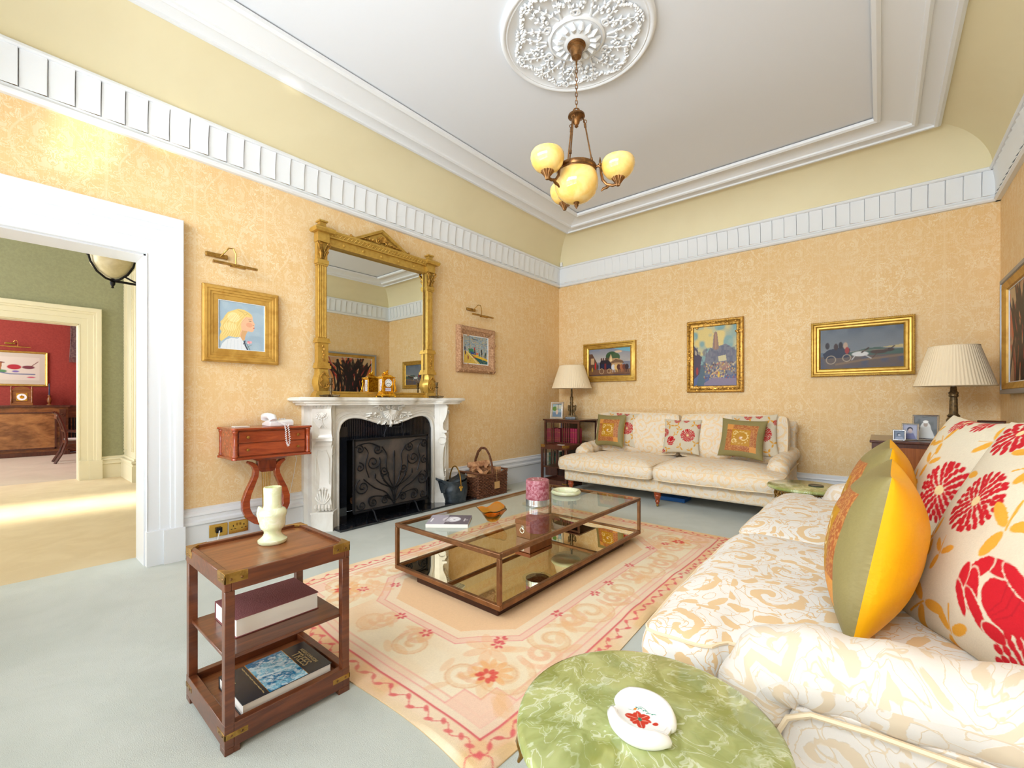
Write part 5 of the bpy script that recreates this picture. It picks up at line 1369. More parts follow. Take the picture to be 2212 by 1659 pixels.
# abstract on the right wall
g = Img(160, .78, (196, 168, 130)); rr = random.Random(21); g.mottle(6, (176, 120, 90), .6, 2)
for k in range(60):
    x = .5 + rr.gauss(0, .2); a = rr.uniform(-.5, .5) + (x - .5); c = [(176, 44, 52), (206, 96, 60), (60, 40, 44), (150, 60, 60), (214, 140, 80)][rr.randrange(5)]
    y0 = rr.random() * .5; g.line([(x + a * .3, y0), (x + a * .1, y0 + .15), (x, y0 + .35)], rr.uniform(.015, .05), c, .85)
for k in range(46):
    x = .5 + rr.gauss(0, .16); g.line([(x + rr.gauss(0, .18), 0 + rr.random() * .2), (x, .4), (x + rr.gauss(0, .1), .78)], rr.uniform(.01, .05), (34, 28, 32), .92)
g.line([(.0, .1), (.3, .5), (.4, .78)], .03, (30, 26, 30)); g.line([(1, .05), (.7, .4), (.62, .78)], .035, (30, 26, 30))
picture('large abstract painting in black and red slashes on the right wall', (5.158, 5.26, 1.825), -RZL, 1.36, 1.03, .10,
        [(0, 0), (0, .055), (.002, .06), (.035, .062), (.04, .05)], plain('brushed_grey_frame', (150, 152, 158), .4, .5), g.grain(.1), slip=.012)
t = bpy.data.objects['painting.005'] if 'painting.005' in bpy.data.objects else None
if t:
    obj('inner_frame', frame_sweep(1.28, .95, [(0, .03), (0, .05), (.006, .055), (.055, .035), (.06, .02), (.06, .0)]), M['gilt_flat'], t, smooth=20)

# ------------------------------------------------------------------ picture lights
def picture_light(label, loc, rz, L, mat, cx=0.):
    t = thing('picture_light', label, 'picture light', loc, rz)
    mb = MB(); mb.box(cx - .085 - .08, cx - .08 + .075, -.022, 0, .062, .098); obj('wall_plate', mb, mat, t, bevel=.004)
    mb = MB(); mb.tube([(cx - .06, -.022, .075), (cx - .045, -.05, .10), (cx - .015, -.075, .145), (cx + .015, -.09, .145), (cx + .03, -.1, .10), (cx + .03, -.1, .03), (cx + .03, -.1, .012)], .0055, 8); obj('arm', mb, mat, t)
    mb = MB(); n = 14
    mb.rings([[(x, -.1 - .017 * math.cos(PI * k / n * 1.15 - .25), .0 + .017 * math.sin(PI * k / n * 1.15 - .25)) for k in range(n + 1)] for x in (-L / 2, L / 2)])
    mb.box(-L * .12, L * .22, -.115, -.085, -.014, -.003)
    obj('lamp_tube', mb, mat, t, smooth=50)
    return t
picture_light('long brass picture light on the wall above the portrait of the girl', (.001, 1.325, 2.385), RZL, .33, M['brass_old'], -.03)
picture_light('small brass picture light on the wall above the harbour painting', (.001, 4.33, 2.405), RZL, .40, M['brass_old'], -.06)

# ------------------------------------------------------------------ ceiling rose
RX_, RY_ = 2.55, 2.77
mb = MB(); zt = ZC + .02
mb.lathe([(0, zt), (.555, zt), (.56, zt - .02), (.548, zt - .035), (.53, zt - .036), (.52, zt - .026), (.51, zt - .03), (.50, zt - .022), (.21, zt - .024), (.205, zt - .04), (.19, zt - .045), (.18, zt - .034), (.13, zt - .04), (.10, zt - .065), (.07, zt - .075), (0, zt - .075)], (RX_, RY_, 0), 72)
rr = random.Random(9); zb = zt - .03
def P2(r, a, z=0): return (RX_ + r * math.cos(a), RY_ + r * math.sin(a), zb - z)
for k in range(260):
    a = 2 * PI * k / 260; r = .43 + .035 * math.sin(a * 6) + rr.uniform(-.016, .016)
    mb.sph(P2(r, a, .002), (rr.uniform(.009, .018), rr.uniform(.009, .018), .012), 6, 4)
for k in range(12):
    a = 2 * PI * k / 12
    for s in (-1, 1):
        P = [P2(.22 + .05 * j, a + s * (.05 + .045 * j), .004) for j in range(5)]; mb.tube(P, [.009, .008, .007, .006, .003], 5)
        for j in range(1, 5):
            for q in (-1, 1):
                c = Vector(P[j]); d = Vector(P2(.22 + .05 * j + .028, a + s * (.05 + .045 * j) + q * .07, .002)); mb.tube([c, c.lerp(d, .6) + Vector((0, 0, -.006)), d], [.004, .010, .002], 5)
    for j in range(6): mb.sph(P2(.30 + rr.uniform(-.035, .035), a + PI / 12 + rr.uniform(-.08, .08), .004), (.014, .014, .012), 6, 4)
for k in range(16):
    a = 2 * PI * k / 16; mb.tube([P2(.10, a, .03), P2(.14, a, .035), P2(.175, a, .02)], [.012, .022, .006], 6)
for k in range(6):
    a = 2 * PI * k / 6; mb.tube([P2(.235 + .02 * math.cos(t), a + .14 * math.sin(t), .006) for t in np.linspace(0, 2 * PI, 12)], .007, 5)
obj('ceiling_rose', mb, M['plaster'], smooth=50, label='round white plaster ceiling rose with raised flowers and leaves around the chandelier', cat='ceiling rose')

# ------------------------------------------------------------------ chandelier
ch = thing('chandelier', 'bronze chandelier with four amber alabaster glass bowls hanging from the ceiling rose', 'chandelier', (RX_, RY_, 0), math.radians(40.07))
BZ = M['bronze']
obj('canopy', MB().lathe([(0, 3.868), (.066, 3.868), (.068, 3.858), (.06, 3.852), (.062, 3.845), (.05, 3.836), (.042, 3.80), (.034, 3.775), (.014, 3.76), (.008, 3.755), (.006, 3.72), (0, 3.72)], n=28), BZ, ch)
mb = MB(); z = 3.72; k = 0
while z > 3.36:
    ring = []
    for j in range(14):
        a = 2 * PI * j / 14; u = .0085 * math.cos(a); w_ = .021 * math.sin(a)
        ring.append((u, 0, z - .018 + w_) if k % 2 else (0, u, z - .018 + w_))
    mb.tube(ring, .0028, 5, closed=True); z -= .031; k += 1
obj('chain', mb, BZ, ch)
mb = MB(); mb.torus((0, 0, 3.355), .022, .005, 20, 6, 'y'); mb.lathe([(0, 3.338), (.03, 3.338), (.06, 3.325), (.062, 3.312), (.04, 3.30), (.026, 3.285), (.022, 3.265), (.012, 3.25), (.014, 3.24), (0, 3.228)], n=28)
obj('hub', mb, BZ, ch)
ANG = [math.radians(v) for v in (100, 220, 340)]
mb = MB(); mb.lathe([(.105, 3.005), (.125, 3.01), (.145, 3.0), (.148, 2.985), (.142, 2.97), (.146, 2.96), (.138, 2.945), (.12, 2.95), (.105, 2.96), (.105, 3.005)], n=40); obj('ring', mb, BZ, ch)
mb = MB(); mb.lathe([(.11, 2.985), (.135, 2.972), (.152, 2.935), (.160, 2.89), (.155, 2.845), (.133, 2.80), (.09, 2.765), (.04, 2.748), (0, 2.745)], n=40); obj('glass_bowl', mb, M['amber'], ch, smooth=60, label='largest central amber glass bowl')
mb = MB(); mb.lathe([(0, 2.755), (.02, 2.752), (.022, 2.742), (.014, 2.732), (.016, 2.722), (.008, 2.71), (.003, 2.70), (0, 2.70)], n=16); obj('finial', mb, BZ, ch)
for a in ANG:
    c, s = math.cos(a), math.sin(a); Q = lambda r, z, t=0: (r * c - t * s, r * s + t * c, z)
    a2 = a + .35; c2, s2 = math.cos(a2), math.sin(a2); q = lambda r, z: (r * c2, r * s2, z)
    mb = MB(); mb.tube([q(.048, 3.305), q(.055, 3.285), q(.06, 3.27)], .005, 6); mb.cyl(q(.062, 3.262), q(.066, 3.235), .009, n=8); mb.cyl(q(.066, 3.24), q(.112, 3.06), .0055, n=8); mb.cyl(q(.11, 3.075), q(.115, 3.05), .009, n=8); mb.tube([q(.115, 3.05), q(.122, 3.03), q(.128, 3.005)], .005, 6)
    mb.torus(q(.063, 3.278), .012, .003, 12, 5, 'y'); obj('rod', mb, BZ, ch)
    mb = MB(); mb.tube([Q(.135, 2.985), Q(.165, 2.985), Q(.178, 2.97), Q(.18, 2.93), Q(.19, 2.88), Q(.22, 2.842), Q(.26, 2.828), Q(.30, 2.832)], [.010, .010, .011, .009, .010, .010, .011, .011], 8)
    mb.tube([Q(.24, 2.832), Q(.22, 2.82), Q(.195, 2.815), Q(.18, 2.80)], [.008, .011, .010, .005], 8)
    mb.lathe([(0, .0), (.012, 0), (.014, .012), (.007, .02), (.009, .03), (.006, .045), (.003, .06), (0, .06)], Q(.172, 2.985), 12)
    am = obj('arm', mb, BZ, ch)
    cc = Q(.30, 0)
    mb = MB(); mb.lathe([(0, 2.815), (.012, 2.818), (.016, 2.832), (.024, 2.845), (.044, 2.872), (.05, 2.885), (.042, 2.886), (0, 2.87)], cc, 30, flute=.06, fn=15); obj('leaf_cup', mb, BZ, am)
    mb = MB(); mb.lathe([(0, 2.872), (.045, 2.874), (.08, 2.892), (.105, 2.922), (.117, 2.96), (.116, 2.99), (.104, 3.01), (.098, 3.008), (.108, 2.985), (.108, 2.96), (.096, 2.925), (.07, 2.90), (0, 2.885)], cc, 36); obj('glass_bowl', mb, M['amber'], am, smooth=60)

for o_ in [ch] + list(ch.children_recursive):
    if o_.type == 'MESH':
        for v_ in o_.data.vertices: v_.co.z = float(np.interp(v_.co.z, [2.6, 3.08, 3.22, 3.37, 3.72, 4.], [2.563, 3.043, 3.247, 3.397, 3.72, 4.]))
# small sensor on the cornice
s_ = MB(); s_.box(-.022, .022, -.03, 0, 0, .07, top=(.003, .006)); s_.box(-.015, .015, -.034, -.028, .012, .035)
obj('motion_sensor', s_, M['white_pl'], bevel=.003, loc=(.10, 6.27, 3.537), label='tiny white motion sensor on the cornice in the far corner', cat='sensor')

# gilt sockets on the skirting
for k, (y0, y1) in enumerate(((1.15, 1.283), (1.292, 1.44))):
    t = thing('wall_socket', ['square brass data socket with a black plug on the skirting behind the lyre table', 'double brass power socket on the skirting behind the lyre table'][k], 'socket', (.0325, (y0 + y1) / 2, .17), RZL)
    w2 = (y1 - y0) / 2
    obj('plate', MB().box(-w2, w2, -.007, 0, -.052, .052), M['brass'], t, bevel=.002)
    if k == 0:
        mb = MB().box(-.02, .022, -.03, -.007, -.018, .024); obj('plug', mb, M['iron'], t, bevel=.002)
        mb = MB(); mb.tube([(0, -.03, 0), (-.006, -.04, -.02), (-.012, -.035, -.06), (-.01, -.02, -.12), (-.03, -.03, -.16)], .004, 6); obj('cable', mb, M['white_pl'], t)
    else:
        for sx in (-1, 1):
            mb = MB()
            for dx, dz, w_, h_ in ((0, .012, .006, .014), (-.014, -.014, .012, .005), (.014, -.014, .012, .005)): mb.box(sx * .04 + dx - w_ / 2, sx * .04 + dx + w_ / 2, -.0085, -.0065, dz - h_ / 2, dz + h_ / 2)
            obj('socket_slot', mb, M['iron'], t, smooth=0)
            obj('switch', MB().box(sx * .012 - .006, sx * .012 + .006, -.012, -.007, .012, .032), M['brass_old'], t)

# ------------------------------------------------------------------ hall chandelier, dining-room things
hc = thing('hall_chandelier', 'dark iron hall chandelier with frosted cream bowl seen through the doorway', 'chandelier', (-1.6, .775, -.13), 0)
mb = MB(); mb.lathe([(0, 2.60), (.05, 2.605), (.12, 2.65), (.165, 2.72), (.18, 2.80), (.175, 2.82), (.16, 2.82), (.155, 2.74), (.11, 2.67), (0, 2.62)], n=36)
obj('bowl', mb, plain('frosted_cream_glass', (226, 220, 190), .3, var=((206, 198, 160), 8)), hc, smooth=60)
mb = MB()
for k in range(3):
    a = k * 2 * PI / 3 + .9; c, s = math.cos(a), math.sin(a)
    mb.tube([(r * c, r * s, z) for r, z in ((.0, 2.575), (.06, 2.59), (.13, 2.64), (.18, 2.72), (.2, 2.80), (.225, 2.82))], [.010, .011, .011, .010, .009, .007], 6)
mb.torus((0, 0, 2.81), .185, .009, 30, 6)
mb.lathe([(0, 2.50), (.012, 2.505), (.008, 2.52), (.02, 2.54), (.022, 2.56), (.012, 2.575), (.03, 2.59), (0, 2.60)], n=14)
obj('strap', mb, M['iron'], hc)
mb = MB(); mb.tube([(0, 0, 2.575), (.0, .1, 2.575), (0, .3, 2.57), (0, .42, 2.58)], .012, 8); mb.tube([(.0, .08, 2.64), (0, .16, 2.60), (0, .28, 2.56), (0, .34, 2.52)], .009, 8); mb.lathe([(0, 2.42), (.02, 2.44), (.03, 2.5), (.02, 2.56), (.03, 2.62), (.012, 2.66), (.012, 4.29), (0, 4.29)], (0, .42, 0), 12)
obj('arm', mb, M['iron'], hc)

sbx = RX + .03
sb = thing('sideboard', 'dark burr walnut sideboard against the red wall of the far room', 'sideboard', (sbx, .55, 0), RZL)
mb = MB(); mb.box(-.75, .60, -.50, 0, .06, 1.10); mb.box(.60, .78, -.30, 0, .06, 1.10)
obj('carcase', mb, wood('burr_walnut', (86, 46, 24), (150, 92, 48), .25, .5, axis=0, streak=4), sb)
obj('top', MB().box(-.78, .63, -.53, 0, 1.10, 1.145).box(.6, .8, -.34, 0, 1.10, 1.145), M['mahog_dk'], sb, bevel=.006)
obj('plinth', MB().box(-.78, .63, -.53, 0, 0, .09), M['mahog_dk'], sb)
mb = MB(); mb.box(-.60, .38, -.515, -.50, .18, .96); d_ = obj('door', mb, wood('burr_panel', (110, 66, 34), (176, 122, 70), .25, .5, axis=0, streak=3), sb)
mb = MB()
for x0, x1, z0, z1 in ((-.63, .41, .96, .99), (-.63, .41, .15, .18), (-.63, -.6, .15, .99), (.38, .41, .15, .99)): mb.box(x0, x1, -.525, -.5, z0, z1)
obj('moulding', mb, M['mahog_dk'], d_)
mb = MB(); mb.box(.46, .56, -.53, -.5, .12, 1.05); mb.tube([(p[0], -.54, p[2]) for p in spiral(.51, .92, .04, 1.4, 0, 1)], .014, 6); obj('pilaster', mb, M['mahog_dk'], sb)
for x in (.64, .70, .75): obj('shelf_book', MB().box(x - .02, x + .02, -.31, -.29, .3, .85), M['iron'], sb)
bc = thing('bracket_clock', 'carved oak bracket clock with brass dial on the dark sideboard', 'clock', (sbx + .28, .43, 1.1455), RZL)
OK = wood('carved_oak', (110, 62, 26), (164, 104, 50), .35, .3, axis=0)
mb = MB(); mb.box(-.17, .17, -.1, .1, 0, .05); mb.box(-.14, .14, -.08, .08, .05, .33); mb.box(-.17, .17, -.1, .1, .33, .355); mb.prism([(-.13, .355), (.13, .355), (.1, .40), (.0, .425), (-.1, .40)], -.08, .08, 'y')
obj('case', mb, OK, bc, bevel=.003)
for sx in (-1, 1): mb = MB(); mb.lathe([(.012, .05), (.02, .08), (.012, .12), (.016, .2), (.012, .28), (.02, .32), (.012, .355), (.018, .37), (.006, .43), (0, .43)], (sx * .155, -.09, 0), 12); obj('turned_column', mb, OK, bc)
obj('dial_plate', MB().box(-.085, .085, -.09, -.08, .10, .27), M['brass'], bc)
mb = MB().lathe([(0, 0), (.075, 0), (.075, .006), (0, .006)], n=24); mb.xf(rxy(0, -.09, .185, ax=PI / 2)); obj('dial', mb, M['white_cer'], bc)
mb = MB().lathe([(0, 0), (.035, 0), (.035, .003), (0, .003)], n=20); mb.xf(rxy(0, -.0965, .185, ax=PI / 2)); obj('dial_centre', mb, M['gilt_bright'], bc)
obj('hand', MB().box(-.003, .003, -.101, -.0995, .185, .24).box(-.003, .035, -.101, -.0995, .183, .188), M['black'], bc)
bs = thing('candlestick', 'turned wooden candlestick with a tall dark blue candle on the sideboard', 'candlestick', (sbx + .26, .86, 1.1455), 0)
mb = MB().lathe([(0, 0), (.05, 0), (.05, .012), (.02, .03), (.03, .06), (.042, .10), (.042, .14), (.022, .19), (.03, .22), (.022, .235), (0, .235)], n=18); obj('stem', mb, OK, bs)
mb = MB().lathe([(0, .235), (.014, .235), (.012, .50), (0, .505)], n=12); obj('candle', mb, plain('blue_wax', (44, 56, 84), .4), bs)
g = Img(120, .62, (206, 196, 176)); g.rect(.08, .08, .92, .54, (216, 206, 188))
g.poly([(.24, .18), (.4, .18), (.38, .34), (.26, .34)], (166, 110, 70)); g.line([(.22, .17), (.42, .2)], .02, (120, 70, 60)); g.ell(.56, .28, .1, .05, (176, 50, 60)); g.ell(.76, .28, .09, .035, (120, 60, 70)); g.line([(.8, .26), (.9, .16)], .012, (120, 60, 50)); g.ell(.38, .37, .08, .03, (90, 140, 90)); g.ell(.58, .37, .05, .02, (130, 110, 170)); g.line([(.2, .36), (.5, .42), (.85, .42)], .02, (100, 110, 140)); g.line([(.12, .5), (.3, .42)], .014, (110, 140, 90)); g.ell(.8, .48, .06, .015, (200, 90, 110)); g.ell(.14, .32, .05, .02, (190, 60, 60))
picture('pale still life of a jug and fruit in a thin gold frame, far red wall', (RX + .012, .26, 1.985), RZL, 1.18, .80, .045, [(0, 0), (0, .025), (.01, .03), (.03, .02), (.035, .024), (.045, .015), (.045, 0)], M['gilt'], g)
picture_light('polished brass picture light above the still life on the red wall', (RX + .01, .30, 2.47), RZL, .55, M['brass'], .05)
dc = thing('dining_chair', 'dark mahogany sabre-leg dining armchair with a striped seat beside the sideboard', 'chair', (-8.7, 1.22, 0), math.radians(90))
DW = M['mahog_dk']
def chair_pts(x): return [(x, .40, .0), (x, .30, .2), (x, .24, .42), (x, .25, .60), (x, .30, .80), (x, .36, .98), (x, .40, 1.02)]
# chair faces +y of the room: its back posts sweep towards -y
for x in (-.24, .24):
    mb = MB(); mb.tube([(x, y, z) for x, y, z in chair_pts(x)], [.024, .024, .026, .022, .02, .02, .024], 8); mb.xf(rxy(az=0)); obj('back_leg', mb, DW, dc)
    mb = MB(); mb.tube([(x, -.26, 0), (x, -.22, .2), (x, -.2, .42)], [.018, .022, .026], 8); obj('front_leg', mb, DW, dc)
    mb = MB(); mb.tube([(x, .26, .64), (x, .1, .62), (x, -.08, .64), (x, -.12, .56), (x, -.1, .44)], .018, 8); obj('arm', mb, DW, dc)
obj('seat_rail', MB().box(-.25, .25, -.22, .26, .38, .44), DW, dc, bevel=.01)
g = Img(40, 1., (216, 210, 200)); [g.line([(x, 0), (x, 1)], .03, (190, 184, 176)) for x in (.1, .3, .5, .7, .9)]
obj('seat', MB().box(-.235, .235, -.21, .24, .44, .475), plain('striped_seat_cloth', (214, 210, 200), .8), dc, bevel=.015)
mb = MB(); mb.box(-.24, .24, .34, .38, .88, .98); mb.box(-.24, .24, .25, .28, .62, .66); obj('back_rail', mb, DW, dc, bevel=.006)
dc.rotation_euler = (0, 0, math.radians(180)); dc.location = (-8.45, 1.20, 0)
mb = MB()
for k in range(9): x = .02 * k; mb.tube([(x, .004 * math.sin(k * 2), .0), (x + .006 * k / 3, .006 * math.sin(k), -.5), (x * .7 - .02, 0, -1.0)], .014, 6)
for k in range(12): mb.cyl((-.03 + .013 * k, 0, -1.0), (-.03 + .013 * k, 0, -1.12), .005, n=5)
ct = obj('curtain_tail', mb, plain('striped_curtain', (132, 108, 98), .9, var=((96, 70, 72), 30)), label='striped grey curtain tail with tasselled fringe hanging on the red wall', cat='curtain')
ct.location = (RX + .06, 1.24, 3.30); ct.rotation_euler = (0, 0, RZL)
# ------------------------------------------------------------------ tiered side table in the foreground
def tray_table(label, loc, rz, sx, sy, H, shelf_z, wood_m, top_m, tapered=True, corners=((1, -1), (1, 1), (-1, -1), (-1, 1))):
    """half sizes sx, sy"""
    t = thing('side_table', label, 'side table', loc, rz)
    ap = .065; L = .017
    mb = MB()
    for s in (-1, 1):
        mb.box(-sx, sx, min(s * sy, s * (sy - .022)), max(s * sy, s * (sy - .022)), H - ap, H)
        mb.box(min(s * sx, s * (sx - .022)), max(s * sx, s * (sx - .022)), -sy + .022, sy - .022, H - ap, H)
    obj('top_frame', mb, wood_m, t, bevel=.003)
    obj('tray_top', MB().box(-sx + .02, sx - .02, -sy + .02, sy - .02, H - .03, H - .013), top_m, t)
    for a in (-1, 1):
        for b_ in (-1, 1):
            x, y = a * (sx - L), b_ * (sy - L); mb = MB()
            mb.box(x - L + .001, x + L - .001, y - L + .001, y + L - .001, .10, H - ap)
            obj('leg', mb, wood_m, t, bevel=.002)
    obj('middle_shelf', MB().box(-sx + .022, sx - .022, -sy + .012, sy - .012, shelf_z - .014, shelf_z), wood_m, t, bevel=.003)
    mb = MB()
    for s in (-1, 1):
        mb.box(-sx, sx, min(s * sy, s * (sy - .03)), max(s * sy, s * (sy - .03)), .022, .105)
        mb.box(min(s * sx, s * (sx - .03)), max(s * sx, s * (sx - .03)), -sy + .03, sy - .03, .022, .105)
        for b_ in (-1, 1):
            X0, X1_ = sorted((s * sx, s * (sx - .05))); Y0_, Y1_ = sorted((b_ * sy, b_ * (sy - .03))); mb.box(X0, X1_, Y0_, Y1_, 0, .022)
            X0, X1_ = sorted((s * sx, s * (sx - .03))); Y0_, Y1_ = sorted((b_ * (sy - .03), b_ * (sy - .05))); mb.box(X0, X1_, Y0_, Y1_, 0, .022)
    obj('base_frame', mb, wood_m, t, bevel=.002)
    obj('bottom_shelf', MB().box(-sx + .03, sx - .03, -sy + .03, sy - .03, .06, .075), top_m, t)
    for a, b_ in corners:
        for z0, z1, ex in ((H - .036, H + .0012, .075), (.055, .085, .075)):
            mb = MB(); e = .0012
            x0, x1 = sorted((a * (sx + e), a * (sx - .035))); y0, y1 = sorted((b_ * (sy + e), b_ * (sy - .02)))
            mb.box(min(a * (sx + e), a * (sx - ex)), max(a * (sx + e), a * (sx - ex)), min(b_ * (sy + e), b_ * (sy - .004)), max(b_ * (sy + e), b_ * (sy - .004)), z0, z1 - .01)
            mb.box(min(a * (sx + e), a * (sx - .004)), max(a * (sx + e), a * (sx - .004)), min(b_ * (sy + e), b_ * (sy - ex)), max(b_ * (sy + e), b_ * (sy - ex)), z0, z1 - .01)
            if z1 > .3: mb.prism([(a * (sx + e), b_ * (sy + e)), (a * (sx - ex), b_ * (sy + e)), (a * (sx - ex * .6), b_ * (sy - .016)), (a * (sx - .016), b_ * (sy - ex * .6)), (a * (sx + e), b_ * (sy - ex))], z1 - .011, z1, 'z')
            br = obj('brass_corner', mb, M['brass_old'], t, bevel=.001)
            mb = MB()
            for q in (.02, .055): mb.sph((a * (sx + e), b_ * (sy - q), (z0 + z1) / 2 - .005), (.002, .005, .005), 8, 5); mb.sph((a * (sx - q), b_ * (sy + e), (z0 + z1) / 2 - .005), (.005, .002, .005), 8, 5)
            obj('screw', mb, M['bronze'], br)
    return t
tray_table('dark mahogany three-tier side table with brass corners and a candle holder on top, left foreground', (2.27, .76, 0), 0, .235, .236, .64, .335, M['mahog'], M['mahog_top'])

# onyx candle holder 
vs = thing('candle_holder', 'pale green onyx pillar candle holder with a handle on the tiered side table', 'candle holder', (2.215, .795, .628), 0)
mb = MB().lathe([(0, 0), (.054, 0), (.059, .007), (.058, .015), (.046, .024), (.037, .034), (.034, .046), (.038, .058), (.048, .066), (.051, .08), (.052, .11), (.056, .122), (.057, .134), (.050, .146), (.038, .152), (.035, .165), (.035, .20), (.0365, .238), (.035, .243), (.03, .243), (.028, .225), (0, .225)], n=36)
obj('body', mb, M['onyx_pale'], vs, smooth=45)
mb = MB(); mb.tube([(-.04, -.02, .135), (-.062, -.03, .145), (-.066, -.032, .12), (-.056, -.028, .085), (-.038, -.02, .075)], [.008, .009, .010, .009, .008], 8); obj('handle', mb, M['onyx_pale'], vs)

def book(name, label, loc, rz, w, h, t_, cover, pages='page', spine_left=True, soft=False, cm=None):
    b_ = thing(name, label, 'book', loc, rz)
    e = 0 if soft else .004; c = .003 if not soft else .0008
    mb = MB(); mb.box(-w / 2, w / 2, -h / 2, h / 2, 0, c); mb.box(-w / 2, w / 2, -h / 2, h / 2, t_ - c, t_); mb.box(-w / 2, -w / 2 + c, -h / 2, h / 2, c, t_ - c)
    obj('cover', mb, cover, b_, bevel=.001)
    mb = MB(); mb.box(-w / 2 + c, w / 2 - e, -h / 2 + e, h / 2 - e, c, t_ - c); obj('page_block', mb, M[pages], b_)
    return b_
book('book', 'very thick maroon cloth book on the middle shelf of the tiered side table', (2.243, .765, .3355), 0, .245, .325, .072, plain('maroon_cloth', (134, 78, 80), .8, bump=(200, .3)))
b2 = book('book', 'large black book with a blue tree photograph on the bottom shelf of the side table', (2.325, .768, .0755), 0, .262, .345, .048, plain('black_dust_jacket', (42, 44, 50), .25))
g = Img(150, .150 / .262, (30, 120, 168)); rr = random.Random(3); g.mottle(9, (150, 214, 236), .8, 4, .4, .25); g.mottle(26, (220, 240, 246), .8, 5, .5, .15)
for k in range(240): x, y = rr.random(), rr.random() * .57; g.ring(x, y, rr.uniform(.008, .03), .006, (216, 238, 246) if k % 2 else (16, 92, 140), .7)
g.line([(.25, .55), (.42, .15)], .05, (200, 230, 240), .8); g.line([(.5, .57), (.6, .1)], .04, (220, 240, 246), .8); g.line([(.55, .5), (.9, .3)], .02, (10, 80, 130), .7); g.rect(0, 0, .08, .57, (24, 108, 156), .7)
U2, V2 = np.meshgrid(np.linspace(-.131, .131, g.w), np.linspace(-.078, .072, g.h))
obj('cover_picture', MB().grid(np.stack([U2, V2, np.full_like(U2, .0484)], -1), g), painted('glossy_print', .2), b2, smooth=0)
mb = MB(); mb.box(-.131, .131, .0715, .0735, .048, .0488); mb.box(-.131, .131, -.0795, -.0775, .048, .0488); obj('gold_line', mb, M['brass'], b2, smooth=0)
gm = plain('gold_lettering', (196, 172, 120), .4, .3)
obj('title_lettering', text_mb('TREES', .056, Mx=Matrix.Translation((0, .100, .0484)), depth=.0003, sx=.86), gm, b2, smooth=0)
obj('author_lettering', text_mb('HUGH JOHNSON', .021, Mx=Matrix.Translation((0, .134, .0484)), depth=.0003, sx=.9), gm, b2, smooth=0)
mb = MB()
for k in range(34): x = -.115 + .0069 * k; mb.box(x, x + .0052, -.094 - .001 * math.sin(k), -.0905 + .001 * math.cos(k * 2), .048, .0487)
for k in range(12): x = -.11 + .0069 * k; mb.box(x, x + .005, -.146, -.143, .048, .0487); mb.box(x, x + .0052, -.158, -.1555, .048, .0487)
obj('small_print', mb, gm, b2, smooth=0)

# ------------------------------------------------------------------ glass coffee table
T = NT('table_glass')
for nd in list(T.t.nodes):
    if nd.type != 'OUTPUT_MATERIAL': T.t.nodes.remove(nd)
out = [nd for nd in T.t.nodes if nd.type == 'OUTPUT_MATERIAL'][0]
tr = T.n('ShaderNodeBsdfTransparent', {'Color': (.93, .965, .945, 1)}); gl = T.n('ShaderNodeBsdfGlossy', {'Color': (1, 1, 1, 1), 'Roughness': 0.})
fr_ = T.math('MULTIPLY', T.n('ShaderNodeFresnel', {'IOR': 1.5}).outputs[0], T.math('SUBTRACT', 1., T.n('ShaderNodeNewGeometry').outputs['Backfacing']))
mx = T.n('ShaderNodeMixShader', {0: fr_, 1: tr.outputs[0], 2: gl.outputs[0]}); T.t.links.new(mx.outputs[0], out.inputs[0]); M['pane'] = T.m
CX, CY = 2.135, 2.775; hx, hy = .495, .945; ZB, ZT = .066, .388
ct_ = thing('coffee_table', 'low bronze-framed rectangular coffee table with glass top and mirrored lower shelf on the rug', 'coffee table', (CX, CY, .0), 0)
FM = M['bronze_frame']; q = .012
for z0, z1, nm in ((ZT - .028, ZT, 'top_rail'), (ZB, ZB + .03, 'bottom_rail')):
    mb = MB()
    for s in (-1, 1):
        mb.box(-hx, hx, min(s * hy, s * (hy - .026)), max(s * hy, s * (hy - .026)), z0, z1); mb.box(min(s * hx, s * (hx - .026)), max(s * hx, s * (hx - .026)), -hy + .026, hy - .026, z0, z1)
    obj(nm, mb, FM, ct_, bevel=.004)
for a in (-1, 1):
    for b_ in (-1, 1): obj('post', MB().box(a * (hx - .0125) - .0125, a * (hx - .0125) + .0125, b_ * (hy - .0125) - .0125, b_ * (hy - .0125) + .0125, ZB + .03, ZT - .028), FM, ct_, bevel=.003)
obj('glass_top', MB().box(-hx + .024, hx - .024, -hy + .024, hy - .024, ZT - .012, ZT - .004), M['pane'], ct_, smooth=0)
obj('mirror_shelf', MB().box(-hx + .024, hx - .024, -hy + .024, hy - .024, ZB + .004, ZB + .020), M['tint_mirror'], ct_, smooth=0)
obj('plinth', MB().box(-.30, .445, -.905, .71, .0095, ZB + .002), plain('dark_bronze_plinth', (74, 48, 38), .35, .6), ct_, bevel=.006)
zt = ZT - .0035
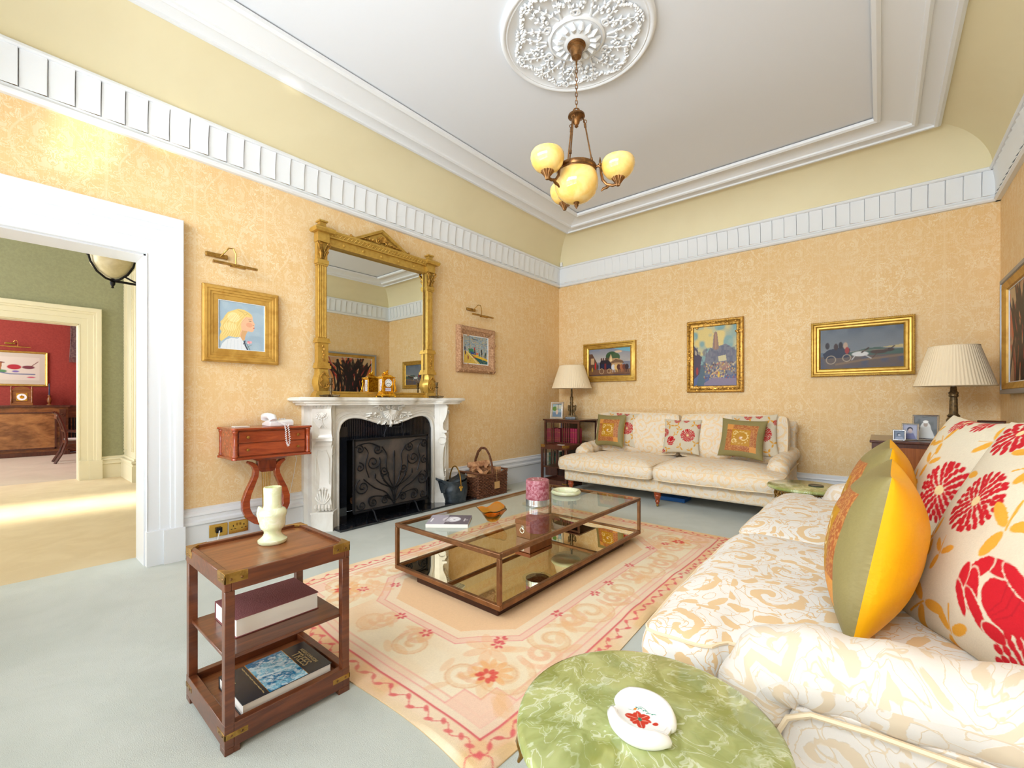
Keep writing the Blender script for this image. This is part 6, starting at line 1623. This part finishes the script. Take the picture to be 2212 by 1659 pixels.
# booklet
bo = book('booklet', 'pair of thin grey paperback booklets with a portrait photograph on the glass table top', (1.93, 2.085, zt), math.radians(38), .29, .235, .024, plain('white_card', (232, 232, 236), .5), soft=True)
g = Img(80, .81, (96, 88, 98)); g.rect(0, 0, .42, .81, (158, 152, 166)); g.ell(.55, .38, .22, .24, (196, 192, 200)); g.ell(.62, .36, .12, .16, (226, 224, 228)); g.line([(.45, .2), (.4, .5), (.55, .62)], .03, (70, 66, 76), .8); g.ell(.62, .42, .03, .02, (80, 76, 86)); g.line([(.56, .34), (.7, .32)], .02, (90, 84, 94)); g.rect(.06, .3, .1, .6, (226, 226, 230)); g.rect(.86, .3, .89, .55, (200, 198, 206), .8); g.ell(.93, .42, .02, .02, (226, 226, 230))
U2, V2 = np.meshgrid(np.linspace(-.144, .144, g.w), np.linspace(-.117, .117, g.h)); obj('cover_picture', MB().grid(np.stack([U2, V2, np.full_like(U2, .0246)], -1), g), M['paint'], bo, smooth=0)
# amber fluted bowl
rs = []; N = 60
for r, z, f in ((0, 0, 0), (.03, 0, 0), (.042, .006, 0), (.06, .03, .1), (.082, .058, .55), (.10, .078, 1.), (.112, .088, 1.3), (.106, .088, 1.3), (.092, .074, 1.), (.072, .052, .55), (.05, .028, .1), (.0, .018, 0)):
    ring = []
    for k in range(N):
        a = 2 * PI * k / N; w_ = math.cos(3 * a + .6); ring.append((r * (1 + .10 * f * w_) * math.cos(a), r * (1 + .10 * f * w_) * math.sin(a), z * 1.08 + .010 * f * w_ + .005 * f * math.cos(6 * a)))
    rs.append(ring)
o = obj('glass_bowl', MB().rings(rs), M['amber_glass'], smooth=60, label='small wavy-rimmed amber glass bowl on the coffee table top', cat='bowl'); o.location = (2.125, 2.32, zt)
# candle on a glass saucer
o = obj('glass_saucer', MB().lathe([(0, 0), (.10, 0), (.128, .006), (.126, .01), (.10, .005), (0, .005)], n=44), M['pane'], smooth=50, label='clear glass saucer under the thick mauve candle on the coffee table', cat='saucer'); o.location = (2.085, 2.915, zt)
cd = thing('pillar_candle', 'thick mottled mauve pillar candle with a silver band on the coffee table', 'candle', (2.085, 2.915, zt + .0055), 0)
obj('wax', MB().lathe([(0, .0), (.094, .0), (.097, .006), (.097, .198), (.092, .208), (.06, .205), (0, .204)], n=48), M['candle'], cd, smooth=45)
obj('silver_band', MB().lathe([(.098, .002), (.0985, .002), (.0985, .05), (.098, .05), (.098, .002)], n=48), M['silver'], cd)
for a in range(3): mb = MB(); mb.cyl((.04 * math.cos(a * 2.1), .04 * math.sin(a * 2.1), .203), (.04 * math.cos(a * 2.1), .04 * math.sin(a * 2.1), .214), .0018, n=6); obj('wick', mb, M['page'], cd)
# onyx ring ashtray
o = obj('onyx_dish', MB().lathe([(0, 0), (.125, 0), (.138, .012), (.138, .026), (.128, .038), (.112, .038), (.10, .026), (.092, .014), (0, .012)], n=48), M['onyx_pale'], smooth=50, label='round pale green onyx dish behind the candle on the coffee table', cat='dish'); o.location = (2.03, 3.43, zt)
# leather box on the mirrored shelf
lb = thing('wooden_box', 'chestnut brown box with a ring handle standing on the mirrored shelf of the coffee table', 'box', (1.945, 3.05, ZB + .0205), 0)
mb = MB(); mb.box(-.075, .075, -.15, .15, 0, .115, top=(-.004, -.01)); obj('body', mb, M['leather_box'], lb, bevel=.003)
obj('lid', MB().box(-.083, .083, -.164, .164, .117, .15, top=(.004, .004)), M['leather_box'], lb, bevel=.003)
mb = MB(); mb.lathe([(0, 0), (.02, 0), (.018, .004), (0, .006)], n=18); mb.xf(rxy(0, -.156, .09, ax=PI / 2)); mb.torus((0, -.166, .068), .022, .003, 20, 6, 'y'); obj('ring_handle', mb, M['silver'], lb)

# ------------------------------------------------------------------ lyre side table and telephone
ly = thing('lyre_table', 'red cherry wood two-drawer console table on a lyre-shaped support left of the fireplace', 'console table', (.012, 1.525, 0), RZL)
CH, CD = M['cherry'], M['cherry_dk']; x0, x1, D0 = -.305, .305, -.365
def rounded(z0, z1, e):
    mb = MB(); P = []
    for cx, cy, a0 in ((x1, D0, -PI / 2), ):
        pass
    pts = [(x0 + .0, .0), (x1, .0)]
    for cx, cy, a0 in ((x1 - .012, -.02, 0), (x1 - .012, D0 + .012, -PI / 2), (x0 + .012, D0 + .012, PI), (x0 + .012, -.02, PI / 2)): pass
    r = .02 + e
    for cx, cy, a0, a1 in ((x1 - .015, -.02, PI / 2, -PI / 4), (x1 - .015, D0 + .015, PI / 4, -3 * PI / 4), (x0 + .015, D0 + .015, -PI / 4, -5 * PI / 4), (x0 + .015, -.02, -3 * PI / 4 + 2 * PI - 2 * PI, -3 * PI / 2)):
        for k in range(9): a = a0 + (a1 - a0) * k / 8; P.append((cx + r * math.cos(a), min(0, cy + r * math.sin(a))))
    mb.prism(P[::-1], z0, z1, 'z'); return mb
obj('top', rounded(1.012, 1.03, .008), CH, ly, bevel=.004)
obj('bottom_board', rounded(.775, .795, .006), CH, ly, bevel=.004)
mb = MB(); mb.box(x0 + .01, x1 - .01, D0 + .03, -.005, .795, 1.012); cb = obj('cabinet', mb, CH, ly)
for sx in (x0 + .018, x1 - .018):
    for y in (D0 + .018, -.025): obj('corner_column', MB().lathe([(.018, .795), (.022, .80), (.022, .812), (.017, .82), (.0175, .985), (.022, .995), (.022, 1.008), (.018, 1.012)], (sx, y, 0), 16), CH, ly)
for z0, z1 in ((.912, .998), (.805, .902)):
    mb = MB(); mb.box(x0 + .045, x1 - .045, D0 + .018, D0 + .032, z0, z1); dr = obj('drawer', mb, CH, ly, bevel=.002)
    for x in (-.20, .195):
        mb = MB().lathe([(0, 0), (.006, 0), (.006, .01), (.012, .014), (.011, .021), (0, .024)], n=14); mb.xf(rxy(x, D0 + .018, (z0 + z1) / 2, ax=PI / 2)); obj('knob', mb, M['brass_old'], dr)
mb = MB(); mb.box(-.10, .10, -.27, -.09, .745, .775, top=(-.06, -.03)); mb.box(-.075, .075, -.215, -.165, .67, .75); mb.prism([(-.075, .67), (.075, .67), (.045, .64), (-.045, .64)], -.215, -.165, 'y')
obj('neck_block', mb, CD, ly, bevel=.003)
for s in (-1, 1):
    pts = [(.148, .735, .014), (.125, .722, .022), (.098, .70, .028), (.082, .66, .030), (.088, .61, .030), (.112, .55, .032), (.142, .48, .036), (.162, .41, .040), (.160, .34, .042), (.135, .28, .040), (.09, .235, .036), (.035, .205, .032), (0, .198, .03)]
    ou, inn = [], []
    for k, (x, z, w_) in enumerate(pts):
        a = Vector(pts[max(k - 1, 0)][:2]); b_ = Vector(pts[min(k + 1, len(pts) - 1)][:2]); t = (b_ - a).normalized(); n_ = Vector((-t.y, t.x))
        ou.append((s * (x + n_.x * w_ * .7), z + n_.y * w_ * .7)); inn.append((s * (x - n_.x * w_ * .7), z - n_.y * w_ * .7))
    mb = MB(); rs = []
    for a, b_ in zip(ou, inn): rs.append([(a[0], -.165, a[1]), (a[0], -.215, a[1]), (b_[0], -.215, b_[1]), (b_[0], -.165, b_[1])])
    mb.rings(rs); obj('lyre_arm', mb, CH, ly, bevel=.004, smooth=40)
mb = MB()
for k in range(5): mb.cyl((-.032 + .016 * k, -.19, .645), (-.024 + .012 * k, -.19, .245), .0042, n=8)
obj('brass_string', mb, M['brass'], ly)
obj('stem', MB().box(-.03, .03, -.22, -.16, .09, .20).box(-.045, .045, -.235, -.145, .07, .10), CD, ly, bevel=.004)
mb = MB(); mb.box(-.19, .19, -.30, -.06, .035, .07, top=(.02, .02))
for a in (-1, 1):
    for b_ in (-.28, -.08): mb.lathe([(0, 0), (.02, 0), (.026, .015), (.02, .036), (0, .036)], (a * .16, b_, 0), 14)
obj('base_plinth', mb, CD, ly, bevel=.006)
ph = thing('telephone', 'white corded telephone with a coiled cord hanging over the front of the lyre table', 'telephone', (.20, 1.605, 1.0305), RZL)
WP = M['white_pl']
mb = MB(); mb.prism([(-.10, 0), (.08, 0), (.08, .022), (.0, .045), (-.07, .055), (-.10, .04)], -.085, .11, 'x'); obj('base', mb, WP, ph, bevel=.006, seg=3)
mb = MB()
for r in range(4):
    for c in range(3): mb.box(.035 + .02 * c, .047 + .02 * c, -.07 + .028 * r, -.054 + .028 * r, .026 + .0085 * r, .036 + .0085 * r)
obj('keypad', mb, plain('pale_grey_key', (214, 218, 226), .4), ph, bevel=.002)
mb = MB(); mb.tube([(-.06, -.10, .05), (-.062, -.085, .075), (-.062, -.03, .088), (-.062, .03, .09), (-.06, .08, .08), (-.058, .09, .055)], [.030, .033, .025, .025, .033, .030], 14); hs = obj('handset', mb, WP, ph, smooth=60)
mb = MB()
cen = [(-.04, -.10, .04), (-.01, -.15, .03), (.0, -.185, .012), (.002, -.20, -.03), (.0, -.203, -.08), (.006, -.204, -.13), (.014, -.204, -.165), (.028, -.204, -.155), (.03, -.203, -.10), (.026, -.202, -.04), (.022, -.19, .012), (.02, -.13, .02), (.02, -.09, .02)]
P = [Vector(c) for c in cen]; Q = []
for k in range(len(P) - 1):
    for s_ in range(14): Q.append(P[k].lerp(P[k + 1], s_ / 14))
C_ = []
for k, p in enumerate(Q):
    t = (Q[min(k + 1, len(Q) - 1)] - Q[max(k - 1, 0)]).normalized(); a = t.orthogonal().normalized(); b_ = t.cross(a); an = k * 1.35
    C_.append(p + a * .0065 * math.cos(an) + b_ * .0065 * math.sin(an))
mb.tube(C_, .0024, 5); obj('coiled_cord', mb, WP, ph)
mb = MB(); mb.box(-.055, .055, -.04, .04, 0, .008); o = obj('notepad', mb, M['page'], bevel=.001, label='small white notepad lying on the left end of the lyre table', cat='notepad'); o.location = (.21, 1.325, 1.0305); o.rotation_euler = (0, 0, RZL)
mb = MB(); mb.tube([(.012, 1.84, .775), (.012, 1.865, .70), (.012, 1.84, .55), (.05, 1.79, .40), (.052, 1.72, .28), (.05, 1.70, .20)], .0022, 6)
obj('phone_cable', mb, WP, label='thin white telephone cable running down the wall behind the lyre table', cat='cable')

# ------------------------------------------------------------------ onyx wine tables
def onyx_table(label, x, y, rz=0):
    t = thing('onyx_table', label, 'side table', (x, y, 0), rz)
    obj('top', MB().lathe([(0, .470), (.285, .470), (.298, .476), (.302, .486), (.298, .496), (.288, .50), (0, .50)], n=72), M['onyx'], t, smooth=50)
    mb = MB(); mb.lathe([(.20, .45), (.235, .45), (.24, .458), (.235, .469), (.20, .469), (.20, .45)], n=48)
    for k in range(30): a = 2 * PI * k / 30; mb.torus((.225 * math.cos(a), .225 * math.sin(a), .43), .018, .0035, 10, 5, 'z' if 0 else ('x' if abs(math.cos(a)) > .7 else 'y'))
    mb.torus((0, 0, .408), .225, .006, 48, 6); obj('gallery', mb, M['brass_old'], t)
    for k in range(3):
        a = 2 * PI * k / 3 + .5; c, s = math.cos(a), math.sin(a); Q = lambda r, z: (r * c, r * s, z)
        mb = MB(); mb.tube([Q(.215, .45), Q(.26, .42), Q(.272, .37), Q(.25, .31), Q(.20, .24), Q(.16, .17), Q(.155, .10), (Q(.18, .045)), Q(.225, .015), Q(.255, .02), Q(.26, .04)], [.012, .018, .018, .014, .011, .010, .011, .012, .012, .010, .006], 8)
        mb.tube([Q(.26, .43), Q(.295, .42), Q(.305, .38), Q(.30, .35), Q(.31, .33)], [.010, .014, .013, .008, .004], 6)
        mb.sph(Q(.278, .40), (.02, .02, .024), 8, 6); mb.sph(Q(.262, .36), (.016, .016, .02), 8, 6)
        obj('leg', mb, M['brass_old'], t)
    mb = MB(); mb.torus((0, 0, .17), .15, .006, 40, 6); mb.sph((0, 0, .17), .02, 10, 6)
    for k in range(3): a = 2 * PI * k / 3 + .5; mb.cyl((0, 0, .17), (.15 * math.cos(a), .15 * math.sin(a), .17), .005, n=6)
    obj('stretcher', mb, M['brass_old'], t)
    return t
t1 = onyx_table('round green onyx side table with brass legs in the near foreground holding the white ashtray', 3.84, .985, .95)
dup(t1, (3.76, 4.63, 0), 2.1, label='round green onyx side table between the two sofas')
ash = thing('ashtray', 'white marble ashtray of two curved walls with an inlaid red flower', 'ashtray', (3.838, .966, .5005), math.radians(25))
obj('dish', MB().lathe([(0, 0), (.06, 0), (.066, .006), (.066, .016), (.06, .018), (0, .016)], n=40), M['white_cer'], ash, smooth=45)
for s in (0, 1):
    rs = []; n = 26
    for k in range(n + 1):
        t = k / n; a = PI * s - .25 + t * (PI * .86); off = .010 * (t - .5); ed = math.sin(PI * min(1, max(0, t))) ** .25 if 0 < t < 1 else .3
        hh = .040 * max(.5, min(1, ed * 1.15)) if 0 < k < n else .022
        ri, ro = .058 + off, .078 + off * 1.2 - (.006 if k in (0, n) else 0)
        m_ = (ri + ro) / 2
        pr_ = [(ri, .004), (ri, hh * .8), (ri + .004, hh * .97), (m_, hh), (ro - .004, hh * .96), (ro + .004, hh * .6), (ro + .002, hh * .25), (ro - .006, 0)]
        rs.append([(r * math.cos(a), r * math.sin(a), z) for r, z in pr_])
    obj('curved_wall', MB().rings(rs), M['white_cer'], ash, smooth=60)
g = Img(90, 1., (244, 245, 246)); 
for k in range(6): a = k * PI / 3 + .3; g.ell(.45 + .15 * math.cos(a), .58 + .13 * math.sin(a), .13, .09, (206, 60, 40), 1, rot=a)
for k in range(6): a = k * PI / 3 + .3; g.line([(.45, .58), (.45 + .25 * math.cos(a), .58 + .22 * math.sin(a))], .01, (240, 200, 180))
g.ell(.46, .58, .05, .05, (50, 130, 110)); g.line([(.2, .3), (.5, .2), (.8, .35)], .014, (60, 140, 110)); g.ell(.36, .26, .05, .03, (224, 140, 50)); g.ell(.8, .66, .05, .07, (206, 60, 40))
for k in range(9): g.ell(.4 + .05 * k, .22 + .015 * k + .03 * (k % 2), .03, .015, (50, 150, 130), 1, rot=.8 * (-1) ** k)
rs = []; U2, V2 = np.meshgrid(np.linspace(-1, 1, g.w), np.linspace(-1, 1, g.h)); R_ = np.maximum(np.abs(U2), np.abs(V2)); H_ = np.hypot(U2, V2) + 1e-9
XX, YY = U2 * R_ / H_, V2 * R_ / H_
obj('inlay', MB().grid(np.stack([XX * .057, YY * .057, np.full_like(XX, .0186)], -1), g), painted('inlay_print', .15), ash, smooth=0)
o = obj('coaster', MB().lathe([(0, 0), (.055, 0), (.058, .004), (.056, .008), (.05, .005), (0, .005)], n=32), plain('dark_bronze_coaster', (70, 74, 70), .3, .6), smooth=40, label='dark round coaster on the onyx table between the two sofas', cat='coaster'); o.location = (3.83, 4.66, .5005)

# ------------------------------------------------------------------ far left corner: tray table, bookcase, lamp
tray_table('small mahogany tray table with a white coaster at the left end of the far sofa', (.655, 5.42, 0), 0, .225, .21, .61, .29, M['mahog_dk'], M['mahog'], corners=((1, -1), (-1, -1)))
o = obj('coaster', MB().lathe([(0, 0), (.055, 0), (.06, .006), (.05, .01), (0, .008)], n=28), M['white_cer'], smooth=40, label='white round coaster on the small tray table in the far corner', cat='coaster'); o.location = (.69, 5.36, .5975)
bcx, bcy = .46, 5.98
bk = thing('bookcase', 'dark mahogany square slatted bookcase in the far corner holding the pleated lamp', 'bookcase', (bcx, bcy, 0), 0)
MD = M['mahog_dk']; hw, hd = .31, .26
obj('top', MB().box(-hw - .03, hw + .03, -hd - .03, hd + .03, .935, .957), MD, bk, bevel=.005)
for z, nm in ((.575, 'shelf'), (.20, 'shelf')): obj(nm, MB().box(-hw, hw, -hd, hd, z, z + .018), MD, bk)
obj('base', MB().box(-hw, hw, -hd, hd, .06, .2).box(-.2, .2, -.2, .2, 0, .06), MD, bk, bevel=.004)
obj('frieze_rail', MB().box(-hw, hw, -hd, -hd + .014, .90, .935).box(-hw, hw, hd - .014, hd, .90, .935), MD, bk)
for a in (-1, 1):
    for b_ in (-1, 1): obj('post', MB().box(a * hw - .014, a * hw + .014, b_ * hd - .014, b_ * hd + .014, .2, .935), MD, bk)
for x in (-.19, -.15, .02, .06, .10, .14): obj('slat', MB().box(x - .007, x + .007, -hd - .008, -hd, .2, .91), MD, bk)
obj('partition', MB().box(-.006, .006, -hd + .02, hd - .02, .593, .90).box(-.006, .006, -hd + .02, hd - .02, .22, .57), MD, bk)
rr = random.Random(2)
def shelf_book(nm_lbl, grp, x, y, z, w, h, d, c, cat='book', top_first=None):
    b_ = thing('book', nm_lbl, cat, (bcx + x, bcy + y, z), 0, grp)
    obj('cover', MB().box(-w / 2, w / 2, -d / 2, d / 2, 0, h), c, b_, bevel=.002)
    mb = MB()
    for q_ in (.16, .3, .72): mb.box(-w / 2 + .001, w / 2 - .001, -d / 2 - .0015, -d / 2, h * q_, h * q_ + .005)
    obj('spine_band', mb, M['brass_old'], b_, smooth=0)
cm1, cm2, cm3 = plain('maroon_leather', (130, 44, 54), .6), plain('crimson_leather', (156, 36, 70), .6), plain('green_cloth', (54, 84, 66), .7)
x = -.285
for k in range(7):
    w_ = .034; shelf_book('maroon leather book in the row at the left of the upper bookcase shelf', 'maroon books on the upper shelf', x, -.16, .5935, w_, .21 + .006 * (k % 3), .15, cm1); x += .037
x = .03
for k in range(6): shelf_book('crimson leather book in the row at the right of the upper bookcase shelf', 'crimson books on the upper shelf', x, -.16, .5935, .034, .225, .15, cm2); x += .042
x = -.285
for k in range(8):
    w_ = .03; shelf_book('small green book in the row on the lower bookcase shelf', 'green books on the lower shelf', x, -.16, .2185, w_, .19 + .012 * (k % 4), .14, cm3 if k % 3 else plain('pale_cloth', (170, 160, 140), .8)); x += .034
b_ = thing('book', 'wide slate blue book standing behind the maroon books on the bookcase', 'book', (bcx - .09, bcy + .06, .5935), 0); obj('cover', MB().box(-.075, .075, -.1, .1, 0, .30), plain('slate_cloth', (88, 92, 112), .7), b_, bevel=.002); obj('page_block', MB().box(-.07, .07, -.095, .104, .003, .297), M['page'], b_)

def pleated(mb, r0, z0, r1, z1, c, n=64, amp=.012):
    rs = []
    for k in range(9):
        t = k / 8; r = r0 + (r1 - r0) * t; z = z0 + (z1 - z0) * t
        rs.append([(c[0] + r * (1 + amp * (j % 2)) * math.cos(PI * j / n + .35 * 0), c[1] + r * (1 + amp * (j % 2)) * math.sin(PI * j / n), c[2] + z) for j in range(2 * n)])
    mb.rings(rs, caps=False); return mb
def table_lamp(label, loc, base_h, rb, rt, zb, zt_, ornate):
    t = thing('table_lamp', label, 'lamp', loc, .3)
    mb = MB()
    if ornate:
        mb.box(-.085, .085, -.085, .085, 0, .035); obj('foot', mb, M['black_slate'], t, bevel=.004)
        mb = MB(); mb.prism([(-.07, .035), (.07, .035), (.06, .055), (-.06, .055)], -.06, .06, 'y')
        for k in range(3):
            a = 2 * PI * k / 3; c, s = math.cos(a), math.sin(a); mb.tube([(.06 * c, .06 * s, .05), (.05 * c, .05 * s, .08), (.035 * c, .035 * s, .11), (.055 * c, .055 * s, .15), (.06 * c, .06 * s, .19), (.03 * c, .03 * s, .21)], [.012, .010, .012, .02, .016, .008], 8); mb.sph((.062 * c, .062 * s, .20), (.018, .018, .026), 8, 6)
        mb.lathe([(0, .05), (.03, .055), (.02, .09), (.026, .13), (.03, .2), (.02, .24), (.03, .26), (.022, .28), (.027, .32), (.024, .34), (.028, .35), (.016, .36), (.013, zb), (.02, zb + .01), (0, zb + .02)], n=20, flute=.05, fn=8)
    else:
        mb.lathe([(0, 0), (.085, 0), (.085, .02), (.07, .03), (.045, .05), (.03, .08), (.038, .10), (.042, .12), (.03, .14), (.046, .16), (.05, .19), (.036, .22), (.045, .23), (.030, .25), (.027, .38), (.024, .40), (.034, .41), (.03, .43), (.036, .44), (.024, .455), (.02, .5), (0, .5)], n=28, flute=.04, fn=9)
    obj('stem', mb, M['bronze_dk'], t, smooth=50)
    mb = MB(); pleated(mb, rb, zb, rt, zt_, (0, 0, 0)); sh_ = obj('lamp_shade', mb, M['shade'], t, smooth=20)
    for zz, rr_ in ((zb, rb), (zt_, rt)): obj('shade_trim', MB().torus((0, 0, zz), rr_ * 1.008, .004, 64, 6), M['shade'], sh_)
    mb = MB(); mb.sph((0, 0, zb + .10), (.03, .03, .045), 12, 8); mb.cyl((0, 0, zb - .01), (0, 0, zb + .07), .014, n=10); obj('bulb', mb, M['white_cer'], t)
    return t
table_lamp('table lamp with pleated cream shade and ornate bronze base on the corner bookcase', (.475, 5.985, .9575), .5, .315, .195, .49, .85, True)
def photo_frame(label, loc, rz, w, h, fw, mat, img, lean=.12, style=0):
    t = thing('photo_frame', label, 'photo frame', loc, rot3=(-lean, 0, rz))
    mb = frame_sweep(w, h, [(0, 0), (0, .014), (.003, .017), (fw * .5, .014), (fw * .85, .017), (fw, .012), (fw, .0)]); v0 = 0
    mb.box(-w / 2 + .004, w / 2 - .004, 0, .004, -h / 2 + .004, h / 2 - .004)
    mb.xf(Matrix.Translation((0, 0, h / 2))); fr_ = obj('frame', mb, mat, t, smooth=20)
    canvas('photograph', img, w - 2 * fw, h - 2 * fw, -.008, M['paint'], t, 0, h / 2)
    mb = MB(); mb.add([(-.02, .004, h * .75), (.02, .004, h * .75), (.03, h * .36, .012 + h * .045), (-.03, h * .36, .012 + h * .045)], [(0, 1, 2, 3)]); obj('easel_back', mb, M['black'], t, solid=.004)
    return t
g = Img(40, 1.4, (150, 170, 176)); g.ell(.25, .5, .3, .25, (96, 130, 60)); g.rect(.4, .1, 1, .5, (210, 200, 170), .7); g.rect(0, .9, 1, 1.4, (110, 130, 150)); g.ell(.5, .85, .14, .3, (206, 180, 160)); g.line([(.6, 0), (.62, .6)], .06, (90, 90, 80))
photo_frame('silver photo frame with a garden snapshot leaning in front of the corner lamp', (.315, 5.80, .9585), math.radians(8), .225, .27, .036, M['silver'], g)

# ------------------------------------------------------------------ far right corner: chest, lamp, photographs
dk = thing('side_cabinet', 'dark mahogany drop-front cabinet in the far right corner behind the foreground sofa', 'cabinet', (4.64, 5.75, 0), 0)
obj('carcase', MB().box(-.44, .44, -.42, .42, .06, .855), M['mahog_dk'], dk)
obj('top', MB().box(-.455, .455, -.44, .43, .857, .88), M['mahog_dk'], dk, bevel=.005)
obj('plinth', MB().box(-.45, .45, -.43, .42, 0, .06), M['mahog_dk'], dk)
for a, b_ in ((-.41, -.02), (.02, .41)):
    mb = MB(); mb.box(a, b_, -.434, -.421, .12, .82); dd = obj('door', mb, wood('inlaid_walnut', (120, 62, 30), (156, 90, 46), .25, .5, axis=2), dk, bevel=.003)
    mb = MB(); mb.sph(((b_ - .04) if a < 0 else a + .04, -.442, .47), .012, 10, 8); obj('knob', mb, M['brass_old'], dd)
table_lamp('large table lamp with wide pleated cream shade on the cabinet in the right corner', (4.775, 5.66, .8805), .5, .272, .168, .505, .865, False)
def bw(seed, w, asp, dress=0):
    g = Img(w, asp, (120, 124, 128)); g.mottle(5, (90, 94, 96), .7, seed)
    if dress == 1: g.ell(.5, .55 * asp, .24, .3 * asp, (226, 226, 224)); g.poly([(.3, .45 * asp), (.7, .45 * asp), (.95, asp), (.05, asp)], (216, 218, 218)); g.ell(.5, .36 * asp, .1, .11 * asp, (176, 160, 150)); g.ell(.5, .24 * asp, .12, .07 * asp, (240, 240, 238))
    elif dress == 2: g.rect(0, 0, 1, asp, (168, 172, 196)); g.ell(.48, .32 * asp, .22, .18 * asp, (50, 50, 70)); g.ell(.5, .42 * asp, .16, .17 * asp, (196, 180, 184)); g.poly([(.2, .62 * asp), (.75, .6 * asp), (.95, asp), (.05, asp)], (120, 124, 170))
    else: g.rect(0, 0, 1, asp, (120, 134, 156)); g.ell(.45, .45 * asp, .2, .2 * asp, (70, 80, 100)); g.ell(.5, .5 * asp, .14, .14 * asp, (180, 186, 200)); g.poly([(.2, .75 * asp), (.8, .7 * asp), (1, asp), (0, asp)], (150, 160, 184))
    return g
photo_frame('smallest square silver photo frame at the front of the right corner cabinet', (4.396, 5.40, .8815), math.radians(-4), .092, .10, .012, M['silver'], bw(1, 30, 1.1, 0))
photo_frame('medium silver photo frame of a dark-haired person behind the smallest frame on the cabinet', (4.475, 5.50, .8815), math.radians(-8), .12, .155, .014, M['silver'], bw(2, 34, 1.3, 2))
photo_frame('large white metal frame with a black and white wedding photograph on the cabinet', (4.585, 5.62, .8815), math.radians(-12), .185, .235, .016, M['silver'], bw(3, 44, 1.25, 1))
g = Img(40, 1.1, (96, 80, 70)); g.ell(.4, .5, .2, .25, (40, 30, 30)); g.ell(.5, .55, .16, .2, (176, 130, 110))
photo_frame('dark wooden photo frame behind the cushions to the right of the large lamp', (4.985, 5.50, .8815), math.radians(-14), .17, .20, .014, M['mahog_dk'], g, lean=.25)
o = obj('storage_box', MB().box(-.16, .16, -.12, .12, 0, .05), plain('blue_plastic', (40, 110, 190), .4), bevel=.006, label='flat blue box on the carpet underneath the far sofa', cat='box'); o.location = (2.28, 5.55, .001)
